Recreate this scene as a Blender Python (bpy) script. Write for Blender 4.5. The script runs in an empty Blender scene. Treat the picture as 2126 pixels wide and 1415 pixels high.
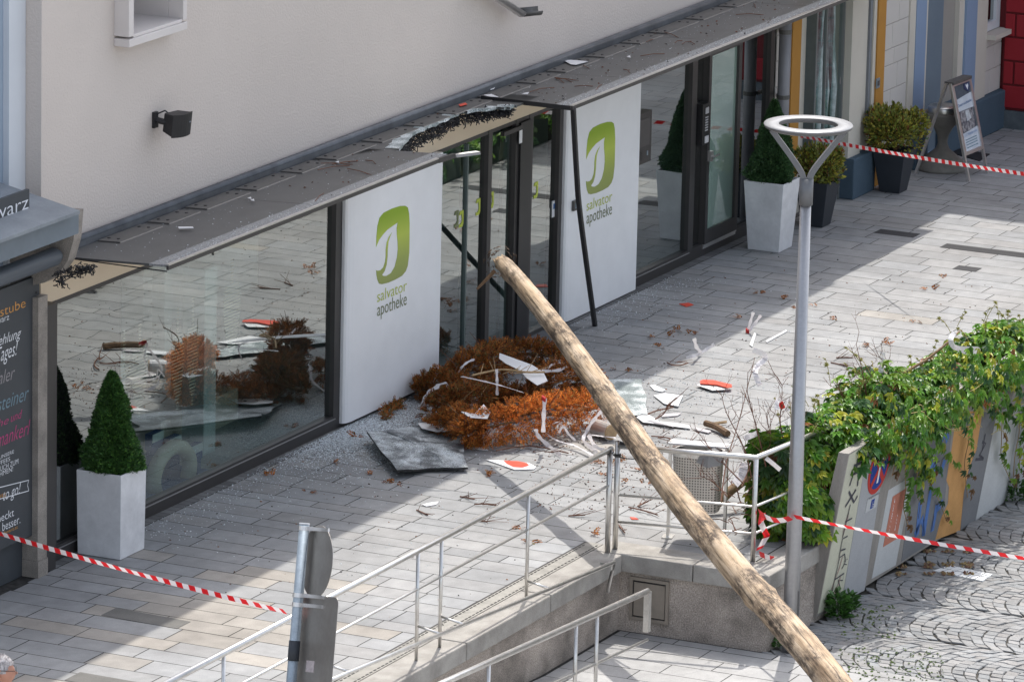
import bpy, math, random
from mathutils import Vector, Matrix
random.seed(11)
rnd = random.uniform
S = bpy.context.scene

# ------------------------------------------------------------------ camera
F_PX, CX, CY = 11811.0, 1063.0, 707.5
CAM = Vector((-49.5, -25.319, 14.413))
dn = Vector((-1113, 48700, F_PX)).normalized()
xv = Vector((5807, -2698, F_PX)).normalized()
xv = (xv - dn * xv.dot(dn)).normalized()
zv = -dn
yv = zv.cross(xv)
ROT = Matrix((xv, yv, zv))            # camera axes (right, down, forward) -> world
cd = bpy.data.cameras.new('camera'); cam = bpy.data.objects.new('camera', cd)
S.collection.objects.link(cam); S.camera = cam
cd.lens = 200; cd.sensor_width = 36; cd.clip_start = 0.5; cd.clip_end = 2000
right, down, fwd = ROT.col[0], ROT.col[1], ROT.col[2]
mw = Matrix.Identity(4)
for i in range(3):
    mw[i][0] = right[i]; mw[i][1] = -down[i]; mw[i][2] = -fwd[i]; mw[i][3] = CAM[i]
cam.matrix_world = mw

# ------------------------------------------------------------------ light
SUN_EL = math.radians(60)
SUN_AZ = math.radians(-162)           # direction the light travels
w = bpy.data.worlds.new("World"); S.world = w; w.use_nodes = True
wn = w.node_tree.nodes; wl = w.node_tree.links
sky = wn.new('ShaderNodeTexSky'); sky.sky_type = 'NISHITA'; sky.sun_disc = False
sky.sun_elevation = SUN_EL
tosun = Vector((-math.cos(SUN_AZ) * math.cos(SUN_EL), -math.sin(SUN_AZ) * math.cos(SUN_EL), math.sin(SUN_EL)))
sky.sun_rotation = math.atan2(tosun.x, tosun.y)
sky.dust_density = 3.0; sky.ozone_density = 0.6
hs = wn.new('ShaderNodeHueSaturation'); hs.inputs['Saturation'].default_value = 0.50
wl.new(sky.outputs[0], hs.inputs['Color']); wl.new(hs.outputs[0], wn['Background'].inputs[0]); wn['Background'].inputs[1].default_value = 0.15
sd = bpy.data.lights.new('sun', 'SUN'); so = bpy.data.objects.new('sun', sd); S.collection.objects.link(so)
sd.energy = 2.1; sd.angle = math.radians(0.5); sd.color = (1.0, 0.955, 0.88)
so.rotation_mode = 'QUATERNION'; so.rotation_quaternion = (-tosun).to_track_quat('-Z', 'Y')
so.location = (10, 5, 30)
S.view_settings.view_transform = 'Standard'; S.view_settings.look = 'None'
S.view_settings.exposure = 1.05; S.view_settings.gamma = 1.0
S.cycles.transparent_max_bounces = 16

# ------------------------------------------------------------------ pixel rays -> points on real planes
def ray(px, py): return ROT @ Vector(((px - CX) / F_PX, (py - CY) / F_PX, 1.0))
def hit(px, py, p0, n):
    d = ray(px, py); n = Vector(n); return CAM + d * ((Vector(p0) - CAM).dot(n) / d.dot(n))
def Zp(px, py, z=0.0): return hit(px, py, (0, 0, z), (0, 0, 1))
def Yp(px, py, y=0.0): return hit(px, py, (0, y, 0), (0, 1, 0))
def Xp(px, py, x=0.0): return hit(px, py, (x, 0, 0), (1, 0, 0))
def Dp(px, py, t): return CAM + ray(px, py) * t

# ------------------------------------------------------------------ materials
def mat(name, c1, c2=None, rough=0.6, metal=0.0, scale=6.0, detail=6, bump=0.0, bscale=60.0, attr=False,
        spec=0.5, trans=0.0, stretch=None, fine=0.0, fscale=150.0, contrast=(0.3, 0.7), stain=0.0, sscale=0.8, coat=0.0, bdist=0.01):
    m = bpy.data.materials.new(name); m.use_nodes = True
    N = m.node_tree.nodes; L = m.node_tree.links
    b = N['Principled BSDF']
    b.inputs['Roughness'].default_value = rough; b.inputs['Metallic'].default_value = metal
    b.inputs['Specular IOR Level'].default_value = spec
    if coat: b.inputs['Coat Weight'].default_value = coat
    if stretch:
        tc = N.new('ShaderNodeTexCoord'); mp = N.new('ShaderNodeMapping'); mp.inputs['Scale'].default_value = stretch
        L.new(tc.outputs['Object'], mp.inputs['Vector']); vec = mp.outputs['Vector']
    else:
        g = N.new('ShaderNodeNewGeometry'); vec = g.outputs['Position']
    def noise(sc, det=5, ro=0.6):
        n = N.new('ShaderNodeTexNoise'); n.inputs['Scale'].default_value = sc; n.inputs['Detail'].default_value = det
        n.inputs['Roughness'].default_value = ro; L.new(vec, n.inputs['Vector']); return n
    c2 = c2 or tuple(v * 0.86 for v in c1)
    if attr:
        a = N.new('ShaderNodeAttribute'); a.attribute_name = 'Col'
        col = a.outputs['Color']
        n = noise(scale, detail); r = N.new('ShaderNodeMapRange')
        r.inputs['From Min'].default_value = contrast[0]; r.inputs['From Max'].default_value = contrast[1]
        r.inputs['To Min'].default_value = c2[0]; r.inputs['To Max'].default_value = c1[0]
        L.new(n.outputs['Fac'], r.inputs['Value'])
        mx = N.new('ShaderNodeMix'); mx.data_type = 'RGBA'; mx.blend_type = 'MULTIPLY'; mx.inputs['Factor'].default_value = 1
        L.new(col, mx.inputs['A']); L.new(r.outputs['Result'], mx.inputs['B']); col = mx.outputs['Result']
    else:
        n = noise(scale, detail); r = N.new('ShaderNodeValToRGB')
        r.color_ramp.elements[0].position = contrast[0]; r.color_ramp.elements[1].position = contrast[1]
        r.color_ramp.elements[0].color = (*c2, 1); r.color_ramp.elements[1].color = (*c1, 1)
        L.new(n.outputs['Fac'], r.inputs['Fac']); col = r.outputs['Color']
    for amt, sc in ((fine, fscale), (stain, sscale)):
        if amt:
            n2 = noise(sc, 3 if sc > 20 else 6); r2 = N.new('ShaderNodeMapRange')
            r2.inputs['From Min'].default_value = 0.3; r2.inputs['From Max'].default_value = 0.7
            r2.inputs['To Min'].default_value = 1 - amt; r2.inputs['To Max'].default_value = 1 + amt * 0.6
            L.new(n2.outputs['Fac'], r2.inputs['Value'])
            mx = N.new('ShaderNodeMix'); mx.data_type = 'RGBA'; mx.blend_type = 'MULTIPLY'; mx.inputs['Factor'].default_value = 1
            L.new(col, mx.inputs['A']); L.new(r2.outputs['Result'], mx.inputs['B']); col = mx.outputs['Result']
    L.new(col, b.inputs['Base Color'])
    if bump:
        n3 = noise(bscale, 4, 0.55); bp = N.new('ShaderNodeBump'); bp.inputs['Strength'].default_value = bump
        bp.inputs['Distance'].default_value = bdist
        L.new(n3.outputs['Fac'], bp.inputs['Height']); L.new(bp.outputs['Normal'], b.inputs['Normal'])
    if trans:
        out = N['Material Output']; t = N.new('ShaderNodeBsdfTranslucent'); mxs = N.new('ShaderNodeMixShader')
        mxs.inputs[0].default_value = trans; L.new(col, t.inputs['Color'])
        L.new(b.outputs[0], mxs.inputs[1]); L.new(t.outputs[0], mxs.inputs[2]); L.new(mxs.outputs[0], out.inputs['Surface'])
    return m

def glass_mat(name, refl, tint, wob=0.0, wscale=2.0, black=None):
    """a pane: mirror layer over a clear (or black backed) sheet"""
    m = bpy.data.materials.new(name); m.use_nodes = True
    N = m.node_tree.nodes; L = m.node_tree.links
    for n in list(N):
        if n.type != 'OUTPUT_MATERIAL': N.remove(n)
    out = [n for n in N if n.type == 'OUTPUT_MATERIAL'][0]
    g = N.new('ShaderNodeBsdfGlossy'); g.inputs['Roughness'].default_value = 0.0; g.inputs['Color'].default_value = (0.93, 0.97, 0.95, 1)
    if black: t = N.new('ShaderNodeBsdfDiffuse'); t.inputs['Color'].default_value = (*black, 1)
    else: t = N.new('ShaderNodeBsdfTransparent'); t.inputs['Color'].default_value = (*tint, 1)
    mx = N.new('ShaderNodeMixShader')
    lw = N.new('ShaderNodeFresnel'); lw.inputs['IOR'].default_value = 1.5
    mr = N.new('ShaderNodeMapRange'); mr.inputs['From Min'].default_value = 0.04; mr.inputs['From Max'].default_value = 0.14
    mr.inputs['To Min'].default_value = refl * 0.35; mr.inputs['To Max'].default_value = refl
    L.new(lw.outputs[0], mr.inputs['Value']); L.new(mr.outputs[0], mx.inputs[0])
    L.new(t.outputs[0], mx.inputs[1]); L.new(g.outputs[0], mx.inputs[2]); L.new(mx.outputs[0], out.inputs['Surface'])
    if wob:
        ge = N.new('ShaderNodeNewGeometry'); n = N.new('ShaderNodeTexNoise'); n.inputs['Scale'].default_value = wscale; n.inputs['Detail'].default_value = 1
        L.new(ge.outputs['Position'], n.inputs['Vector'])
        bp = N.new('ShaderNodeBump'); bp.inputs['Strength'].default_value = wob; bp.inputs['Distance'].default_value = 0.02
        L.new(n.outputs['Fac'], bp.inputs['Height']); L.new(bp.outputs[0], g.inputs['Normal'])
    return m

M = {}
M['stucco'] = mat('stucco', (0.625, 0.565, 0.52), (0.59, 0.532, 0.488), 0.9, scale=0.7, bump=0.55, bscale=42, bdist=0.012, fine=0.04, fscale=90, spec=0.2)
M['cream'] = mat('cream_render', (0.74, 0.62, 0.47), (0.70, 0.58, 0.44), 0.9, scale=2, bump=0.3, bscale=80, spec=0.2)
M['slab'] = mat('paving_slab', (1.08,) * 3, (0.86,) * 3, 0.85, scale=5, attr=True, fine=0.14, fscale=110, stain=0.20, sscale=0.8, bump=0.25, bscale=150, bdist=0.004, spec=0.25)
M['joint'] = mat('joint_sand', (0.075, 0.072, 0.068), (0.03, 0.03, 0.03), 0.95, scale=12, spec=0.1)
M['sett'] = mat('granite_sett', (1.08,) * 3, (0.88,) * 3, 0.85, scale=14, attr=True, fine=0.14, fscale=160, stain=0.12, sscale=1.0, bump=0.5, bscale=70, spec=0.25)
M['sett_joint'] = mat('sett_joint', (0.10, 0.095, 0.085), (0.05, 0.048, 0.043), 0.95, scale=10, spec=0.1)
M['concrete'] = mat('washed_concrete', (0.47, 0.41, 0.36), (0.20, 0.178, 0.155), 0.9, scale=2.2, detail=12, bump=0.8, bscale=70, fine=0.5, fscale=75, contrast=(0.30, 0.58), spec=0.2, stain=0.3, sscale=1.3)
M['coping'] = mat('coping_stone', (0.42, 0.40, 0.37), (0.26, 0.245, 0.225), 0.85, scale=4, detail=10, bump=0.4, bscale=130, fine=0.15, fscale=150, spec=0.25)
M['granite'] = mat('granite', (0.36, 0.325, 0.29), (0.22, 0.20, 0.18), 0.85, scale=5, fine=0.35, fscale=130, bump=0.3, bscale=120, spec=0.3)
M['steel'] = mat('stainless_steel', (0.74, 0.725, 0.70), (0.60, 0.585, 0.56), 0.33, 1.0, scale=9, stretch=None, fine=0.08, fscale=60)
M['galv'] = mat('galvanised_steel', (0.34, 0.40, 0.46), (0.26, 0.31, 0.36), 0.5, 0.55, scale=14, fine=0.1, fscale=60)
M['alu_back'] = mat('sign_back_aluminium', (0.38, 0.355, 0.33), (0.29, 0.27, 0.25), 0.42, 0.7, scale=3, fine=0.06, fscale=25)
M['frame'] = mat('brown_grey_frame', (0.060, 0.056, 0.056), (0.05, 0.047, 0.047), 0.42, 0.25, scale=5)
M['frame_dark'] = mat('dark_frame', (0.016, 0.016, 0.018), (0.012, 0.012, 0.014), 0.35, scale=5)
M['zinc'] = mat('zinc_sheet', (0.27, 0.30, 0.335), (0.19, 0.215, 0.245), 0.5, 0.35, scale=3, detail=8, fine=0.08, fscale=30)
M['zinc_dark'] = mat('lead_flashing', (0.15, 0.16, 0.175), (0.085, 0.09, 0.10), 0.5, 0.4, scale=4, detail=8)
M['panel'] = mat('white_panel', (0.86, 0.865, 0.88), (0.80, 0.805, 0.82), 0.38, scale=0.9, detail=8, stain=0.04, sscale=3)
M['leaf_green'] = None
M['canopy'] = mat('smoked_canopy_glass', (0.095, 0.095, 0.094), (0.075, 0.075, 0.075), 0.42, scale=3, fine=0.25, fscale=140, spec=0.5, stain=0.12, sscale=2.0)
M['canopy_edge'] = mat('speckled_canopy_sheen', (0.30, 0.305, 0.31), (0.17, 0.175, 0.18), 0.5, scale=60, detail=4, fine=0.55, fscale=190, contrast=(0.35, 0.6))  # glass reflection put into the colour as a paler band, with dirt speckles
M['plate'] = mat('clamp_plate', (0.13, 0.125, 0.12), (0.10, 0.097, 0.094), 0.5, 0.3, scale=8)
M['alu'] = mat('aluminium_profile', (0.70, 0.68, 0.67), (0.6, 0.58, 0.57), 0.32, 0.8, scale=8)
M['black'] = mat('black_plastic', (0.016, 0.016, 0.018), (0.01, 0.01, 0.012), 0.5, scale=8)
M['speaker'] = mat('speaker_plastic', (0.022, 0.022, 0.025), (0.016, 0.016, 0.018), 0.55, scale=12)
M['pot_white'] = mat('silver_white_planter', (0.72, 0.725, 0.745), (0.61, 0.615, 0.635), 0.45, 0.0, scale=3.5, detail=9, fine=0.04, fscale=30, stain=0.06, sscale=7)
M['pot_grey'] = mat('anthracite_planter', (0.030, 0.036, 0.046), (0.024, 0.029, 0.038), 0.55, scale=4)
M['soil'] = mat('soil', (0.05, 0.035, 0.022), (0.025, 0.018, 0.012), 0.95, scale=30, bump=0.5)
M['needle'] = mat('conifer_needle', (1.2,) * 3, (0.7,) * 3, 0.55, attr=True, scale=9, trans=0.18)
M['ivy'] = mat('creeper_leaf', (1.15,) * 3, (0.8,) * 3, 0.42, attr=True, scale=7, trans=0.32)
M['dead'] = mat('dead_needle', (1.25,) * 3, (0.7,) * 3, 0.75, attr=True, scale=10, trans=0.22, spec=0.25)
M['bark'] = mat('bark', (0.20, 0.12, 0.065), (0.09, 0.055, 0.03), 0.85, scale=20, bump=0.5, bscale=60)
M['twig'] = mat('dry_twig', (0.19, 0.085, 0.05), (0.10, 0.045, 0.03), 0.8, scale=14)
M['twig_light'] = mat('straw_twig', (0.42, 0.30, 0.16), (0.28, 0.18, 0.09), 0.8, scale=14)
M['wood'] = mat('raw_wood', (0.50, 0.35, 0.20), (0.33, 0.22, 0.12), 0.75, scale=18, bump=0.3)
M['white'] = mat('white_sheet', (0.80, 0.80, 0.81), (0.74, 0.74, 0.76), 0.4, scale=4)
M['ribbon'] = mat('white_ribbon', (0.74, 0.72, 0.74), (0.66, 0.63, 0.65), 0.4, scale=10, trans=0.3)
M['ribbon_red'] = mat('red_ribbon', (0.62, 0.04, 0.035), (0.5, 0.03, 0.03), 0.45, scale=10, trans=0.25)
M['red'] = mat('red_print', (0.72, 0.075, 0.035), (0.66, 0.06, 0.03), 0.45, scale=6)
M['paint_red'] = mat('red_paint', (0.33, 0.022, 0.03), (0.30, 0.02, 0.028), 0.7, scale=2, spec=0.25, bump=0.15, bscale=60)
M['paint_red_groove'] = mat('red_groove', (0.15, 0.01, 0.014), None, 0.8, scale=2)
M['paint_white'] = mat('off_white_render', (0.60, 0.565, 0.53), (0.56, 0.53, 0.50), 0.85, scale=2, bump=0.2, bscale=70, spec=0.2)
M['paint_cream'] = mat('cream_paint', (0.62, 0.58, 0.51), (0.57, 0.53, 0.47), 0.8, scale=2, spec=0.2)
M['paint_blue'] = mat('blue_grey_paint', (0.25, 0.33, 0.47), (0.23, 0.305, 0.44), 0.8, scale=2, spec=0.2)
M['paint_grey'] = mat('slate_grey_paint', (0.17, 0.215, 0.26), (0.15, 0.19, 0.235), 0.8, scale=2, spec=0.2)
M['paint_taupe'] = mat('taupe_paint', (0.33, 0.31, 0.28), (0.30, 0.28, 0.26), 0.8, scale=2, spec=0.2)
M['plinth'] = mat('blue_plinth', (0.085, 0.125, 0.165), (0.07, 0.105, 0.14), 0.85, scale=3, bump=0.5, bscale=60, spec=0.2)
M['ochre'] = mat('ochre_paint', (0.50, 0.25, 0.055), (0.43, 0.21, 0.05), 0.7, scale=2, spec=0.25)
M['bak_blue'] = mat('pale_blue_render', (0.33, 0.40, 0.49), (0.30, 0.37, 0.46), 0.85, scale=2, bump=0.25, bscale=70, spec=0.2)
M['bak_white'] = mat('white_pilaster', (0.62, 0.65, 0.69), (0.58, 0.61, 0.65), 0.85, scale=2, spec=0.2)
M['board'] = mat('chalk_board', (0.052, 0.058, 0.066), (0.042, 0.048, 0.055), 0.6, scale=3, detail=8)
M['txt_white'] = mat('white_lettering', (0.78, 0.80, 0.84), None, 0.6)
M['txt_orange'] = mat('orange_lettering', (0.62, 0.30, 0.07), None, 0.6)
M['txt_chalk'] = mat('grey_chalk', (0.36, 0.33, 0.34), (0.20, 0.19, 0.20), 0.8, scale=60)
M['txt_bluechalk'] = mat('blue_chalk', (0.20, 0.30, 0.36), (0.12, 0.19, 0.23), 0.8, scale=60)
M['txt_pink'] = mat('pink_chalk', (0.52, 0.06, 0.20), (0.30, 0.045, 0.13), 0.8, scale=60)
M['txt_green'] = mat('lime_lettering', (0.50, 0.58, 0.07), None, 0.5)
M['txt_olive'] = mat('olive_lettering', (0.17, 0.20, 0.09), None, 0.5)
M['glass'] = glass_mat('shop_glass', 0.54, (0.62, 0.76, 0.73), 0.005, 1.2)
M['glass_door'] = glass_mat('door_glass', 0.52, (0.56, 0.68, 0.65), 0.004, 1.2)
M['glass_frost'] = glass_mat('frosted_door_glass', 0.42, (1, 1, 1), 0.004, 1.2, (0.30, 0.42, 0.36))
M['glass_black'] = glass_mat('black_glass', 0.52, (1, 1, 1), 0.05, 2.2, (0.006, 0.006, 0.007))
M['shop_floor'] = mat('shop_floor', (0.42, 0.44, 0.44), None, 0.5, scale=3)
M['shop_wall'] = mat('shop_wall', (0.55, 0.58, 0.58), None, 0.8, scale=2)
M['display'] = mat('display_white', (0.82, 0.86, 0.86), None, 0.6, scale=3)
M['display_blue'] = mat('display_blue', (0.05, 0.13, 0.32), None, 0.6, scale=3)
M['display_beige'] = mat('display_beige', (0.80, 0.72, 0.60), None, 0.7, scale=5)
M['ground'] = mat('far_ground', (0.25, 0.25, 0.24), (0.18, 0.18, 0.175), 0.9, scale=1)
M['far_street'] = mat('far_street', (0.36, 0.35, 0.34), (0.30, 0.295, 0.29), 0.9, scale=1)
M['skin'] = mat('skin', (0.52, 0.26, 0.18), (0.46, 0.22, 0.15), 0.5, scale=14)
M['hair'] = mat('grey_hair', (0.55, 0.52, 0.52), (0.22, 0.20, 0.20), 0.6, scale=70, stretch=(1, 1, 0.25), contrast=(0.35, 0.6))
M['shirt'] = mat('dark_shirt', (0.05, 0.06, 0.09), None, 0.8, scale=20)
M['crackle'] = None

def crackle_mat(name, base, white, sc, thr):
    m = bpy.data.materials.new(name); m.use_nodes = True
    N = m.node_tree.nodes; L = m.node_tree.links; b = N['Principled BSDF']; b.inputs['Roughness'].default_value = 0.3
    g = N.new('ShaderNodeNewGeometry'); n = N.new('ShaderNodeTexNoise'); n.inputs['Scale'].default_value = sc; n.inputs['Detail'].default_value = 4
    n.inputs['Roughness'].default_value = 0.8
    v = N.new('ShaderNodeTexVoronoi'); v.feature = 'DISTANCE_TO_EDGE'; v.inputs['Scale'].default_value = sc * 1.6
    L.new(g.outputs['Position'], n.inputs['Vector']); L.new(g.outputs['Position'], v.inputs['Vector'])
    r = N.new('ShaderNodeValToRGB'); r.color_ramp.elements[0].position = thr; r.color_ramp.elements[1].position = thr + 0.16
    r.color_ramp.elements[0].color = (*base, 1); r.color_ramp.elements[1].color = (*white, 1)
    nb = N.new('ShaderNodeTexNoise'); nb.inputs['Scale'].default_value = 5; nb.inputs['Detail'].default_value = 6; L.new(g.outputs['Position'], nb.inputs['Vector'])
    ab = N.new('ShaderNodeMath'); ab.operation = 'MULTIPLY_ADD'; ab.inputs[1].default_value = 1.3; ab.inputs[2].default_value = -.62; L.new(nb.outputs['Fac'], ab.inputs[0])
    ac = N.new('ShaderNodeMath'); ac.operation = 'ADD'; L.new(ab.outputs[0], ac.inputs[0]); L.new(n.outputs['Fac'], ac.inputs[1])
    a = N.new('ShaderNodeMath'); a.operation = 'MULTIPLY_ADD'; a.inputs[1].default_value = -1.2
    L.new(v.outputs['Distance'], a.inputs[0]); L.new(ac.outputs[0], a.inputs[2])
    L.new(a.outputs[0], r.inputs['Fac']); L.new(r.outputs['Color'], b.inputs['Base Color'])
    bp = N.new('ShaderNodeBump'); bp.inputs['Strength'].default_value = 0.6; bp.inputs['Distance'].default_value = 0.01
    L.new(n.outputs['Fac'], bp.inputs['Height']); L.new(bp.outputs[0], b.inputs['Normal'])
    return m
M['crackle'] = crackle_mat('crazed_dark_glass', (0.075, 0.085, 0.095), (0.62, 0.67, 0.70), 60, 0.36)
M['crackle_light'] = crackle_mat('crazed_clear_glass', (0.20, 0.24, 0.245), (0.75, 0.80, 0.81), 50, 0.36)

def tape_mat():
    m = bpy.data.materials.new('barrier_tape_stripes'); m.use_nodes = True
    N = m.node_tree.nodes; L = m.node_tree.links; b = N['Principled BSDF']; b.inputs['Roughness'].default_value = 0.35
    a = N.new('ShaderNodeAttribute'); a.attribute_name = 'Col'; L.new(a.outputs['Color'], b.inputs['Base Color'])
    t = N.new('ShaderNodeBsdfTranslucent'); mx = N.new('ShaderNodeMixShader'); mx.inputs[0].default_value = 0.35
    L.new(a.outputs['Color'], t.inputs['Color']); L.new(b.outputs[0], mx.inputs[1]); L.new(t.outputs[0], mx.inputs[2])
    L.new(mx.outputs[0], N['Material Output'].inputs['Surface'])
    return m
M['tape'] = tape_mat()

def logo_mat():
    m = bpy.data.materials.new('printed_green_gradient'); m.use_nodes = True
    N = m.node_tree.nodes; L = m.node_tree.links; b = N['Principled BSDF']; b.inputs['Roughness'].default_value = 0.4
    g = N.new('ShaderNodeNewGeometry'); s = N.new('ShaderNodeSeparateXYZ'); L.new(g.outputs['Position'], s.inputs[0])
    mr = N.new('ShaderNodeMapRange'); mr.inputs['From Min'].default_value = 1.25; mr.inputs['From Max'].default_value = 2.02
    L.new(s.outputs['Z'], mr.inputs['Value'])
    r = N.new('ShaderNodeValToRGB'); e = r.color_ramp.elements
    e[0].position = 0.0; e[0].color = (0.25, 0.29, 0.085, 1); e[1].position = 1.0; e[1].color = (0.26, 0.40, 0.008, 1)
    x = e.new(0.35); x.color = (0.32, 0.38, 0.08, 1); x = e.new(0.68); x.color = (0.46, 0.56, 0.07, 1)
    L.new(mr.outputs[0], r.inputs[0]); L.new(r.outputs[0], b.inputs['Base Color'])
    return m
M['leaf_green'] = logo_mat()

def log_mat():
    m = bpy.data.materials.new('weathered_peeled_log'); m.use_nodes = True
    N = m.node_tree.nodes; L = m.node_tree.links; b = N['Principled BSDF']; b.inputs['Roughness'].default_value = 0.72
    b.inputs['Specular IOR Level'].default_value = 0.25
    tc = N.new('ShaderNodeTexCoord')
    def nz(sc, mapping, det=6, ro=0.6):
        mp = N.new('ShaderNodeMapping'); mp.inputs['Scale'].default_value = mapping
        n = N.new('ShaderNodeTexNoise'); n.inputs['Scale'].default_value = sc; n.inputs['Detail'].default_value = det; n.inputs['Roughness'].default_value = ro
        L.new(tc.outputs['Object'], mp.inputs[0]); L.new(mp.outputs[0], n.inputs['Vector']); return n
    n1 = nz(9, (1.2, 1.2, 0.14)); n2 = nz(3.2, (1, 1, 0.5), 8); n3 = nz(38, (1, 1, 0.035), 4, 0.75); n4 = nz(16, (1, 1, 0.35), 8, 0.75)
    r1 = N.new('ShaderNodeValToRGB'); e = r1.color_ramp.elements
    e[0].position = 0.30; e[0].color = (0.22, 0.15, 0.095, 1); e[1].position = 0.66; e[1].color = (0.57, 0.455, 0.34, 1)
    x = e.new(0.46); x.color = (0.44, 0.325, 0.215, 1)
    L.new(n1.outputs['Fac'], r1.inputs[0])
    r2 = N.new('ShaderNodeValToRGB'); r2.color_ramp.elements[0].position = 0.42; r2.color_ramp.elements[1].position = 0.56
    mxf = N.new('ShaderNodeMath'); mxf.operation = 'MULTIPLY'; L.new(n2.outputs['Fac'], r2.inputs[0])
    r4 = N.new('ShaderNodeValToRGB'); r4.color_ramp.elements[0].position = 0.40; r4.color_ramp.elements[1].position = 0.54
    L.new(n4.outputs['Fac'], r4.inputs[0]); L.new(r2.outputs[0], mxf.inputs[0]); L.new(r4.outputs[0], mxf.inputs[1])
    mx = N.new('ShaderNodeMix'); mx.data_type = 'RGBA'; mx.inputs['B'].default_value = (0.095, 0.070, 0.052, 1)
    L.new(mxf.outputs[0], mx.inputs['Factor']); L.new(r1.outputs[0], mx.inputs['A'])
    r3 = N.new('ShaderNodeMapRange'); r3.inputs['From Min'].default_value = 0.36; r3.inputs['From Max'].default_value = 0.50
    r3.inputs['To Min'].default_value = 0.30; r3.inputs['To Max'].default_value = 1.05; L.new(n3.outputs['Fac'], r3.inputs['Value'])
    m2 = N.new('ShaderNodeMix'); m2.data_type = 'RGBA'; m2.blend_type = 'MULTIPLY'; m2.inputs['Factor'].default_value = 1
    L.new(mx.outputs['Result'], m2.inputs['A']); L.new(r3.outputs[0], m2.inputs['B']); L.new(m2.outputs['Result'], b.inputs['Base Color'])
    bp = N.new('ShaderNodeBump'); bp.inputs['Strength'].default_value = 0.55; bp.inputs['Distance'].default_value = 0.02
    L.new(n3.outputs['Fac'], bp.inputs['Height']); L.new(bp.outputs[0], b.inputs['Normal'])
    return m
M['log'] = log_mat()

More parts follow.
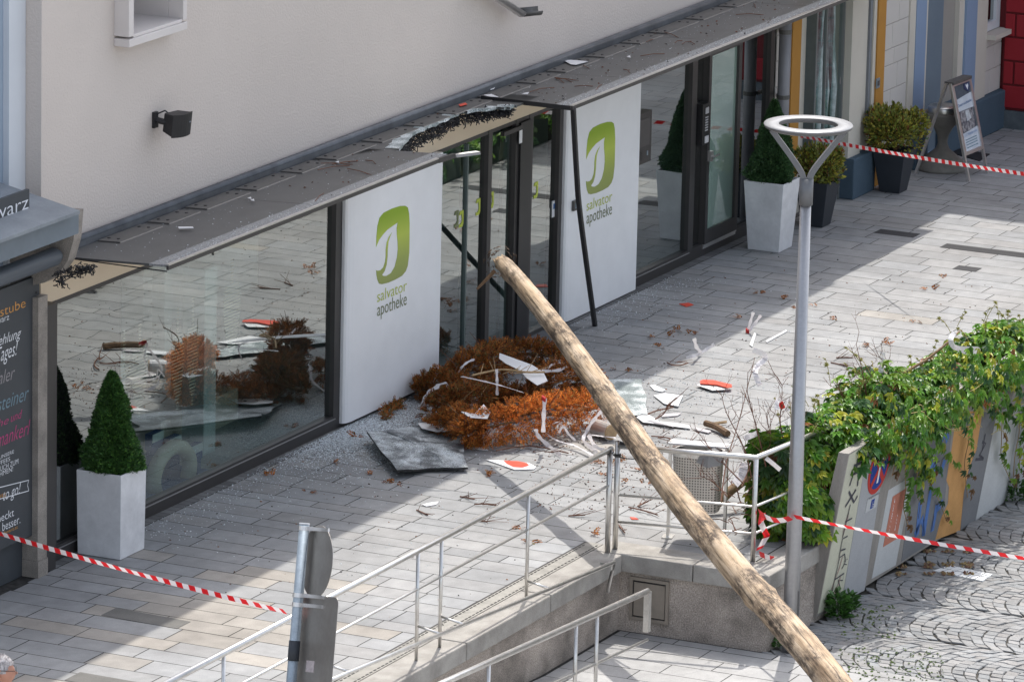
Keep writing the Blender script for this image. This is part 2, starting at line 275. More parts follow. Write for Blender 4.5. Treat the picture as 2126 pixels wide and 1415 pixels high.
# ------------------------------------------------------------------ mesh builder
ORG = {}
class MB:
    def __init__(s): s.v = []; s.f = []; s.c = []
    def add(s, vs, fs, col=None):
        o = len(s.v); s.v += [Vector(p) for p in vs]
        for f in fs: s.f.append(tuple(i + o for i in f)); s.c.append(col)
        return s
    def box(s, x0, x1, y0, y1, z0, z1, col=None):
        return s.add([(x0, y0, z0), (x1, y0, z0), (x1, y1, z0), (x0, y1, z0), (x0, y0, z1), (x1, y0, z1), (x1, y1, z1), (x0, y1, z1)],
                     [(3, 2, 1, 0), (4, 5, 6, 7), (0, 1, 5, 4), (1, 2, 6, 5), (2, 3, 7, 6), (3, 0, 4, 7)], col)
    def obox(s, c, ax, ay, az, col=None):
        c = Vector(c); ax = Vector(ax); ay = Vector(ay); az = Vector(az)
        vs = [c + a * ax + b * ay + d * az for d in (-1, 1) for a, b in ((-1, -1), (1, -1), (1, 1), (-1, 1))]
        return s.add(vs, [(3, 2, 1, 0), (4, 5, 6, 7), (0, 1, 5, 4), (1, 2, 6, 5), (2, 3, 7, 6), (3, 0, 4, 7)], col)
    def poly(s, pts, col=None): return s.add(pts, [tuple(range(len(pts)))], col)
    def prism(s, pts, off, col=None):
        n = len(pts); off = Vector(off); pts = [Vector(p) for p in pts]
        fs = [tuple(range(n)), tuple(range(2 * n - 1, n - 1, -1))] + [(i, i + n, (i + 1) % n + n, (i + 1) % n) for i in range(n)]
        return s.add(pts + [p + off for p in pts], fs, col)
    def tube(s, pts, r, n=10, cap=True, col=None):
        pts = [Vector(p) for p in pts]; m = len(pts); rs = r if isinstance(r, (list, tuple)) else [r] * m
        vs = []; prev = None
        for i, p in enumerate(pts):
            t = (pts[min(i + 1, m - 1)] - pts[max(i - 1, 0)])
            if t.length < 1e-9: t = Vector((0, 0, 1))
            t.normalize()
            if prev is None:
                u = t.cross(Vector((0, 0, 1)))
                if u.length < 1e-3: u = t.cross(Vector((1, 0, 0)))
            else: u = prev - t * prev.dot(t)
            u.normalize(); prev = u; q = t.cross(u)
            for k in range(n):
                a = 2 * math.pi * k / n; vs.append(p + (u * math.cos(a) + q * math.sin(a)) * rs[i])
        fs = [(i * n + k, i * n + (k + 1) % n, (i + 1) * n + (k + 1) % n, (i + 1) * n + k) for i in range(m - 1) for k in range(n)]
        if cap: fs += [tuple(range(n - 1, -1, -1)), tuple(range((m - 1) * n, m * n))]
        return s.add(vs, fs, col)
    def lathe(s, prof, c=(0, 0, 0), n=24, col=None):
        c = Vector(c); vs = [c + Vector((r * math.cos(2 * math.pi * k / n), r * math.sin(2 * math.pi * k / n), z)) for r, z in prof for k in range(n)]
        fs = [(i * n + k, i * n + (k + 1) % n, (i + 1) * n + (k + 1) % n, (i + 1) * n + k) for i in range(len(prof) - 1) for k in range(n)]
        return s.add(vs, fs, col)
    def strip(s, pts, sides, col=None, cols=None):
        o = len(s.v)
        for p, d in zip(pts, sides): s.v += [Vector(p) - Vector(d), Vector(p) + Vector(d)]
        for i in range(len(pts) - 1):
            s.f.append((o + 2 * i, o + 2 * i + 1, o + 2 * i + 3, o + 2 * i + 2)); s.c.append(cols[i] if cols else col)
        return s
    def build(s, name, m, parent=None, label=None, cat=None, group=None, kind=None, smooth=False, xf=None, org=None):
        me = bpy.data.meshes.new(name); ob = bpy.data.objects.new(name, me); S.collection.objects.link(ob)
        if parent is not None:
            ob.parent = parent; o = ORG[parent.name]
        elif org is not None: o = Vector(org)
        elif xf is None and s.v and kind is None:
            xs = [p.x for p in s.v]; ys = [p.y for p in s.v]; zs = [p.z for p in s.v]
            o = Vector(((min(xs) + max(xs)) / 2, (min(ys) + max(ys)) / 2, min(zs)))
        else: o = Vector((0, 0, 0))
        if xf is not None: me.from_pydata([tuple(p) for p in s.v], [], s.f); ob.matrix_world = xf
        else:
            me.from_pydata([tuple(p - o) for p in s.v], [], s.f)
            if parent is None: ob.location = o
        ORG[ob.name] = o
        if any(c is not None for c in s.c):
            at = me.color_attributes.new('Col', 'FLOAT_COLOR', 'CORNER'); buf = []
            for f, c in zip(s.f, s.c):
                c = c or (0.5, 0.5, 0.5); buf += [c[0], c[1], c[2], 1.0] * len(f)
            at.data.foreach_set('color', buf)
        if smooth: me.polygons.foreach_set('use_smooth', [True] * len(me.polygons))
        me.materials.append(m if not isinstance(m, str) else M[m])
        me.update()
        tag(ob, label, cat, group, kind); return ob
def tag(ob, label=None, cat=None, group=None, kind=None):
    for k, v in (('label', label), ('category', cat), ('group', group), ('kind', kind)):
        if v: ob[k] = v
def thing(name, label, cat, loc, group=None):
    o = bpy.data.objects.new(name, None); S.collection.objects.link(o); o.location = loc; o.empty_display_size = 0.2
    ORG[o.name] = Vector(loc); tag(o, label, cat, group); return o
def soft(ob, w=0.01, seg=2):
    b = ob.modifiers.new('bevel', 'BEVEL'); b.width = w; b.segments = seg; b.limit_method = 'ANGLE'; return ob

def text_shape(body, shear=0.0, ext=0.0):
    cu = bpy.data.curves.new('lettering', 'FONT'); cu.body = body; cu.shear = shear; cu.resolution_u = 3; cu.offset = ext
    ob = bpy.data.objects.new('lettering', cu); S.collection.objects.link(ob)
    dg = bpy.context.evaluated_depsgraph_get(); me = bpy.data.meshes.new_from_object(ob.evaluated_get(dg))
    vs = [v.co.copy() for v in me.vertices]; fs = [tuple(p.vertices) for p in me.polygons]
    bpy.data.objects.remove(ob); bpy.data.curves.remove(cu); bpy.data.meshes.remove(me)
    return vs, fs
def put_text(mb, body, p00, p10, p01, shear=0.0, off=(0, 0, 0), ext=0.0):
    """fit lettering into the parallelogram p00 (bottom left), p10 (bottom right), p01 (top left)"""
    vs, fs = text_shape(body, shear, ext)
    x0 = min(v.x for v in vs); x1 = max(v.x for v in vs); y0 = min(v.y for v in vs); y1 = max(v.y for v in vs)
    p00 = Vector(p00); ux = Vector(p10) - p00; uy = Vector(p01) - p00; off = Vector(off)
    mb.add([p00 + ux * ((v.x - x0) / (x1 - x0)) + uy * ((v.y - y0) / (y1 - y0)) + off for v in vs], fs)

def smooth_path(pts, k=6):
    pts = [Vector(p) for p in pts]; out = []
    for i in range(len(pts) - 1):
        a = pts[max(i - 1, 0)]; b = pts[i]; c = pts[i + 1]; d = pts[min(i + 2, len(pts) - 1)]
        for j in range(k):
            t = j / k
            out.append(0.5 * ((2 * b) + (c - a) * t + (2 * a - 5 * b + 4 * c - d) * t * t + (3 * b - a - 3 * c + d) * t ** 3))
    out.append(pts[-1]); return out

# ================================================================== GROUND
LOW = -0.74
def ramp_z(x): return LOW if x > -4.5 else min(-0.02, LOW + 0.062 * (-4.5 - x))
g = MB(); g.poly([(-400, -400, -0.95), (400, -400, -0.95), (400, 400, -0.95), (-400, 400, -0.95)])
g.build('ground', 'ground', kind='structure')
WARM = Zp(380, 1310)
def slab_col(x, y):
    v = 0.325 * rnd(0.93, 1.07); t = rnd(-0.006, 0.004)
    c = (v + t, v, v - t)
    d = math.hypot((x - WARM.x) / 1.6, (y - WARM.y) / 0.9)
    if random.random() < 0.55 * math.exp(-d * d): c = (v * 1.11, v * 1.03, v * 0.93)
    elif random.random() < 0.012: c = (v * 1.10, v * 1.04, v * 0.96)
    elif random.random() < 0.04: c = (v * 0.88, v * 0.89, v * 0.90)
    return c
def lay_slabs(mb, x0, x1, y0, y1, zf, colf=slab_col, hole=None, wc=(0.24, 0.30, 0.30, 0.36), gap=0.005):
    x = x0
    while x < x1 - 0.02:
        wd = min(random.choice(wc), x1 - x)
        if x1 - x - wd < 0.1: wd = x1 - x
        y = y1 + rnd(-0.0, 0.6)
        while y > y0 + 0.02:
            ln = random.choice((0.5, 0.6, 0.75, 0.75, 0.9))
            a, b = max(y - ln, y0), min(y, y1)
            if b - a > 0.05:
                xa, xb, ya, yb = x + gap, x + wd - gap, a + gap, b - gap
                dz = rnd(-0.0006, 0.0006)
                mb.add([(xa, ya, zf(xa) + dz), (xb, ya, zf(xb) + dz), (xb, yb, zf(xb) + dz), (xa, yb, zf(xa) + dz)], [(0, 1, 2, 3)], colf((xa + xb) / 2, (ya + yb) / 2))
            y -= ln
        x += wd
b = MB()
for r in ((-18, -2.62, -3.97, 0.6), (-2.62, 15, -5.62, 0.6), (15, 40, -16, -0.2)):
    b.box(r[0], r[1], r[2], r[3], -0.9, -0.008)
b.build('plaza_bed', 'joint', kind='structure')
b = MB(); zero = lambda x: 0.0
lay_slabs(b, -18, -2.62, -3.97, -0.12, zero)
lay_slabs(b, -2.62, 15, -5.62, -0.12, zero)
lay_slabs(b, 15, 40, -16, -0.12, zero, wc=(.3, .36, .42))
for i in range(200):                                  # border strip of small stones along the shop front
    x = -6 + i * 0.12
    if x < 17.8: b.add([(x + .004, -0.115, 0), (x + .116, -0.115, 0), (x + .116, 0.2, 0), (x + .004, 0.2, 0)], [(0, 1, 2, 3)], tuple([0.20 * rnd(.8, 1.2)] * 3))
b.build('plaza_pavement', 'slab', kind='structure')
# dark tactile slabs set into the pavement
def dark_slab(q, lab):
    m = MB(); m.prism([Vector((p[0], p[1], 0.004)) for p in q], (0, 0, -0.02), (0.06, 0.06, 0.063)); m.build('tactile_slab', 'slab', label=lab, cat='paving slab')
dark_slab([(11.27, -1.74), (11.5, -1.74), (11.5, -1.24), (11.27, -1.24)], 'dark grey textured paving slab nearest the black planters')
dark_slab([(10.95, -3.9), (11.18, -3.9), (11.18, -2.2), (10.95, -2.2)], 'long dark grey textured paving strip running off the right edge of the photo')
dark_slab([(9.97, -3.02), (10.18, -3.02), (10.18, -2.74), (9.97, -2.74)], 'small dark grey textured paving slab in the sunny pavement')
for q, lab in (([(-7.02, -2.02), (-6.78, -2.02), (-6.76, -1.23), (-7.0, -1.23)], 'dark tarmac repair strip in the shaded pavement below the tape'),
               ([(-8.9, -2.75), (-8.62, -2.75), (-8.6, -1.93), (-8.84, -1.93)], 'dark tarmac repair strip in the sunny pavement near the grey haired person')):
    m = MB(); m.prism([Vector((p[0] + rnd(-.03, .03), p[1], 0.004)) for p in q], (0, 0, -0.02), (0.17, 0.165, 0.155)); m.build('repair_patch', 'slab', label=lab, cat='pavement patch')

b = MB()                                              # lower landing and ramp
b.add([(-18, -16, ramp_z(-18) - .008), (-4.5, -16, LOW - .008), (-4.5, -4.40, LOW - .008), (-18, -4.40, ramp_z(-18) - .008)], [(0, 1, 2, 3)])
b.add([(-4.5, -16, LOW - .008), (-2.8, -16, LOW - .008), (-2.8, -4.40, LOW - .008), (-4.5, -4.40, LOW - .008)], [(0, 1, 2, 3)])
b.build('ramp_bed', 'joint', kind='structure')
def low_col(x, y): v = 0.36 * rnd(0.92, 1.08); return (v * 1.01, v, v * 0.985)
b = MB(); lay_slabs(b, -18, -4.5, -16, -4.44, ramp_z, low_col); lay_slabs(b, -4.5, -2.84, -16, -4.44, ramp_z, low_col)
b.build('ramp_path', 'slab', kind='structure')
b = MB(); b.poly([(-2.84, -15.2, LOW - .016), (9.95, -15.2, LOW - .016), (9.95, -5.5, LOW - .016), (-2.84, -5.5, LOW - .016)])
b.build('street_bed', 'sett_joint', kind='structure')
b = MB(); b.box(-60, 60, -120, -15.2, -.94, LOW - .01); b.box(9.95, 60, -15.2, -5.5, -.94, LOW - .01); b.box(-60, -18, -15.2, 30, -.94, -.01); b.build('far_street', 'far_street', kind='structure')
b = MB(); CW = 1.16; R0 = 0.80
MARKP = [Zp(*p, LOW) for p in ((1935, 1186), (1972, 1174), (2062, 1193), (2040, 1208))]
for col in range(11):
    xc = -2.84 + CW * (col + 0.5); ph = rnd(0, 0.12)
    for k in range(-9, 76):
        def cy(u): return -5.72 - 0.122 * k - ph - (R0 - math.sqrt(R0 * R0 - u * u)) * 1.05
        u = -CW / 2 + rnd(-0.05, 0.05); lim = CW / 2
        while u < lim:
            du = rnd(0.085, 0.13); ua = max(u, -lim); ub = min(u + du, lim)
            if ub - ua > 0.035:
                gp = rnd(0.0025, 0.005); oy = rnd(-.010, .010); j = lambda: rnd(-.006, .006)
                P = [Vector((xc + ua + gp + j(), cy(ua) - 0.122 + gp + j() + oy, 0)), Vector((xc + ub - gp + j(), cy(ub) - 0.122 + gp + j() + oy, 0)),
                     Vector((xc + ub - gp + j(), cy(ub) - gp + j() + oy, 0)), Vector((xc + ua + gp + j(), cy(ua) - gp + j() + oy, 0))]
                if max(p.y for p in P) < -5.84:
                    c = sum(P, Vector()) / 4; v = 0.275 * rnd(0.84, 1.12); t = rnd(-.008, .008)
                    cc = (v + t, v, v - t * .8)
                    z1 = LOW + rnd(-.003, .004); tx, ty = rnd(-.03, .03), rnd(-.03, .03)
                    vs = [p + Vector((0, 0, LOW - .009)) for p in P]
                    for p in P:
                        q = c + (p - c) * 0.92; vs.append(Vector((q.x, q.y, z1 + (p.x - c.x) * tx + (p.y - c.y) * ty)))
                    b.add(vs, [(4, 5, 6, 7), (0, 1, 5, 4), (1, 2, 6, 5), (2, 3, 7, 6), (3, 0, 4, 7)], cc)
            u += du
b.build('cobbled_street', 'sett', kind='structure')
m = MB()                                              # white parking mark: two rows of painted setts
A, B_, C_, D_ = MARKP
for i in range(6):
    for j in range(2):
        def q(s, t): return (A * (1 - s) + D_ * s) * (1 - t) + (B_ * (1 - s) + C_ * s) * t
        s0, s1, t0, t1 = i / 6 + .012, (i + 1) / 6 - .012, j / 2 + .03, (j + 1) / 2 - .03
        m.prism([q(s0, t0) + Vector((0, 0, .012)), q(s1, t0) + Vector((0, 0, .012)), q(s1, t1) + Vector((0, 0, .012)), q(s0, t1) + Vector((0, 0, .012))], (0, 0, -0.02))
m.build('parking_mark', mat('worn_road_paint', (0.72, 0.73, 0.74), (0.55, 0.56, 0.56), 0.7, scale=14), label='white painted parking mark of two rows of setts on the cobbles', cat='road marking')

# ================================================================== RETAINING WALL, DRAIN
t = thing('retaining_wall', 'low washed concrete retaining wall with grey coping stones beside the ramp', 'wall', (-2.8, -4.5, LOW))
m = MB(); m.box(-18, -2.80, -4.40, -4.12, -0.94, -0.165); m.box(-2.80, -2.5, -5.90, -4.12, -0.94, -0.165); m.box(-2.5, -1.30, -5.90, -5.60, -0.94, -0.165)
m.build('wall_body', 'concrete', t)
def cope(poly):
    c = MB(); c.prism([(x, y, 0.006) for x, y in poly], (0, 0, -0.17)); soft(c.build('coping_stone', 'coping', t), 0.012)
for x0, x1 in ((-18, -13.4), (-13.39, -11.2), (-11.19, -8.7), (-8.69, -6.16), (-6.15, -4.42), (-4.41, -2.86)):
    cope([(x0, -4.45), (x1 - .006, -4.45), (x1 - .006, -4.145), (x0, -4.145)])
cope([(-2.855, -5.16), (-2.45, -5.16), (-2.45, -4.145), (-2.855, -4.145)])
cope([(-2.855, -5.93), (-2.45, -5.93), (-2.45, -5.168), (-2.855, -5.168)])
cope([(-2.444, -5.93), (-1.30, -5.93), (-1.30, -5.63), (-2.444, -5.63)])
t = thing('drain_channel', 'slotted steel drainage channel along the pavement edge behind the coping', 'drain', (-6, -4.06, 0))
m = MB(); m.box(-18, -2.62, -4.14, -3.975, -0.06, 0.004)
m.build('channel_cover', mat('drain_steel', (0.30, 0.29, 0.27), (0.2, 0.195, 0.18), 0.5, 0.4, scale=8), t)
m = MB()
for i in range(190):
    x = -2.75 - i * 0.075
    m.box(x - .022, x + .022, -4.005, -3.992, 0.0, 0.007); m.box(x - .022 + .035, x + .022 + .035, -4.122, -4.109, 0.0, 0.007)
m.box(-18, -2.62, -3.974, -3.955, -0.02, 0.0035)
m.build('drain_slots', 'frame_dark', t)
# steel access hatch in the wall
t = thing('access_hatch', 'square beige steel access hatch in the concrete wall', 'hatch', (-2.81, -4.72, -0.6))
m = MB(); ya, yb, za, zb = -4.915, -4.515, -0.62, -0.205
for q in ((ya, ya + .03, za, zb), (yb - .03, yb, za, zb), (ya + .03, yb - .03, zb - .03, zb), (ya + .03, yb - .03, za, za + .03)): m.box(-2.825, -2.795, *q)
hm = mat('hatch_steel', (0.36, 0.31, 0.26), (0.27, 0.24, 0.20), 0.5, 0.3, scale=6)
m.build('hatch_frame', hm, t); m = MB(); m.box(-2.812, -2.80, ya + .042, yb - .042, za + .042, zb - .05); m.build('hatch_door', hm, t)
m = MB(); m.box(-2.804, -2.799, ya + .03, yb - .03, za + .03, zb - .03); m.build('hatch_gap', 'frame_dark', t)

# ================================================================== RAILINGS
def railing(name, label, loc): return thing(name, label, 'railing', loc)
def bar(root, name, pts, r, n=12, m='steel'): o = MB().tube(pts, r, n).build(name, m, root, smooth=True); return o
t = railing('railing', 'long stainless steel railing above the wall running towards the left bottom corner', (-6, -4.3, 0))
bar(t, 'handrail', [(-12.2, -4.3, 1.0), (-2.84, -4.3, 1.0)], 0.026)
bar(t, 'middle_rail', [(-12.2, -4.3, 0.655), (-2.87, -4.3, 0.655)], 0.013)
bar(t, 'post', [(-2.87, -4.3, 0), (-2.87, -4.3, 0.985)], 0.026)
for x in (-4.63, -6.40, -6.86, -8.6, -10.4, -12.1): bar(t, 'post', [(x, -4.3, 0), (x, -4.3, 0.985)], 0.016)
rp = [Yp(1275, 1166, -4.52), Yp(1120, 1229, -4.52), Yp(949, 1300, -4.52), Yp(676, 1415, -4.52)]
e0, e1 = rp[0], rp[-1]; far = e1 + (e1 - e0) * 0.7
bar(t, 'ramp_handrail', [e0 + Vector((0, .0, -0.26)) + Vector((-.13, 0, 0)), e0, far], 0.0185)
def rampz(x): k = (e1.z - e0.z) / (e1.x - e0.x); return e0.z + k * (x - e0.x)
for x in (-4.63, -6.40, -6.86, -8.6):
    bar(t, 'bracket', [(x, -4.3, rampz(x) + .05), (x + .0, -4.52, rampz(x) + .01)], 0.012, 8)
bar(t, 'bracket', [(-3.25, -4.40, rampz(-3.25) - .03), (-3.25, -4.52, rampz(-3.25) - .01)], 0.014, 8)
t = railing('railing', 'short stainless steel railing round the wall corner beside the litter bin', (-2.6, -5, 0))
pa, pb, pc = Vector((-2.72, -4.31, 0)), Vector((-2.46, -5.60, 0)), Vector((-0.9, -5.78, 0))
up = lambda p, z: Vector((p.x, p.y, z))
bar(t, 'handrail', [up(pa, 1.0) + Vector((.0, .0, 0)), up(pb, 1.0), up(pc, 1.0)], 0.026)
for z in (0.53, 0.27): bar(t, 'middle_rail', [up(pa, z), up(pb, z), up(pc, z)], 0.0125)
bar(t, 'post', [pa, up(pa, 1.045)], 0.026); bar(t, 'post', [pb, up(pb, 0.99)], 0.024); bar(t, 'post', [pc, up(pc, 0.99)], 0.024)
t = railing('railing', 'lower stainless steel railing on the outer side of the ramp ending near the hatch', (-7, -5.45, ramp_z(-7)))
h0 = Yp(1345, 1226, -5.45); h1 = Yp(930, 1412, -5.45); hk = (h1 - h0) / (h1.x - h0.x)
rz = lambda x: h0.z + (h1.z - h0.z) / (h1.x - h0.x) * (x - h0.x)
bar(t, 'handrail', [h0, h0 + hk * (-13 - h0.x)], 0.028)
m = MB(); m.box(h0.x - .03, h0.x + .03, -5.475, -5.425, h0.z - 0.38, h0.z - .005); m.build('end_post', 'steel', t)
bar(t, 'middle_rail', [(h0.x + .02, -5.45, h0.z - .46), (-13, -5.45, rz(-13) - .46)], 0.014)
for x in (-5.60, -6.04, -7.8, -9.6, -11.4): bar(t, 'post', [(x, -5.45, ramp_z(x)), (x, -5.45, rz(x))], 0.017)

# ================================================================== GRAFFITI WALL
WB = Vector((0, -5.93, -0.70)); WN = Vector((0, 1, 0.15)).normalized()
def Wp(px, py, d=0.0): return hit(px, py, WB, WN) - WN * d
t = thing('graffiti_wall', 'leaning concrete slab wall with painted stripes and graffiti under the creeper', 'wall', (-1.6, -5.93, LOW))
L0 = Vector((-1.65, -5.93, -0.70)); H = Vector((0.045, -0.246, 1.62)); TX = Vector((17.0, 0, 0))
m = MB(); th0 = Vector((0, 0.16, 0)); th1 = Vector((0, 0.10, 0))
a, b2, c2, d2 = L0, L0 + TX, L0 + TX + H, L0 + H
vs = [a, b2, c2, d2, a + th0, b2 + th0, c2 + th1, d2 + th1]
m.add(vs, [(0, 1, 2, 3), (7, 6, 5, 4), (0, 4, 5, 1), (1, 5, 6, 2), (2, 6, 7, 3), (3, 7, 4, 0)])
m.build('slab_body', mat('weathered_concrete', (0.33, 0.31, 0.285), (0.22, 0.205, 0.185), 0.9, scale=2.5, detail=10, bump=0.4, bscale=60, fine=0.12, fscale=70, stretch=(2.5, 2.5, 0.5)), t)
m = MB(); m.box(-1.7, 15.4, -5.80, -5.62, -0.94, -0.02); m.build('wall_footing', 'concrete', t)
m = MB(); m.prism([(-1.62, -5.79, -0.70), (-1.60, -5.79, -0.02), (-1.60, -5.93, -0.02)], (0.05, 0, 0)); m.build('gap_cover', mat('beige_filler', (0.42, 0.33, 0.26), None, 0.8), t)
pm = lambda n, c, k=.9: mat(n, c, tuple(v * k for v in c), 0.85, scale=5, detail=8, fine=0.08, fscale=60, spec=0.15)
P_ = {'wh': pm('white_wall_paint', (0.52, 0.535, 0.54)), 'cr': pm('cream_wall_paint', (0.55, 0.55, 0.44)), 'gr': pm('mid_grey_wall_paint', (0.20, 0.205, 0.215)),
      'lg': pm('light_grey_wall_paint', (0.40, 0.41, 0.425)), 'or': pm('orange_wall_paint', (0.60, 0.33, 0.13), .8), 'pk': pm('salmon_wall_paint', (0.50, 0.20, 0.14)),
      'bl': pm('blue_wall_paint', (0.10, 0.19, 0.44)), 'dk': pm('dark_spray_paint', (0.085, 0.085, 0.10)), 'rd': pm('sign_red', (0.52, 0.06, 0.05)),
      'nb': pm('sign_blue', (0.03, 0.07, 0.30)), 'ps': pm('pale_pink_spray', (0.44, 0.32, 0.28)), 'ye': pm('yellow_stripe_paint', (0.50, 0.42, 0.20))}
def patch(name, k, polys, d=0.003):
    m = MB()
    for pl in polys: m.prism([Wp(x, y, d) for x, y in pl], WN * 0.002)
    return m.build(name, P_[k], t)
def stroke(name, k, lines, wd, d=0.006):
    m = MB()
    for ln in lines:
        pts = [Wp(x, y, d) for x, y in ln]; sides = []
        for i in range(len(pts)):
            tt = (pts[min(i + 1, len(pts) - 1)] - pts[max(i - 1, 0)]).normalized(); sides.append(tt.cross(WN) * wd)
        m.strip(pts, sides)
    return m.build(name, P_[k], t)
def q5(x, y): return (1690 + x / 3.37, 880 + y / 3.37)        # photo crop coordinates used while tracing
def q6(x, y): return (1880 + x / 4.163, 780 + y / 4.163)
patch('painted_stripe', 'cr', [[q5(245, 215), q5(380, 130), q5(190, 1245), q5(25, 1325)]])
patch('painted_stripe', 'lg', [[q5(382, 130), q5(520, 60), q5(352, 1160), q5(193, 1243)]])
patch('painted_stripe', 'wh', [[q5(520, 460), q5(690, 360), q5(570, 985), q5(402, 1080)]])
patch('painted_stripe', 'pk', [[q5(548, 505), q5(645, 445), q5(575, 800), q5(480, 858)]], 0.006)
patch('painted_stripe', 'gr', [[q5(690, 355), q6(420, 250), q6(330, 1150), q6(255, 1412), q5(610, 960)]])
patch('painted_stripe', 'or', [[q6(440, 310), q6(665, 300), q6(610, 640), q6(545, 800), q6(500, 1020), q6(470, 1335), q6(255, 1415), q6(300, 1240), q6(365, 1100), q6(375, 960), q6(350, 900), q6(395, 640)]])
patch('painted_stripe', 'gr', [[q6(500, 335), q6(590, 320), q6(560, 420), q6(510, 440)]], 0.0065)
patch('painted_stripe', 'gr', [[q6(668, 300), q6(790, 290), q6(600, 1255), q6(472, 1333), q6(502, 1020), q6(547, 800), q6(612, 640)]])
patch('painted_stripe', 'wh', [[q6(792, 300), q6(990, 250), q6(845, 1115), q6(602, 1253)]])
patch('painted_stripe', 'lg', [[q6(992, 250), q6(1300, 150), q6(1200, 880), q6(847, 1113)]])
patch('painted_stripe', 'wh', [[(2200, 820), (2420, 700), (2400, 840), (2180, 975)]])
stroke('graffiti_lettering', 'bl', [[q6(95, 1380), q6(125, 1075)], [q6(75, 1375), q6(140, 1230), q6(150, 1380), q6(250, 760)], [q6(165, 870), q6(245, 750)], [q6(225, 1340), q6(270, 1100)], [q6(262, 1150), q6(315, 1095)], [q6(300, 850), q6(335, 720)], [q6(300, 560), q6(350, 490), q6(360, 560)]], 0.045)
stroke('graffiti_outline', 'dk', [[q6(165, 868), q6(200, 850), q6(250, 745), q6(290, 735)], [q6(285, 840), q6(310, 720), q6(345, 690)], [q6(260, 1110), q6(318, 1085)], [q6(220, 1335), q6(240, 1200)], [q6(105, 1230), q6(125, 1075), q6(150, 1070)]], 0.007, 0.008)
stroke('graffiti_mark', 'dk', [[q6(600, 720), q6(670, 715), q6(640, 690)], [q6(632, 690), q6(690, 580), q6(660, 570)], [q6(660, 640), q6(685, 500)]], 0.016)
# slanted lettering strip along the slab end
def lett(chars, pts, k, wd):
    for ch, ((x0, y0), (x1, y1), (x2, y2)) in zip(chars, pts):
        m = MB(); put_text(m, ch, Wp(*q5(x0, y0), .007), Wp(*q5(x1, y1), .007), Wp(*q5(x2, y2), .007), ext=wd); m.build('graffiti_lettering', P_[k], t)
lett('mpet', [((190, 1040), (110, 1235), (150, 1200)), ((205, 900), (135, 1090), (175, 1010)), ((225, 790), (160, 960), (200, 860)), ((250, 560), (200, 740), (240, 650))], 'ps', 0.02)
stroke('graffiti_outline', 'dk', [[q5(105, 1235), q5(140, 1085), q5(205, 1040), q5(195, 1090), q5(165, 1085), q5(180, 1150), q5(170, 1205), q5(105, 1235)],
                                  [q5(140, 1085), q5(175, 930), q5(210, 905), q5(215, 960), q5(190, 1010)], [q5(170, 930), q5(195, 800), q5(230, 780)], [q5(185, 880), q5(215, 870)],
                                  [q5(195, 790), q5(250, 560)], [q5(215, 680), q5(262, 655)]], 0.008, 0.009)
stroke('graffiti_mark', 'dk', [[q5(215, 575), q5(290, 455)], [q5(240, 470), q5(275, 545), q5(300, 500)], [q5(245, 430), q5(270, 350), q5(310, 330), q5(300, 430)], [q5(290, 330), q5(300, 250)], [q5(275, 290), q5(330, 265)], [q5(330, 310), q5(360, 190)], [q5(310, 260), q5(350, 215), q5(345, 330)]], 0.014, 0.008)
stroke('graffiti_mark', 'dk', [[q5(205, 960), q5(215, 945), q5(205, 975), q5(225, 980)], [q5(222, 945), q5(230, 940)]], 0.004, 0.008)
m = MB(); put_text(m, 'Ich kaufe', Wp(*q5(512, 800), .0085), Wp(*q5(562, 530), .0085), Wp(*q5(500, 790), .0085) + Vector((-.0, 0, .10))); put_text(m, 'bin', Wp(*q5(560, 750), .0085), Wp(*q5(580, 640), .0085), Wp(*q5(548, 740), .0085) + Vector((0, 0, .10)))
m.build('lettering', 'txt_white', t)
# no-stopping sign painted on a round plate, and the small plate below it
def disc(name, k, c, r, d, a0=0, a1=360, r0=0.0):
    m = MB(); X = Vector((1, 0, 0)); Z = WN.cross(X); Z = Z if Z.z > 0 else -Z
    o = [Wp(*c, d) + X * (r * math.cos(math.radians(a))) + Z * (r * math.sin(math.radians(a))) for a in [a0 + (a1 - a0) * i / 40 for i in range(40)]]
    m.prism(o, WN * 0.002); return m.build(name, P_[k], t)
SC = q5(452, 305)
disc('parking_sign', 'rd', SC, 0.262, 0.007); disc('sign_face', 'nb', SC, 0.21, 0.0095)
X = Vector((1, 0, 0)); Zu = WN.cross(X); Zu = Zu if Zu.z > 0 else -Zu; cc = Wp(*SC, 0.0125)
m = MB(); m.prism([cc + X * a + Zu * b3 for a, b3 in ((-.17, .13), (-.13, .17), (.17, -.13), (.13, -.17))], WN * .002); m.build('sign_bar', P_['rd'], t)
m = MB(); m.prism([cc + X * a + Zu * b3 for a, b3 in ((.13, .17), (.17, .13), (-.13, -.17), (-.17, -.13))], WN * .0018); m.build('sign_bar', P_['rd'], t)
m = MB(); m.prism([cc + X * a + Zu * b3 - WN * .002 for a, b3 in ((-.02, .15), (.02, .15), (.02, -.15), (-.02, -.15))], WN * .002)
m.prism([cc + X * a + Zu * b3 - WN * .0022 for a, b3 in ((-.06, .08), (0, .18), (.06, .08))], WN * .002); m.build('sign_arrow', 'txt_white', t)
patch('supplementary_plate', 'wh', [[q5(372, 522), q5(452, 478), q5(430, 575), q5(352, 622)]], 0.007)
patch('wheelchair_symbol', 'nb', [[q5(398, 530), q5(420, 517), q5(408, 580), q5(386, 592)]], 0.010)
stroke('wheelchair_symbol', 'wh', [[q5(405, 535), q5(402, 560), q5(411, 555)], [q5(399, 560), q5(396, 575), q5(406, 572)]], 0.004, 0.0125)
m = MB(); put_text(m, 'ausgenommen', Wp(*q5(375, 530), .0095), Wp(*q5(450, 490), .0095), Wp(*q5(379, 515), .0095)); m.build('lettering', P_['dk'], t)

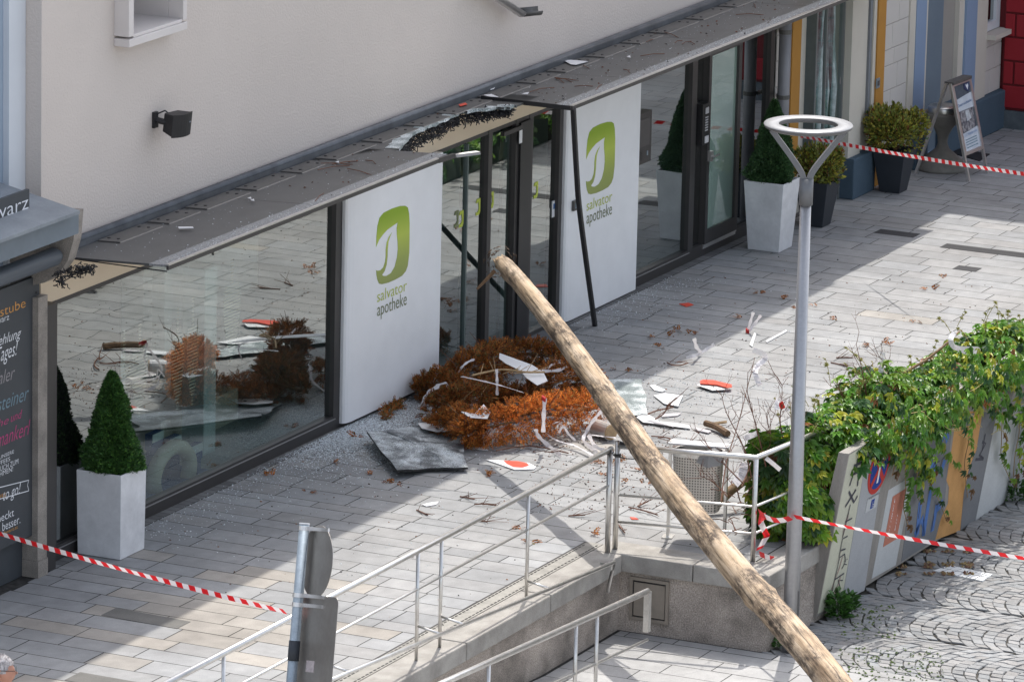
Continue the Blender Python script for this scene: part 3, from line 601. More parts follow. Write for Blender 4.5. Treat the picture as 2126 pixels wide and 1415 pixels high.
# ================================================================== PHARMACY BUILDING
bt = thing('pharmacy_building', 'pale rendered pharmacy building with glazed shop front and brown grey frames', 'building', (2.5, 0, 0))
UX0, UX1, UZ = -5.97, 11.06, 2.47
win = (Yp(275, 75).x, Yp(372, 60).x)                 # small framed opening upstairs
_w = Yp(276, 75, -.15); wx0, wx1, wz0, wz1 = _w.x, Yp(380, 43, -.15).x, _w.z + .0, 5.9
m = MB()
m.box(UX0, wx0, 0, 0.9, 2.85, 8); m.box(wx1, UX1, 0, 0.9, 2.85, 8); m.box(wx0, wx1, 0, 0.9, 2.85, wz0); m.box(wx0, wx1, 0, 0.9, wz1, 8)
m.box(UX0, UX1, 0.9, 7, 2.85, 8)
m.build('upper_wall', 'stucco', bt)
m = MB(); m.box(UX0 + .003, UX1 - .003, 0.003, 0.35, UZ, 2.85); m.build('fascia_band', 'cream', bt)
m = MB(); m.box(UX0 - .1, 13.05, -0.40, 7.2, 8.0, 8.22); m.prism([(UX0 - .1, -.4, 8.22), (UX0 - .1, 7.2, 8.22), (UX0 - .1, 7.2, 8.4)], (19.1, 0, 0)); m.build('roof', 'zinc_dark', bt)
wf = MB()
wf.box(wx0 - .09, wx0, -0.16, 0.0, wz0 - .0, 6.0); wf.box(wx0 - .0, wx0 + .012, -.15, .86, wz0, 6.0); wf.box(wx1 - .012, wx1 + .06, -0.16, 0.0, wz0, 6.0); wf.box(wx1 - .012, wx1 - .001, 0.001, .86, wz0, 6.0); wf.box(wx0 + .013, wx1 - .013, -.15, .86, wz0 - .02, wz0 + .012); wf.box(wx0 - .09, wx1 + .06, -0.165, -.001, wz0 - .095, wz0 - .021)
fr = soft(wf.build('window', mat('window_surround', (0.66, 0.62, 0.60), (0.62, 0.58, 0.56), 0.6, scale=3), bt), 0.006)
m = MB(); m.box(wx0 + .013, wx1 - .013, 0.85, 0.89, wz0, wz1); m.build('pane', 'glass_black', fr)
m = MB(); m.box(UX0, UX1, -0.11, 0.0, 2.90, 2.985); m.build('lead_flashing', 'zinc_dark', bt)
m = MB(); m.tube([(UX0 + .02, -.07, 2.99), (13.2, -.07, 2.99)], 0.040, 14); m.build('wall_gutter', 'zinc_dark', bt, smooth=True)
# interior
m = MB(); m.box(UX0 + .2, UX1 - .1, 0.15, 5.0, -0.05, 0.02); m.build('shop_floor', 'shop_floor', bt)
m = MB(); m.box(UX0 + .2, UX1 - .1, 5.0, 5.1, 0.02, 2.6); m.box(UX0 + .1, UX0 + .2, 0.1, 5.1, 0, 2.6); m.box(UX1 - .1, UX1, 0.1, 5.1, 0, 2.6); m.build('shop_wall', 'shop_wall', bt)
m = MB(); m.box(UX0 + .2, UX1 - .1, 0.36, 5.0, 2.6, 2.7); m.build('shop_ceiling', 'shop_wall', bt)
for a, b3 in ((0.05, 2.05), (5.25, 7.0)): MB().box(a, b3, 0.06, 0.2, 0, UZ).build('solid_bay', 'frame_dark', bt)
sealm0 = mat('sill_edge_grey', (.34, .33, .33), None, .45, .4)
# frames: window bays
def vx(px, py): return Yp(px, py, 0.0).x
def window(name, x0, x1, z0, z1, gl, posts, y=0.045):
    f = MB()
    for a, b3 in posts: f.box(a, b3, -0.005, 0.09, z0, z1)
    f.box(x0, x1, 0.0, 0.09, z1 - .04, z1); f.box(x0, x1, -0.003, 0.09, z0, z0 + .03)
    w_ = f.build('window', 'frame', bt)
    for g0, g1, gm in gl:
        m2 = MB(); m2.poly([(g0, y, z0 + .03), (g1, y, z0 + .03), (g1, y, z1 - .04), (g0, y, z1 - .04)]); m2.build('pane', gm, w_)
    return w_
m = MB(); m.box(-5.95, 0.0, 0.0, 0.12, 0, 0.115); m.box(7.08, 11.05, 0.0, 0.12, 0, 0.115); m.box(2.12, 5.2, 0.0, 0.1, 0, 0.025); m.box(0.0, 2.12, 0.0, 0.055, 0, 0.115); m.box(5.2, 7.08, 0.0, 0.055, 0, 0.115)
m.build('base_sill', 'frame', bt)
for a, b3 in ((-5.65, -0.1), (7.1, 8.7)): MB().box(a, b3, -0.012, 0.0, 0.110, 0.120).build('sill_edge', sealm0, bt)
window('left', -5.87, -0.02, 0.115, UZ, ((-5.68, -4.41, 'glass_black'), (-4.408, -0.14, 'glass')), ((-5.87, -5.68), (-0.14, -0.02)))
d0 = [vx(*p) for p in ((908, 340), (975, 310), (1014, 298), (1022, 296), (1071, 268), (1077, 264), (1099, 254), (1107, 252), (1163, 226))]
window('door bay', 2.12, 5.2, 0.025, UZ, ((d0[0], d0[1], 'glass_door'), (d0[1] + .03, d0[2], 'glass_door'), (d0[3], d0[4], 'glass_door'), (d0[7], d0[8], 'glass_door')),
       ((2.12, d0[0] + .05), (d0[2], d0[3]), (d0[4], d0[5]), (d0[6], d0[7]), (d0[8], 5.2)))
m = MB(); m.box(d0[5], d0[6], -0.03, 0.1, 0.0, UZ - .045); m.build('door_post', 'frame_dark', bt)
m = MB(); m.box(d0[1], d0[1] + .03, 0.02, 0.1, .055, 2.40); m.box(d0[4] - .17, d0[4] - .02, 0.06, 0.1, .055, 2.40); m.build('sliding_leaf_edge', mat('green_grey_edge', (0.10, 0.135, 0.13), None, 0.4), bt)
m = MB(); m.box(2.15, 5.15, -0.30, -0.0, 0.001, 0.010); m.build('door_mat_well', mat('threshold', (0.17, 0.17, 0.175), (0.12, 0.12, 0.125), 0.7, scale=30), bt)
m = MB(); m.box(d0[3] + .2, d0[3] + .65, -0.045, 0.0, 2.36, 2.405); m.build('door_sensor', 'frame', bt)
window('right bay', 7.08, 11.05, 0.115, UZ, ((7.10, 8.66, 'glass'), (8.80, 9.07, 'glass_black'), (10.03, 10.93, 'glass_black')), ((8.66, 8.80), (10.93, 11.05)))
dl = MB()
for q in ((9.08, 9.15, .14, 2.40), (9.93, 10.02, .14, 2.40), (9.15, 9.93, .14, .30), (9.15, 9.93, 2.33, 2.40)): dl.box(q[0], q[1], -0.03, 0.06, q[2], q[3])
dl = dl.build('door', 'frame', bt)
m = MB(); m.box(9.15, 9.93, 0.0, 0.012, .30, 2.33); m.build('pane', 'glass_frost', dl)
m = MB(); hz = Yp(1478, 318).z; m.box(9.10, 9.16, -0.075, -0.03, hz - .06, hz + .06); m.tube([(9.12, -.07, hz), (9.12, -.10, hz), (9.26, -.10, hz)], .012, 8); m.build('handle', 'alu', dl)
m = MB(); m.box(9.08, 10.02, -0.022, 0.0, .118, .139); m.box(9.08, 10.02, -0.012, -.002, .085, .118); m.build('kick_plate', 'alu', bt)
# letter box and intercom
m = MB(); a, b3 = Yp(1312, 258, -.02), Yp(1345, 365, -.02); m.box(7.075, b3.x, -0.05, 0.04, 1.42, 2.0)
lb = m.build('letter_box', 'frame', bt)
m = MB(); m.box(7.12, b3.x - .06, -0.056, -0.05, 1.62, 1.93); m.build('flap', mat('flap_grey', (0.075, 0.07, 0.07), None, .4), lb)
m = MB()
for i in range(6): m.box(7.11, 7.22, -0.055, -0.05, 1.47 + i * .018, 1.478 + i * .018)
m.build('speaker_slots', 'frame_dark', lb); MB().box(7.33, 7.36, -0.056, -0.05, 1.50, 1.55).build('call_button', 'galv', lb)
a = Yp(1455, 218, -.05); b3 = Yp(1466, 298, -.05)
m = MB(); m.box(8.83, 9.02, -0.07, 0.045, b3.z - .0, a.z + .0); it = m.build('intercom', 'black', bt)
m = MB(); m.box(8.90, 8.99, -0.076, -0.07, a.z - .12, a.z - .05)
for i in range(6): m.box(8.90, 8.98, -0.075, -0.07, a.z - .17 - i * .03, a.z - .155 - i * .03)
m.build('name_plates', mat('label_grey', (0.45, 0.45, 0.46), None, .4), it)
m = MB(); m.box(8.90, 9.0, -0.077, -0.07, b3.z + .02, b3.z + .10); m.build('key_pad', mat('pad_grey', (0.6, 0.6, 0.62), None, .4), it)
for (px, py, lab) in ((1021, 416, ''), (993, 430, ''), (958, 455, ''), (1113, 395, ''), (948, 455, 'grey')):      # small logo transfers on the door glass
    c = Yp(px, py, 0.04); m = MB()
    o = [(c.x - .05, .04, c.z - .085), (c.x + .03, .04, c.z - .085), (c.x + .05, .04, c.z - .05), (c.x + .05, .04, c.z + .09), (c.x - .03, .04, c.z + .09), (c.x - .05, .04, c.z + .05),
         (c.x - .03, .04, c.z + .045), (c.x + .01, .04, c.z + .06), (c.x + .022, .04, c.z - .02), (c.x - .01, .04, c.z - .055), (c.x - .05, .04, c.z - .045)]
    m.prism(o, (0, .004, 0)); m.build('logo_transfer', 'txt_olive' if lab else 'txt_green', bt)
c = Yp(1151, 433, .038); m = MB(); m.box(c.x - .055, c.x + .055, .036, .042, c.z - .09, c.z + .09); st = m.build('notice_sticker', 'white', bt)
m = MB(); m.box(c.x - .035, c.x + .035, .033, .036, c.z + .0, c.z + .06); m.build('sticker_picture', 'display_blue', st)
c = Yp(1074, 280, .0); m = MB(); m.box(c.x - .02, c.x + .05, -.036, -.031, c.z - .09, c.z + .05); m.build('notice_sticker', 'white', bt)
# things on display inside the window
def ped(name, x0, x1, y0, y1, z1, mk, label, cat, grp=None):
    m = MB(); m.box(x0, x1, y0, y1, 0.02, z1); return soft(m.build(name, mk, label=label, cat=cat, group=grp), .01)
ped('display_column', -3.75, -3.5, 0.5, 0.75, 1.45, 'display', 'slim white display column behind the left shop window nearest the planter', 'column')
ped('display_column', -1.75, -1.5, 0.6, 0.85, 1.9, 'display', 'slim white display column in the middle of the left shop window', 'column')
ped('display_column', -0.75, -0.60, 1.6, 1.75, 2.4, 'display', 'white display column at the right end of the left shop window', 'column')
ped('display_column', 7.75, 8.0, 0.5, 0.75, 1.05, 'display', 'white display column with two bottles behind the right shop window', 'column')
for x, y, z, lab in ((-2.95, .45, .55, 'leftmost'), (-2.5, .5, .40, 'middle'), (-2.25, .4, .28, 'lowest')):
    m = MB(); m.box(x - .11, x + .11, y, y + .08, z - .16, z); m.box(x - .10, x + .10, y + .01, y + .07, .02, z - .16); k = m.build('product_box', 'display_blue', label=f'{lab} of the blue and white product boxes in the left shop window', cat='box', group='product boxes in the window')
    m = MB(); m.box(x - .11, x + .11, y - .004, y, z - .08, z); m.build('box_label', 'display', k)
def hang(x, ztop, zbot, wd, lab, y=0.35):
    m = MB(); z = ztop
    while z > zbot:
        f = (ztop - z) / (ztop - zbot); h = wd * (0.15 + 0.85 * math.sin(min(1, f * 1.1) * math.pi) ** 0.8) if f > .25 else wd * .16
        m.box(x - h, x + h, y, y + .004, z - .014, z); z -= .033
    m.build('paper_hanging', 'display_beige', label=lab, cat='decoration', group='striped paper hangings in the window')
hang(-3.80, 1.75, 0.72, .14, 'leftmost striped paper hanging behind the left shop window'); hang(-3.5, 1.75, 0.85, .16, 'second striped paper hanging from the left behind the shop window')
hang(-2.75, 1.75, 0.75, .13, 'third striped paper hanging from the left behind the shop window'); hang(-2.45, 1.8, 0.72, .12, 'fourth striped paper hanging from the left behind the shop window')
hang(-1.75, 2.05, 1.0, .17, 'longest striped paper hanging on the right behind the left shop window', .3)
m = MB()
for i in range(24):
    a = 2 * math.pi * i / 24
m.tube([(-2.85 + .36 * math.cos(math.pi * (i / 28 * 1.5 - .2)), .35, .13 + .26 * math.sin(math.pi * (i / 28 * 1.5 - .2))) for i in range(29)], .075, 10); m.build('wooden_bow', 'display_beige', label='beige curved wooden piece lying in the left shop window', cat='decoration', smooth=True)
m = MB(); m.add([(-5.2, .2, .025), (-2.2, .2, .025), (-2.2, .9, .025), (-5.2, .9, .025)], [(0, 1, 2, 3)]); m.box(-5.2, -2.2, .2, .9, .021, .03); m.build('blue_cloth', 'display_blue', label='blue cloth spread on the floor of the left shop window', cat='cloth')
m = MB(); m.box(-1.9, -.3, 1.0, 1.7, .02, .35); m.build('display_bench', 'display_beige', label='low beige bench at the back of the left shop window', cat='bench')
m = MB(); m.box(7.2, 10.9, 3.2, 3.5, .02, 1.8); m.build('shop_shelf', 'display', label='pale shelf unit deep inside the right shop window', cat='shelf')
m = MB(); m.box(2.4, 5.0, 3.6, 4.0, .02, 1.05); m.build('shop_counter', 'display', label='white shop counter deep behind the glass door', cat='counter')

# ------------------------------------------------------------------ two white advertising panels
OUT = [(108, 535), (112, 420), (122, 310), (145, 220), (190, 165), (280, 120), (370, 92), (425, 90), (452, 108), (466, 170), (472, 280), (471, 440), (468, 600), (452, 740), (430, 800), (390, 850), (320, 890), (240, 925), (170, 942), (140, 935), (122, 895), (112, 840), (108, 790),
       (125, 796), (155, 790), (185, 760), (205, 700), (212, 640), (213, 560), (222, 490), (245, 430), (280, 380), (262, 420), (242, 480), (234, 560), (232, 640), (222, 730), (200, 800), (172, 840), (185, 852), (220, 852), (270, 820), (310, 750), (335, 650), (344, 560), (342, 480), (333, 400), (332, 330), (342, 272),
       (300, 300), (230, 350), (180, 405), (140, 460)]
PY = -0.075
def ad_panel(x0, x1, lab, dx):
    t = thing('advertising_panel', lab, 'panel', ((x0 + x1) / 2, -0.04, 0))
    z0, z1 = 0.045 if dx == 0 else 0.02, 2.468
    prof = [(x0, -0.001), (x0, -0.035), (x0 + .02, -0.055), (x0 + .06, -0.068), (x0 + .13, PY), (x1, PY), (x1, -0.001)]
    m = MB(); m.prism([(x, y, z0) for x, y in prof], (0, 0, z1 - z0)); m.build('panel_board', 'panel', t)
    sh = Vector((dx, 0, 0))
    def lp(u, v): p = Yp(760 + u / 5.24, 410 + v / 5.24, PY); return Vector((p.x + dx, PY - .003, p.z))
    m = MB(); m.prism([lp(*p) for p in OUT], (0, .002, 0)); m.build('leaf_emblem', 'leaf_green', t)
    m = MB(); put_text(m, 'salvator', lp(118, 1140), lp(440, 1010), lp(118, 1140) + Vector((0, 0, .118)), ext=-.004); m.build('lettering', 'txt_green', t)
    m = MB(); put_text(m, 'apotheke', lp(118, 1338), lp(438, 1210), lp(118, 1338) + Vector((0, 0, .182)), ext=-.002); m.build('lettering', 'txt_olive', t)
ad_panel(0.0, 2.11, 'white advertising panel with green leaf emblem between the left window and the door', 0)
ad_panel(5.21, 7.075, 'white advertising panel with green leaf emblem to the right of the door', 5.045)
m = MB(); c = Yp(1191, 426, PY); m.box(c.x - .05, c.x + .05, PY - .03, PY, c.z - .055, c.z + .055); k = m.build('wall_socket', 'plate', label='small grey switch box on the edge of the right white panel', cat='switch')
m = MB(); m.box(c.x - .025, c.x + .03, PY - .036, PY - .03, c.z - .03, c.z + .03); m.build('switch_cover', 'galv', k)

# ================================================================== GLASS CANOPY
ct = thing('glass_canopy', 'smoked glass canopy above the shop front with a broken panel over the door', 'canopy', (2.5, -0.5, 2.8))
ZC0, ZCS = 2.925, 0.045
def zc(y): return ZC0 + ZCS * (-y)
def Cp(px, py): return hit(px, py, (0, 0, ZC0), (0, ZCS, 1))
CF = -1.24; CB = -0.12; CXL = -5.87; CXR = 13.4
BL = Cp(930, 320).x; BR = Cp(1190, 220).x
S1 = Cp(605, 421).x; S2 = Cp(1340, 164).x
seams = [CXL, S1, BL, BR, S2, S2 + 2.5, S2 + 5.0, CXR]
cap = mat('smoked_canopy_glass_clear', (0.11, 0.11, 0.11), None, 0.3, scale=3)
for x0, x1 in zip(seams[:-1], seams[1:]):
    if x0 == BL: continue
    g = .004; ye = -1.06
    m = MB(); m.prism([(x0 + g, CB, zc(CB)), (x1 - g, CB, zc(CB)), (x1 - g, ye, zc(ye)), (x0 + g, ye, zc(ye))], (0, 0, -0.02)); m.build('glass_panel', 'canopy', ct)
    m = MB(); m.prism([(x0 + g, ye, zc(ye)), (x1 - g, ye, zc(ye)), (x1 - g, CF, zc(CF)), (x0 + g, CF, zc(CF))], (0, 0, -0.02)); m.build('speckled_sheen_strip', 'canopy_edge', ct)
# remains of the broken panel: jagged inner edge
JAG = [(830, 308), (838, 296), (850, 284), (862, 274), (878, 268), (905, 256), (925, 248), (940, 240), (955, 232), (975, 229), (1000, 227), (1022, 224), (1040, 222), (1058, 222), (1072, 219)]
JL = []
for i in range(len(JAG) - 1):
    for k in range(3):
        s_ = k / 3; JL.append((JAG[i][0] * (1 - s_) + JAG[i + 1][0] * s_ + rnd(-2, 2), JAG[i][1] * (1 - s_) + JAG[i + 1][1] * s_ + rnd(-1.5, 1.5)))
JL.append(JAG[-1]); edge = [Cp(*p) for p in JL]
m = MB(); m.prism([Vector((p.x, CB, zc(CB))) for p in (edge[0] + Vector((-.9, 0, 0)), edge[-1] + Vector((.6, 0, 0)))] + [edge[-1] + Vector((.55, .0, 0))] + edge[::-1], (0, 0, -0.02)); m.build('broken_panel', 'canopy', ct)
m = MB(); inner = [Vector((p.x + rnd(-.03, .03), min(p.y + rnd(.05, .16), CB - .02), 0)) for p in edge]
for p in inner: p.z = zc(p.y) + .004
ee = [p + Vector((0, -.004, .004)) for p in edge]
for i in range(len(edge) - 1): m.add([ee[i], ee[i + 1], inner[i + 1], inner[i], ee[i] - Vector((0, 0, .03)), ee[i + 1] - Vector((0, 0, .03))], [(0, 1, 2, 3), (1, 0, 4, 5)])
m.build('crazed_edge', 'crackle_light', ct)
MB().box(BR - .0, BR + .012, CF, CB - .1, zc(CF) - .05, zc(CF) - .003).build('cut_edge', 'black', ct)
m = MB(); m.box(CXL - .012, CXL, CF - .01, CB, zc(CF) - .06, zc(CB) - .001); m.build('cut_edge', 'black', ct)
def front_bar(xa, xb):
    m = MB(); zt = zc(CF) + .006
    m.box(xa, xb, CF - .028, CF - .006, zt - .048, zt - .008); o = m.build('front_profile', 'frame', ct)
    m = MB(); m.box(xa, xb, CF - .030, CF + .004, zt - .008, zt + .004); m.build('profile_edge', 'alu', o)
front_bar(CXL - .012, BL - .25); front_bar(BR, CXR)
p0 = Vector((BL - .25, CF - .017, zc(CF) - .02)); p1 = Vector((BL + .05, CF - .05, zc(CF) - .02)); p2 = Yp(993, 317, CF - .25)
m = MB(); dd = (p2 - p1); m.obox((p0 + p1) / 2, (p1 - p0) / 2, Vector((0, .014, 0)), Vector((0, 0, .024))); m.build('bent_profile', 'frame', ct)
m = MB(); m.obox((p1 + p2) / 2, dd / 2, Vector((0, 0.003, 0.014)), Vector((0, .024, .002))); m.build('bent_profile', sealm0, ct)
# clamp plates with bolts
sealm = mat('dusty_seal', (.24, .22, .20), None, .8)
x = -6.15; LN = (.86, .80, .60); i = 0
while x < 12.2:
    L_ = LN[i % 3]; i += 1
    if x > -5.9:
        y0, y1 = -0.13, -0.36; z = lambda y: zc(y) + .012
        m = MB(); m.prism([(x, y1, z(y1)), (x + L_, y1, z(y1)), (x + L_, y0, z(y0)), (x, y0, z(y0))], (0, 0, -.011)); pl = m.build('clamp_plate', 'plate', ct)
        for u in (.12, L_ - .12):
            for yy in (-.18, -.28): MB().tube([(x + u, yy, z(yy) - .002), (x + u, yy, z(yy) + .006)], .016, 8).build('bolt', 'black', pl)
        m = MB(); m.prism([(x, y1 - .008, z(y1) - .009), (x + L_, y1 - .008, z(y1) - .009), (x + L_, y1 - .001, z(y1) - .002), (x, y1 - .001, z(y1) - .002)], (0, 0, -.003)); m.build('plate_seal', sealm, pl)
    x += L_ + .13
# dark light string hanging under the broken edge
def fairy(name, path, n, drop, lab, wd=.05):
    m = MB(); P = smooth_path(path, 10)
    nP_ = len(P)
    for k in range(n):
        i = random.randrange(len(P) - 1); dk = 1 - .75 * (i / nP_) ** 1.5; p = P[i].lerp(P[i + 1], random.random()) + Vector((rnd(-.05, .05), rnd(-.03, wd), -drop * dk * random.random() ** 1.2))
        d = Vector((rnd(-1, 1), rnd(-1, 1), rnd(-1, .4))).normalized() * rnd(.03, .075)
        mid = p + d * .5 + Vector((rnd(-.02, .02), rnd(-.02, .02), rnd(-.02, .02)))
        m.tube([p, mid, p + d], rnd(.0035, .006), 4)
    for s_ in range(3):
        m.tube([q + Vector((rnd(-.02, .02), rnd(0, wd), (-drop * .5 + rnd(-.5, .5) * drop) * (1 - .7 * i_ / nP_))) for i_, q in list(enumerate(P))[::2]], .004, 4)
    m.build(name, 'black', label=lab, cat='light string')
fairy('light_string', [p + Vector((0, .02, -.03)) for p in (edge[1], edge[8], edge[16], edge[24], edge[34], edge[-3])], 1300, .16, 'tangled black light string hanging below the broken canopy edge')
fairy('light_string', [Cp(128, 560) + Vector((0, 0, -.03)), Cp(160, 548) + Vector((0, .1, -.04)), Cp(200, 548) + Vector((0, .15, -.03)), Cp(240, 552) + Vector((0, .25, -.03))], 170, .12, 'black light string dangling at the left end of the canopy')
# fallen edge strip leaning against the right panel
A_ = Yp(1190, 226, CF - .02); C2 = Zp(1235, 676, 0.0); B2 = Yp(1205, 450, (CF + C2.y) / 2 - .12)
m = MB(); P = smooth_path([A_, A_.lerp(B2, .6) + Vector((-.02, 0, 0)), B2, C2], 5)
m.strip(P, [Vector((.028, -.028, 0))] * len(P)); m2 = MB(); m2.tube(P, [.030] * len(P), 6); m2.build('edge_strip', 'black', label='long black edge strip hanging from the canopy in front of the right panel', cat='strip')

# ------------------------------------------------------------------ loudspeaker, broken pipe
t = thing('loudspeaker', 'black wall mounted loudspeaker on the pale upper wall', 'loudspeaker', (-3.95, 0, 3.85))
c = Yp(323, 247, 0); m = MB(); m.box(c.x - .07, c.x + .0, -.03, 0, c.z - .075, c.z + .075); m.build('wall_plate', 'speaker', t)
m = MB(); m.tube([(c.x - .03, -.02, c.z), (c.x - .02, -.14, c.z - .02)], .03, 8); m.tube([(c.x - .03, -.02, c.z + .05), (c.x + .0, -.10, c.z + .09), (c.x + .02, -.15, c.z + .05)], .008, 6); m.build('bracket', 'speaker', t)
yy = -.26; Q = [Yp(321, 240, -.10), Yp(344, 228, -.16), Yp(381, 229, -.30), Yp(381, 262, -.30), Yp(342, 276, -.30), Yp(321, 268, -.12)]
# cabinet: body tapering to the back, curved grille in front
o = Vector((c.x + .06, -.12, c.z - .015)); fx = Vector((-.18, -.98, -.12)).normalized(); sx = Vector((.98, -.18, 0)).normalized(); uz = sx.cross(fx) * -1
uz = uz if uz.z > 0 else -uz
m = MB(); W_, H_ = .135, .105
back = [o + sx * a * W_ * .72 + uz * b4 * H_ * .86 for a, b4 in ((-1, -1), (1, -1), (1, 1), (-1, 1))]
front = [o + fx * .14 + sx * a * W_ + uz * b4 * H_ for a, b4 in ((-1, -1), (1, -1), (1, 1), (-1, 1))]
m.add(back + front, [(3, 2, 1, 0), (0, 1, 5, 4), (1, 2, 6, 5), (2, 3, 7, 6), (3, 0, 4, 7), (4, 5, 6, 7)]); soft(m.build('cabinet', 'speaker', t), .008)
m = MB(); cols = 9
for i in range(cols):
    for j in range(2):
        a = -1 + 2 * i / (cols - 1); m.v.append(o + fx * (.145 + .035 * (1 - a * a)) + sx * a * (W_ + .006) + uz * (H_ + .006) * (1 if j else -1))
for i in range(cols - 1): m.f.append((2 * i, 2 * i + 2, 2 * i + 3, 2 * i + 1)); m.c.append(None)
n0 = len(m.v)
m.f.append(tuple(range(0, 2 * cols, 2))[::-1]); m.f.append(tuple(range(1, 2 * cols, 2))); m.c += [None, None]
m.build('grille', 'black', t)
m = MB(); k = o + fx * .166 + sx * .08 + uz * .02; m.obox(k, sx * .018, fx * .002, uz * .006); m.build('badge', 'galv', t)
# half-round gutter piece at the top edge
pA, pB, pC = Yp(985, -45, -.12), Yp(1083, 22, -.16), Yp(1122, 18, -.30)
t = thing('gutter_end', 'shiny half round gutter end hanging from above on the pale wall', 'gutter', pB)
def half(pts, r, ups):
    m = MB(); n = 9; vs = []
    for p, u in zip(pts, ups):
        i = pts.index(p); tt = (pts[min(i + 1, len(pts) - 1)] - pts[max(i - 1, 0)]).normalized(); s_ = tt.cross(u).normalized(); u2 = s_.cross(tt)
        for k in range(n):
            a = math.pi * k / (n - 1); vs.append(p + s_ * math.cos(a) * r - u2 * math.sin(a) * r)
    fs = [(i * n + k, i * n + k + 1, (i + 1) * n + k + 1, (i + 1) * n + k) for i in range(len(pts) - 1) for k in range(n - 1)]
    m.add(vs, fs); return m
upv = Vector((0, -.3, 1))
o = half([pA, pB], .075, [upv, upv]).build('gutter_run', 'alu', t, smooth=True); sm = o.modifiers.new('s', 'SOLIDIFY'); sm.thickness = .008
o = half([pB, pC], .07, [upv, upv]).build('gutter_spout', 'plate', t, smooth=True); sm = o.modifiers.new('s', 'SOLIDIFY'); sm.thickness = .008
# downpipe at the right end of the shop
t = thing('downpipe', 'grey round downpipe between the shop front and the white neighbouring house', 'downpipe', (10.95, -.17, 0))
m = MB(); m.tube([(10.95, -.17, 0), (10.95, -.17, 2.9)], .072, 16); m.build('pipe', mat('pipe_grey', (0.27, 0.27, 0.29), (0.23, 0.23, 0.25), .5, .2, scale=4), t, smooth=True)
for px in ((1625, 68), (1612, 207)):
    z = Yp(*px, -.17).z; m = MB(); m.tube([(10.95, -.17, z - .025), (10.95, -.17, z + .025)], .077, 16); m.box(10.98, 11.22, -.10, -.07, z - .02, z + .02); m.build('pipe_clip', 'plate', t)
m = MB(); m.tube([(11.30, -.04, 0), (11.30, -.04, 2.9)], .007, 6); m.build('thin_cable', 'black', t)

# ================================================================== BAKERY (left edge)
t = thing('bakery_building', 'pale blue bakery house with zinc hood and granite pillar at the left edge', 'building', (-7.5, .2, 0))
m = MB(); m.box(-12, -6.27, .22, 6, 2.5, 8); m.build('wall', 'bak_blue', t)
m = MB(); m.box(-6.27, -5.975, .16, 6, 2.5, 8); m.build('corner_pilaster', 'bak_white', t)
m = MB(); m.box(-12, -5.98, .45, 6, 0, 2.5); m.build('lower_wall', 'frame_dark', t)
m = MB(); m.box(-6.255, -6.09, -.14, .3, 0.16, 2.62); m.box(-6.262, -6.085, -.15, .3, 0, .158); m.build('granite_pillar', 'granite', t)
m = MB(); m.box(-6.085, -5.875, -.11, .2, 0, 2.5); m.build('shop_post', 'frame', t)
m = MB(); m.box(-12, -6.26, .02, .3, 0, .52); m.build('base_panel', mat('blue_black_base', (0.05, 0.058, 0.068), None, .6), t)
# curved granite bracket under the hood (profile in y,z)
pf = [(.2, 3.42), (-.52, 3.46), (-.50, 3.20), (-.44, 3.0), (-.34, 2.86), (-.20, 2.77), (-.05, 2.72), (.2, 2.72)]
m = MB(); m.prism([(-6.25, y, z) for y, z in pf], (.14, 0, 0)); m.build('hood_bracket', 'granite', t)
hr = [(-.66, 3.50), (.2, 3.60)]
HL = Yp(166, 437, -.66)
m = MB(); m.prism([(-12, -.66, HL.z), (HL.x, -.66, HL.z), (HL.x, .2, HL.z + .17), (-12, .2, HL.z + .17)], (0, 0, -.03)); m.build('hood_roof', 'zinc', t)
m = MB(); m.box(-12, -6.30, -.58, .2, HL.z - .24, HL.z - .035); m.build('hood_fascia', mat('blue_grey_fascia', (0.17, 0.205, 0.24), None, .5, .3, scale=4), t)
m = MB(); m.tube([(-12, -.36, 3.05), (-6.36, -.36, 3.05)], .085, 14); m.tube([(-6.37, -.36, 3.05), (-6.30, -.36, 3.05)], .06, 14); m.build('awning_roller', mat('awning_tube', (0.12, 0.14, 0.165), None, .4, .3, scale=4), t, smooth=True)
# name sign on the hood
a = Yp(58, 392, -.34); b3 = Yp(60, 442, -.34)
sg = thing('name_sign', 'black name sign with pale lettering standing on the zinc hood', 'sign', (a.x - .6, -.34, HL.z + .1))
m = MB(); m.box(a.x - 2.2, a.x, -.355, -.325, b3.z, a.z); m.build('sign_board', 'board', sg)
m = MB(); m.box(a.x - .40, a.x - .30, -.35, -.33, HL.z + .05, b3.z); m.build('sign_leg', 'board', sg)
m = MB(); w1 = Yp(57, 438, -.36); w0 = Yp(-62, 500, -.36)
put_text(m, 'schwarz', Vector((a.x - 1.02, -.358, b3.z + .05)), Vector((a.x - .02, -.358, b3.z + .05)), Vector((a.x - 1.02, -.358, a.z - .045)), ext=-.008); m.build('lettering', 'txt_white', sg)
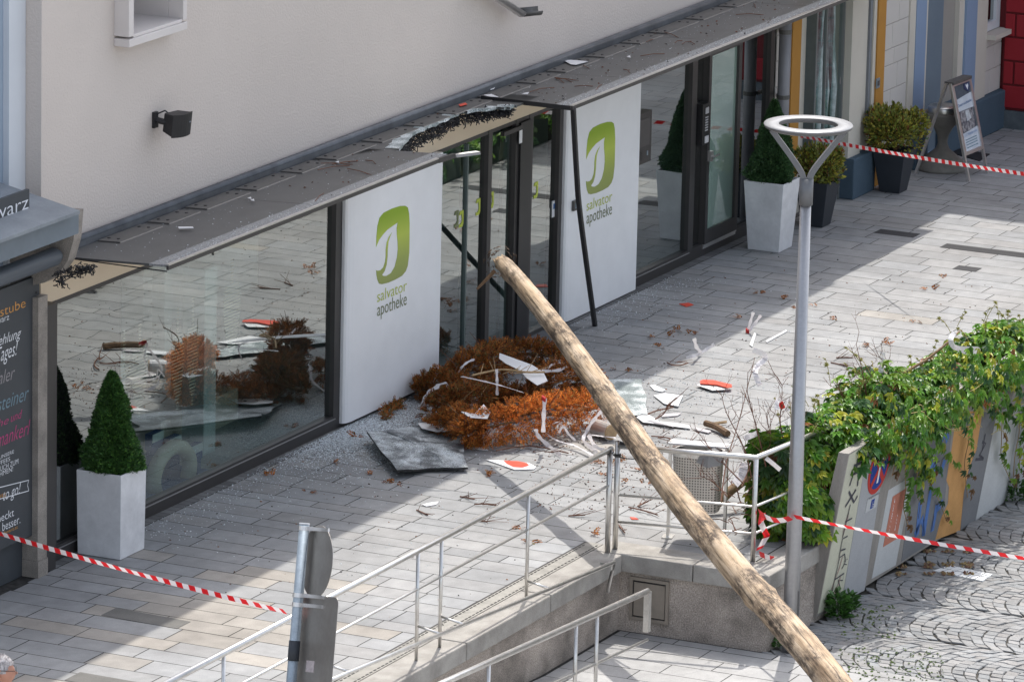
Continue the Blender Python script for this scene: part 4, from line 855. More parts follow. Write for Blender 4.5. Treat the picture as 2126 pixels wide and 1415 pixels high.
# chalk menu board
BY = -.06
mb_ = thing('menu_board', 'tall dark menu board with chalk writing on the bakery wall', 'menu board', (-6.9, BY, .4))
tr = Yp(78, 570, BY); br = Yp(79, 1102, BY)
m = MB(); m.box(-8.2, tr.x, BY - .02, BY, br.z, tr.z); m.build('board_panel', 'board', mb_)
m = MB(); m.box(-8.2, tr.x + .012, BY - .005, BY + .0, br.z - .012, tr.z + .012); m.build('board_edge', 'frame_dark', mb_)
m = MB()
for py in (607, 764, 920, 1073): c = Yp(75.5, py, BY - .022); m.tube([(c.x, BY - .026, c.z), (c.x, BY - .018, c.z)], .011, 8)
m.build('screw', 'black', mb_)
def bl(body, rt, rb, wid, mk, shear=0.0, ext=-.006):
    """right edge of a line: top pixel, bottom pixel; width in metres to the left"""
    yb = BY - .0225; pt = Yp(*rt, yb); pb = Yp(*rb, yb); m = MB(); z = pb.z; x1 = pb.x
    put_text(m, body, Vector((x1 - wid, yb, z)), Vector((x1, yb, z)), Vector((x1 - wid, yb, pt.z)), shear, ext=ext); m.build('lettering', mk, mb_)
bl('Backstube', (53, 618), (53, 637), .84, 'txt_orange')
bl('schwarz', (19, 650), (19, 663), .36, 'txt_white')
bl('Empfehlung', (46, 678), (44, 706), .70, 'txt_white', .35)
bl('des Tages!', (38, 705), (37, 745), .62, 'txt_white', .35)
bl('Taler', (31, 758), (31, 785), .37, 'txt_chalk', .3)
bl('ensteiner', (62, 800), (60, 828), .74, 'txt_bluechalk', .3)
bl('und', (48, 848), (46, 866), .20, 'txt_pink', .3); bl('Kirsche', (19, 862), (18, 878), .62, 'txt_pink', .3)
bl('Schmankerl', (66, 868), (63, 900), .85, 'txt_pink', .35)
bl('FÜR UNSERE', (29, 931), (29, 940), .41, 'txt_white'); bl('KAFFEES', (21, 947), (21, 955.5), .31, 'txt_white')
bl('AUCH ZUM', (38, 951), (38, 961.5), .37, 'txt_white'); bl('MITNEHMEN!', (27, 967), (27, 977), .47, 'txt_white')
bl('COFFEE', (13, 1021), (13, 1030), .27, 'txt_orange'); bl('to go!', (45, 999), (43, 1030), .31, 'txt_white', .3)
bl('schmeckt', (29, 1054), (29, 1070), .50, 'txt_white'); bl('noch besser.', (41, 1068), (42, 1085), .58, 'txt_white'); bl('schwarz.at', (37, 1089), (37, 1096), .30, 'txt_orange')
m = MB(); yb = BY - .023; bn = [Yp(*p, yb) for p in ((-60, 1026), (60, 996), (57, 1006), (60, 1018), (-60, 1052))]
for i in range(4):
    d = (bn[i + 1] - bn[i]); nn = Vector((-d.z, 0, d.x)).normalized() * .004; m.poly([bn[i] - nn, bn[i + 1] - nn, bn[i + 1] + nn, bn[i] + nn])
m.build('ribbon_outline', 'txt_white', mb_)

# ================================================================== WHITE AND BLUE HOUSE (right), RED HOUSE
FY = -0.25
def c5(x, y, yy=FY): return Yp(1640 + x / 4.288, y / 4.288, yy)
def ex(x, y=0, yy=FY): return c5(x, y, yy).x
wt = thing('white_house', 'white house with ochre, cream and blue painted strips beside the pharmacy', 'building', (14.8, FY, 0))
X = dict(a=11.06, ocL=Yp(1645, 48, -.02).x, ocR=Yp(1663, 42, -.02).x, wl=ex(150, 140, -.02), wr=ex(565, 0), cr=ex(665, 0), tr=ex(782, 0), oc2=ex(850, 0), ash=ex(1065, 0), b0=ex(1115, 0), b1=ex(1215, 0), r1=ex(1385, 0), t1=ex(1515, 0), b2=ex(1560, 0), b3=ex(1655, 0), tr2=ex(1755, 0), end=ex(1900, 60))
HT = 7.4
def slabw(name, x0, x1, y, mk, z0=0, z1=HT, back=.6): m = MB(); m.box(x0, x1, y, back, z0, z1); return m.build(name, mk, wt)
def ashlar(x0, x1, y, z0, z1, rows, seed):
    r = random.Random(seed); m = MB(); z = z0
    g_ = MB(); g_.box(x0, x1, y + .012, .6, z0, z1); g_.build('ashlar_joint', mat('ashlar_joint', (0.42, 0.39, 0.36), None, .9), wt)
    i = 0
    while z < z1 - .02:
        h = (.31, .31, .20)[i % 3]; xs = [x0, x0 + (x1 - x0) * ((.35, .6, .45)[i % 3]), x1]
        for a, b4 in zip(xs[:-1], xs[1:]): m.box(a + (.004 if a > x0 else 0), b4 - .004, y, y + .03, z + .005, min(z + h, z1) - .005)
        z += h; i += 1
    soft(m.build('ashlar_blocks', 'paint_white', wt), .006)
ashlar(X['a'] + .003, X['ocL'], -.02, 0, HT, 3, 1)
slabw('ochre_strip', X['ocL'], X['ocR'], -.035, 'ochre')
slabw('jamb', X['ocR'], X['wl'], -.03, 'paint_cream')
slabw('corner_column', X['wr'], X['cr'] + .02, FY + .0, 'paint_cream', .50); slabw('cream_trim', X['cr'] + .02, X['tr'] - .16, FY + .05, 'paint_cream', .50); slabw('grey_slot', X['tr'] - .16, X['tr'] - .09, FY + .02, mat('slot_grey', (.22, .235, .26), None, .7), .9); slabw('cream_trim', X['tr'] - .09, X['tr'], FY + .0, 'paint_cream', .0)
slabw('cream_trim', X['tr'] - .16, X['tr'] - .09, FY + .05, 'paint_cream', .5, .9)
slabw('ochre_strip', X['tr'], X['oc2'], FY - .02, 'ochre')
c = c5(778, 740, FY - .02); m = MB(); m.box(c.x - .05, c.x + .05, FY - .035, FY - .02, c.z - .06, c.z + .06); k = m.build('bell_plate', 'galv', wt)
m = MB(); m.box(c.x - .025, c.x + .025, FY - .04, FY - .035, c.z - .03, c.z + .03); m.build('bell_push', 'plate', k)
ashlar(X['oc2'], X['ash'], FY, 0, HT, 3, 2)
slabw('cream_trim', X['ash'], X['b0'], FY - .02, 'paint_cream'); slabw('blue_pilaster', X['b0'], X['b1'] - .04, FY - .03, 'paint_blue', .42); slabw('cream_edge', X['b1'] - .04, X['b1'], FY - .03, 'paint_cream', .42)
# deep doorway with grey and taupe sides
m = MB(); m.box(X['b1'], X['r1'], FY + .02, .6, .02, HT); m.build('door_side', 'paint_grey', wt)
slabw('taupe_recess', X['r1'], X['t1'], FY + .06, 'paint_taupe', .62); slabw('cream_trim', X['t1'], X['b2'], FY - .0, 'paint_cream', .62)
slabw('blue_pilaster', X['b2'], X['b3'], FY - .03, 'paint_blue', .5); slabw('cream_trim', X['b3'], X['tr2'], FY - .02, 'paint_cream', .5)
zs = c5(1800, 300).z
ashlar(X['tr2'], X['end'], FY, .5, zs - .02, 3, 3)
slabw('cream_trim', X['tr2'], X['end'], FY, 'paint_cream', 2.6, HT)
m = MB(); m.prism([(X['tr2'] + .0, FY - .14, zs - .04), (X['end'] + .03, FY - .14, zs - .04), (X['end'] + .03, FY + .2, zs - .04), (X['tr2'], FY + .2, zs - .04)], (0, 0, .06)); m.build('window_sill', 'paint_cream', wt)
wf = MB()
for a, b4, z0, z1 in ((X['tr2'] + .05, X['tr2'] + .14, zs + .03, 2.6), (X['end'] - .14, X['end'] - .0, zs + .03, 2.6), (X['tr2'] + .14, X['end'] - .14, zs + .03, zs + .14)): wf.box(a, b4, FY + .04, FY + .14, z0, z1)
wf = wf.build('window', mat('white_frame', (.7, .72, .76), None, .4), wt)
m = MB(); m.box(X['tr2'] + .14, X['end'] - .14, FY + .08, FY + .1, zs + .14, 2.6); m.build('pane', 'glass_black', wf)
# plinths
for a, b4, z in ((X['wr'] - .0, X['tr'] - .09, .50), (X['b0'] - .01, X['b1'] + .03, .42), (X['r1'] - .1, X['b2'], .62), (X['b2'] - .02, X['end'] + .04, .50)):
    m = MB(); m.box(a, b4, FY - .09, .5, 0, z); soft(m.build('plinth', 'plinth', wt), .015)
m = MB(); m.box(X['b1'] + .03, X['r1'] - .1, FY - .06, FY + .2, 0, .10); m.build('door_step', 'paint_blue', wt)
# shop window
f = MB(); gl0, gl1 = X['wl'], X['wr']; gy = FY + .12
f.box(gl0, gl0 + .03, gy - .03, gy + .04, 0, HT); f.box(gl0 + .33, gl0 + .355, gy - .02, gy + .04, 0, HT); f.box(gl1 - .03, gl1, gy - .03, gy + .04, 0, HT); f.box(gl0 + .03, gl1 - .03, gy - .02, gy + .04, 0, .06)
f = f.build('window', mat('grey_profile', (.25, .26, .26), None, .4, .3), wt)
m = MB(); m.poly([(gl0 + .03, gy, .06), (gl1 - .03, gy, .06), (gl1 - .03, gy, HT), (gl0 + .03, gy, HT)]); m.build('pane', glass_mat('side_glass', .30, (.75, .86, .86), .03, 3.0), f)
m = MB(); m.box(gl0 - .02, gl0 - .002, gy - .03, -.021, 0, HT); m.build('reveal', mat('dark_reveal', (.13, .16, .165), (.09, .115, .12), .5, scale=4), wt)
m = MB(); m.box(gl0, gl1, .75, .80, 0, HT); m.box(gl0, gl1, gy + .1, .75, -.02, .02); m.build('shop_back', mat('dim_shop', (.34, .38, .38), (.16, .19, .19), .8, scale=5), wt)
def drape(x, y, z0, z1, wd, mk, lab):
    m = MB(); n = 14
    for i in range(n):
        a = i / (n - 1) - .5; m.tube([(x + a * wd * .5, y + .05 * math.sin(i * 2.1), z1), (x + a * wd + rnd(-.04, .04), y + .06 * math.sin(i * 1.7), (z0 + z1) / 2), (x + a * wd * .8 + rnd(-.05, .05), y + .05 * math.cos(i), z0)], wd / n * .8, 6)
    m.build('draped_cloth', mk, label=lab, cat='cloth', smooth=True)
dm = mat('pale_drape', (.62, .75, .78), (.30, .40, .42), .7, scale=9)
drape(gl0 + .45, gy + .15, 1.25, 2.1, .5, dm, 'pale bluish drape hanging high in the white house shop window'); drape(gl0 + .6, gy + .15, .85, 1.25, .7, dm, 'pale bluish drape lying lower in the white house shop window')
drape(gl1 - .46, gy + .07, .05, 2.7, .80, mat('fill_drape', (.50, .58, .58), (.24, .29, .29), .8, scale=14), 'long pale grey curtain added in place of reflections in the right part of the white house window')  # curtain added to lighten the dark glass where reflections belong
c = c5(475, 710, gy - .012); m = MB(); o = [(c.x + .075 * math.cos(a * .2618), gy - .004, c.z + .115 * math.sin(a * .2618)) for a in range(24)]; m.prism(o, (0, .003, 0)); k = m.build('round_sticker', mat('sticker_pink', (.62, .5, .5), None, .5), wt)
m = MB(); put_text(m, 'S', (c.x - .035, gy - .007, c.z - .06), (c.x + .035, gy - .007, c.z - .06), (c.x - .035, gy - .007, c.z + .06)); m.build('sticker_mark', 'red', k)
m = MB(); m.box(X['a'], gl0 - .03, .6, 1.7, 0, HT); m.box(gl1 + .03, X['end'], .6, 1.7, 0, HT); m.box(X['a'], X['end'], 1.7, 7, 0, HT); m.box(X['a'], X['end'] + .0, FY, .62, HT, HT + .2); m.build('house_body', 'paint_white', wt)
# red house
rt = thing('red_house', 'deep red house wall with grooved blocks at the right edge', 'building', (18.2, -.4, 0))
RX = X['end'] - .27
RX = 17.95
m = MB(); m.box(RX, RX + 9, -3.4, -.28, 0.24, 9.6); m.box(X['end'] + .02, RX + 9, -.28, 9, 0, 9.6); m.build('wall', 'paint_red_groove', rt)
m = MB(); z = .26; i = 0
while z < 5:
    y = -.30 - ((.33, .14)[i % 2])
    ys = [-.29]
    while y > -3.3: ys.append(y); y -= .62
    for a, b4 in zip(ys[:-1], ys[1:]): m.box(RX - .025, RX + .01, b4 + .012, a - .012, z + .012, z + .298)
    z += .31; i += 1
soft(m.build('wall_blocks', 'paint_red', rt), .01)
m = MB(); m.box(RX - .03, RX + 9, -3.43, -.32, 0, .235); m.build('stone_plinth', mat('red_house_plinth', (.13, .15, .165), (.07, .085, .095), .85, scale=6, bump=.4), rt)

# surroundings seen only as reflections in the shop windows: pale house and trees down the street
t = thing('cream_house', 'cream house far down the street beyond the creeper wall', 'building', (20, -20, 0))
m = MB(); m.box(27, 40, -24, -11.2, -1, 9); m.build('wall', mat('cream_house_wall', (.62, .55, .42), None, .9), t)
m = MB()
for y in (-13, -15.5, -18): m.box(26.97, 27.0, y - .5, y + .5, 1.0, 2.6); m.box(26.97, 27, y - .5, y + .5, 4, 5.6)
m.build('window', 'frame_dark', t)

# ================================================================== PLANTERS WITH PLANTS
def pot(t, c, bw, tw, h, mk, rot=0.0, wall=.02):
    m = MB(); R = Matrix.Rotation(rot, 3, 'Z')
    def ring(w_, z): return [Vector(c) + R @ Vector((sx_ * w_ / 2, sy * w_ / 2, 0)) + Vector((0, 0, z)) for sx_, sy in ((-1, -1), (1, -1), (1, 1), (-1, 1))]
    rs = [ring(bw, 0.004), ring(tw, h), ring(tw - 2 * wall, h), ring(tw - 2 * wall - .02, h - .12)]
    vs = sum(rs, []); fs = [(3, 2, 1, 0)] + [(4 * i + k, 4 * i + (k + 1) % 4, 4 * i + 4 + (k + 1) % 4, 4 * i + 4 + k) for i in range(3) for k in range(4)]
    m.add(vs, fs); o = m.build('planter', mk, t); soft(o, .006)
    m = MB(); q = ring(tw - 2 * wall - .01, h - .06); m.add(q, [(0, 1, 2, 3)]); m.build('soil', 'soil', t)
def needle_tuft(mb, p, d, s, n, colf):
    d = d.normalized(); a = d.cross(Vector((0.3, 0.2, 1))).normalized(); b4 = d.cross(a)
    for i in range(n):
        an = rnd(0, 6.283); dirv = (d * rnd(.5, 1.1) + (a * math.cos(an) + b4 * math.sin(an)) * rnd(.3, .9)).normalized()
        sd_ = dirv.cross(Vector((rnd(-1, 1), rnd(-1, 1), rnd(-1, 1)))).normalized() * s * .17
        q = p + dirv * s * rnd(.7, 1.2); mid = p.lerp(q, .5)
        mb.add([p, mid + sd_, q, mid - sd_], [(0, 1, 2, 3)], colf())
def conifer(t, c, z0, z1, r, n, colf, seed):
    rr = random.Random(seed); m = MB()
    inner = MB(); 
    bumps = [(rr.uniform(0, 6.28), rr.uniform(0, 1), rr.uniform(.06, .14), rr.uniform(-.30, .34)) for _ in range(60)]
    def rad(a, h):
        base = r * (1 - h) ** .72 * (.80 + .20 * min(1, h * 6)) + .012 * (1 - h)
        k = 1.0
        for ba, bh, bs, bv in bumps:
            da = abs((a - ba + math.pi) % 6.2832 - math.pi); k += bv * math.exp(-(da * .5) ** 2 / bs ** 2 * .6 - ((h - bh) / bs) ** 2)
        return base * k
    N = 16
    prof = []
    for i in range(11):
        h = i / 10
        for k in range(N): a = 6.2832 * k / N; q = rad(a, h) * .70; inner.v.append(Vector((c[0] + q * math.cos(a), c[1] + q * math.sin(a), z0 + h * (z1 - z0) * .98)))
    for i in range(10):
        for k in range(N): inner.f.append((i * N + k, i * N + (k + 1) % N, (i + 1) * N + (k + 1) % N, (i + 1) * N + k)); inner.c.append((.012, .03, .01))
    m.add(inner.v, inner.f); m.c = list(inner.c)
    for i in range(n):
        h = rr.random() ** 1.25; a = rr.uniform(0, 6.2832); q = rad(a, h) * rr.uniform(.68, 1.05)
        p = Vector((c[0] + q * math.cos(a), c[1] + q * math.sin(a), z0 + h * (z1 - z0)))
        d = Vector((math.cos(a), math.sin(a), .55 + rr.uniform(-.3, .5)))
        needle_tuft(m, p, d, rr.uniform(.024, .045), 6, lambda: colf(rr))
    m.build('foliage', 'needle', t)
    s_ = MB(); s_.tube([(c[0], c[1], z0 - .12), (c[0], c[1], z0 + .5)], .03, 8); s_.build('trunk', 'bark', t)
def gcol(rr):
    k = rr.uniform(.5, 1.5); return (.045 * k, .125 * k, .028 * k) if rr.random() > .25 else (.10 * k, .22 * k, .04 * k)
def gcol2(rr):
    k = rr.uniform(.55, 1.35); return (.050 * k, .12 * k, .042 * k) if rr.random() > .2 else (.10 * k, .19 * k, .065 * k)
t = thing('potted_conifer', 'clipped green cone tree in a tall silver planter by the left shop window', 'potted tree', (-5.15, -.28, 0))
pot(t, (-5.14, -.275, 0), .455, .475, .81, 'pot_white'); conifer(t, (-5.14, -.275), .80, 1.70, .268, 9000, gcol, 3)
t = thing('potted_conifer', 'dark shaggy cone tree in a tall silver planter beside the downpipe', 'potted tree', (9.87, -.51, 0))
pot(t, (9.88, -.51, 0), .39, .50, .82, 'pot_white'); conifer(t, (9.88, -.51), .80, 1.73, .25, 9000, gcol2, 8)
def bush(t, c, z0, r, h, n, seed, flat=1.0):
    rr = random.Random(seed); m = MB(); s_ = MB()
    blobs = [(Vector((c[0] + rr.uniform(-.6, .6) * r, c[1] + rr.uniform(-.6, .6) * r, z0 + rr.uniform(.2, .75) * h)), rr.uniform(.35, .55) * r) for _ in range(16)]
    for i in range(n):
        b_, br_ = rr.choice(blobs); d = Vector((rr.gauss(0, 1), rr.gauss(0, 1), rr.gauss(0.25, 1))).normalized(); p = b_ + d * br_ * rr.uniform(.55, 1.08)
        if p.z < z0 - .05: continue
        k = rr.uniform(.55, 1.4); u = rr.random(); cc = (.22 * k, .25 * k, .045 * k) if u < .55 else ((.38 * k, .33 * k, .05 * k) if u < .82 else ((.22 * k, .10 * k, .035 * k) if u < .93 else (.05 * k, .09 * k, .02 * k)))
        d2 = (d + Vector((rr.uniform(-.6, .6), rr.uniform(-.6, .6), rr.uniform(.0, .9)))).normalized(); L_ = rr.uniform(.035, .065)
        sd_ = d2.cross(Vector((rr.uniform(-1, 1), rr.uniform(-1, 1), rr.uniform(-1, 1)))).normalized() * L_ * .27; mid = p + d2 * L_ * .5
        m.add([p, mid + sd_, p + d2 * L_, mid - sd_], [(0, 1, 2, 3)], cc)
    for b_, br_ in blobs: s_.tube([(c[0], c[1], z0 - .08), ((c[0] + b_.x) / 2 + .03, (c[1] + b_.y) / 2, (z0 + b_.z) / 2), b_], .007, 5)
    m.build('foliage', 'needle', t); s_.build('stem', 'twig', t)
t = thing('potted_shrub', 'yellow green shrub in a black tapered planter right behind the lamp post', 'potted shrub', (11.35, -.5, 0))
pot(t, (11.32, -.49, 0), .26, .42, .55, 'pot_grey'); bush(t, (11.34, -.49), .57, .30, .34, 4200, 5)
t = thing('potted_shrub', 'round yellow green shrub in a black tapered planter beside the advertising stand', 'potted shrub', (13.6, -.55, 0))
pot(t, (13.58, -.56, 0), .26, .42, .53, 'pot_grey'); bush(t, (13.6, -.56), .56, .40, .42, 5200, 6)

# ================================================================== A-BOARD, STONE ASHTRAY, MAT
def k5(x, y): return (1880 + x / 5.66, 140 + y / 5.66)
AB = thing('a_board', 'aluminium A-frame advertising stand with a poster on the pavement', 'advertising stand', (15.2, -1.0, 0))
f0 = Zp(*k5(745, 1335)); f1 = Zp(*k5(960, 1245))
FX = f1 - f0; FX.z = 0; FXn = FX.normalized(); HT_ = 1.18
nrm = Vector((FXn.y, -FXn.x, 0));  nrm = nrm if nrm.y < 0 else -nrm
lean = -nrm * .30
top0 = f0 + lean + Vector((0, 0, HT_)); top1 = f1 + lean + Vector((0, 0, HT_))
def leg(name, a, b4, r=.02, mk='alu'):
    d = (b4 - a); m = MB(); m.obox((a + b4) / 2, d / 2, FXn * r, nrm * r * .8); return m.build(name, mk, AB)
leg('leg', f0, top0); leg('leg', f1, top1)
b0 = f0 - nrm * .72; b1 = f1 - nrm * .72
leg('leg', b0, top0 - nrm * .05); leg('leg', b1, top1 - nrm * .05)
def on(u, v, d=0.0): return f0.lerp(f1, u) + (top0 - f0) * v + nrm * d
m = MB(); m.obox((top0 + top1) / 2 - nrm * .02, FX / 2, nrm * .06, Vector((0, 0, .018))); m.build('top_bar', 'plate', AB)
m = MB(); vlo = .26
m.add([on(0, vlo), on(1, vlo), on(1, 1), on(0, 1), on(0, vlo, -.02), on(1, vlo, -.02), on(1, 1, -.02), on(0, 1, -.02)], [(0, 1, 2, 3), (7, 6, 5, 4), (0, 4, 5, 1), (1, 5, 6, 2), (3, 2, 6, 7), (0, 3, 7, 4)]); m.build('poster_board', mat('poster_dark', (.09, .11, .14), (.05, .07, .09), .5, scale=20), AB)
m = MB()
for q in (((-.02, vlo), (.08, vlo), (.08, 1), (-.02, 1)), ((.92, vlo), (1.02, vlo), (1.02, 1), (.92, 1)), ((.08, vlo), (.92, vlo), (.92, vlo + .035), (.08, vlo + .035)), ((.08, .965), (.92, .965), (.92, 1), (.08, 1))): m.prism([on(u, v, .022) for u, v in q], -nrm * .02)
m.build('poster_frame', 'alu', AB)
def pos(name, q, mk, d=.006): m = MB(); m.prism([on(u, v, d) for u, v in q], -nrm * .004); return m.build(name, mk, AB)
ppr = mat('poster_paper', (.58, .62, .68), (.48, .52, .58), .5, scale=8)
pos('poster_band', [(.08, .70), (.92, .70), (.92, .85), (.08, .82)], ppr); pos('poster_text_area', [(.08, .295), (.92, .295), (.92, .50), (.08, .47)], ppr)
pos('poster_photo', [(.16, .48), (.86, .50), (.86, .695), (.16, .695)], mat('poster_photo_print', (.34, .33, .34), (.05, .05, .07), .5, scale=18, contrast=(.4, .6)), .007)
pos('poster_photo', [(.45, .58), (.70, .60), (.62, .69), (.45, .69)], mat('poster_photo_pale', (.6, .63, .66), (.35, .36, .38), .5, scale=25), .010)
pos('poster_emblem', [(.62, .955), (.92, .955), (.92, .90), (.80, .86), (.62, .90)], mat('poster_navy', (.03, .045, .12), None, .5), .009)
m = MB(); m.prism([on(u, v, .0125) for u, v in ((.70, .93), (.73, .945), (.77, .93), (.81, .945), (.84, .93), (.77, .885))], -nrm * .003); m.build('poster_emblem', 'txt_white', AB)
m = MB(); put_text(m, 'Osterreichische', on(.12, .745, .009), on(.88, .76, .009), on(.12, .775, .009)); m.build('poster_lettering', 'display_blue', AB)
m = MB(); put_text(m, '1.111 Wanderziele', on(.14, .435, .009), on(.86, .45, .009), on(.14, .465, .009)); m.build('poster_lettering', mat('poster_pale_blue', (.25, .38, .60), None, .5), AB)
for v in (.40, .375, .35, .32): pos('poster_line', [(.2, v), (.8, v + .005), (.8, v + .013), (.2, v + .008)], 'txt_bluechalk', .009)
c = Zp(*k5(450, 1215)); c.y -= -.02
t = thing('stone_ashtray', 'hourglass shaped concrete ashtray standing behind the advertising stand', 'ashtray', (c.x + .12, c.y + .08, 0))
ac = (c.x + .1, c.y + .05, 0)
m = MB(); m.lathe([(0, 0), (.33, 0), (.335, .035), (.27, .11), (.17, .19), (.085, .26), (.06, .33), (.07, .42), (.12, .52), (.21, .63), (.25, .69), (.255, .72), (.235, .72), (.20, .68), (0, .66)], ac, 32); m.build('ashtray_body', mat('pale_concrete', (.24, .225, .20), (.17, .16, .145), .85, scale=8, bump=.2), t, smooth=True)
m = MB(); m.lathe([(.19, .70), (.20, .78), (.185, .80), (.0, .80)], ac, 24); m.build('ash_bowl', 'steel', t, smooth=True)
m = MB(); a = Zp(*k5(530, 1010)); b4 = Zp(*k5(640, 965)); c4 = Zp(*k5(990, 1025)); d4 = Zp(*k5(870, 1105)); m.prism([p + Vector((0, 0, .012)) for p in (a, b4, c4, d4)], (0, 0, -.016)); m.build('doormat', 'black', label='black doormat on the pavement behind the advertising stand', cat='doormat')
# ================================================================== STREET LAMP
lb = Zp(1640, 1352, LOW)
lx, ly = lb.x, lb.y
lz = Yp(1675, 263, ly).z
t = thing('street_lamp', 'tall grey street lamp with a ring shaped head on two arms', 'street lamp', (lx, ly, LOW))
tl = Yp(1672, 425, ly)                               # joint of pole and head
ax = Vector((tl.x - lx, 0, 0)) * 0
alum = mat('lamp_aluminium', (.42, .42, .43), (.36, .36, .37), .36, .75, scale=3, fine=.06, fscale=40)
lampg = mat('lamp_grey', (.17, .175, .185), None, .45, .3)
m = MB(); m.tube([(lx, ly, LOW), (lx, ly, LOW + 1.0), (lx, ly, tl.z)], [.078, .072, .050], 20); m.build('pole', alum, t, smooth=True)
m = MB(); pts = []
m.tube([(lx - .02, ly - .076, LOW + .25), (lx - .02, ly - .0765, LOW + .60)], .003, 4); m.build('hatch_outline', 'plate', t)
m = MB(); m.tube([(lx, ly, tl.z - .0), (lx, ly, tl.z + .24)], .064, 20); m.build('collar', lampg, t, smooth=True)
sdir = Vector((right.x, right.y, 0)).normalized()
RR = .405
for s_ in (-1, 1):
    m = MB(); P = smooth_path([Vector((lx, ly, tl.z + .20)) + sdir * s_ * .02, Vector((lx, ly, tl.z + .30)) + sdir * s_ * .05, Vector((lx, ly, tl.z + .46)) + sdir * s_ * .16, Vector((lx, ly, lz - .04)) + sdir * s_ * .335], 6)
    vs = []; n = len(P); dp = sdir.cross(Vector((0, 0, 1)))
    for i, p in enumerate(P):
        tt = (P[min(i + 1, n - 1)] - P[max(i - 1, 0)]).normalized(); nn = dp.cross(tt); k = .028 - .006 * i / n
        vs += [p + nn * k + dp * .03, p - nn * k + dp * .03, p - nn * k - dp * .03, p + nn * k - dp * .03]
    m.add(vs, [(4 * i + k, 4 * i + (k + 1) % 4, 4 * i + 4 + (k + 1) % 4, 4 * i + 4 + k) for i in range(n - 1) for k in range(4)] + [(3, 2, 1, 0)]); m.build('arm', lampg, t)
m = MB(); m.lathe([(.268, lz + .016), (.278, lz + .024), (.40, lz + .021), (RR, lz + .012)], (lx, ly, 0), 64); lrp = m.build('lamp_ring', mat('lamp_ring_paint', (.27, .27, .275), (.23, .23, .235), .42, .25), t, smooth=True)
m = MB(); m.lathe([(RR, lz + .012), (.397, lz - .010), (.365, lz - .026), (.30, lz - .03), (.268, lz - .022), (.268, lz + .016)], (lx, ly, 0), 64); m.build('ring_underside', mat('ring_grey', (.16, .16, .165), None, .45, .3), t, smooth=True)

# ================================================================== BARRIER TAPES
def tape(name, path, wd, period, label, tw=0.0, sag=0.0, up=Vector((0, 0, 1))):
    P = [Vector(p) for p in path]; L_ = sum((b5 - a5).length for a5, b5 in zip(P[:-1], P[1:])); n = max(8, int(L_ / (period / 10)))
    q = []; tot = 0; seg = []
    for a5, b5 in zip(P[:-1], P[1:]): seg.append((tot, (b5 - a5).length, a5, b5)); tot += (b5 - a5).length
    for i in range(n + 1):
        s_ = tot * i / n
        for st, ln, a5, b5 in seg:
            if s_ <= st + ln + 1e-9: p = a5.lerp(b5, (s_ - st) / ln); break
        q.append(p - Vector((0, 0, 4 * sag * (i / n) * (1 - i / n))))
    m = MB(); rows = 3; o = 0; sk = period * .22
    for i in range(n + 1):
        tt = (q[min(i + 1, n)] - q[max(i - 1, 0)]).normalized(); u = (up - tt * up.dot(tt)).normalized(); sd_ = tt.cross(u); an = tw * math.sin(i * .05)
        u2 = u * math.cos(an) + sd_ * math.sin(an)
        for r_ in range(rows + 1): m.v.append(q[i] + u2 * wd * (r_ / rows - .5) + tt * sk * (.5 - r_ / rows))
    for i in range(n):
        for r_ in range(rows):
            a5 = i * (rows + 1) + r_; m.f.append((a5, a5 + rows + 1, a5 + rows + 2, a5 + 1)); s_ = tot * i / n
            m.c.append((.70, .02, .025) if (s_ / period) % 1 < .5 else (.80, .74, .74))
    return m.build(name, 'tape', label=label, cat='barrier tape')
tape('barrier_tape', [Dp(-120, 1069, 50.5), Dp(592, 1269, 45.05)], .040, .225, 'red and white barrier tape from the bakery to the back of the road sign', .35, .03)
tape('barrier_tape', [Yp(1661, 282, -.20), Dp(2300, 385, 58)], .042, .215, 'red and white barrier tape from the downpipe past the black planters to the right edge', .3, .03)
lampf = Vector((lx, ly - .08, 0))
tpA = Yp(1650, 1072, ly - .07)
tape('barrier_tape', [tpA, Dp(2330, 1190, 51)], .036, .165, 'red and white barrier tape from the lamp post across the graffiti wall', .5, .02)
pD = Vector((-2.46, -5.60, 0)); tpB = Vector((-2.40, -5.62, .47))
tape('barrier_tape', [tpB, tpA + Vector((-.05, .02, .0))], .05, .30, 'short red and white barrier tape between railing post and lamp post', .4, .05)
tape('barrier_tape', [Yp(1583, 1066, -5.64), Yp(1580, 1085, -5.66), Yp(1592, 1112, -5.68), Yp(1576, 1140, -5.66)], .055, .20, 'loose end of red and white tape hanging from the railing', .9, 0, Vector((.8, -.6, .2)))
tape('barrier_tape', [Yp(1577, 1149, -5.70), Yp(1600, 1156, -5.72), Yp(1640, 1162, -5.72)], .045, .22, 'loose red and white tape lying low beside the lamp post', .3, .01)

# ================================================================== ROAD SIGN FROM BEHIND
T0 = 45.0; st = Dp(632, 1088, T0); sb = Dp(605, 1412, T0 - .05); ddn = (sb - st).normalized(); base = sb + ddn * 1.1
gz = ramp_z(st.x); k = (gz - st.z) / ddn.z; base = st + ddn * k
t = thing('road_sign', 'back of a road sign pole with a round and a rectangular plate', 'road sign', base)
m = MB(); m.tube([base, st], .041, 18); m.build('pole', 'galv', t, smooth=True)
m = MB(); m.tube([st + ddn * .0, st - ddn * .012], .042, 18); m.build('pole_cap', 'pot_white', t, smooth=True)
rh = Vector((right.x, right.y, 0)).normalized(); fh = Vector((fwd.x, fwd.y, 0)).normalized(); ux = (rh * .42 - fh * .90).normalized(); uz = -ddn; ux = (ux - uz * ux.dot(uz)).normalized(); un = ux.cross(uz)
un = un if un.dot(fwd) > 0 else -un
off = un * .075
dc = st + ddn * .285 + off + ux * .13
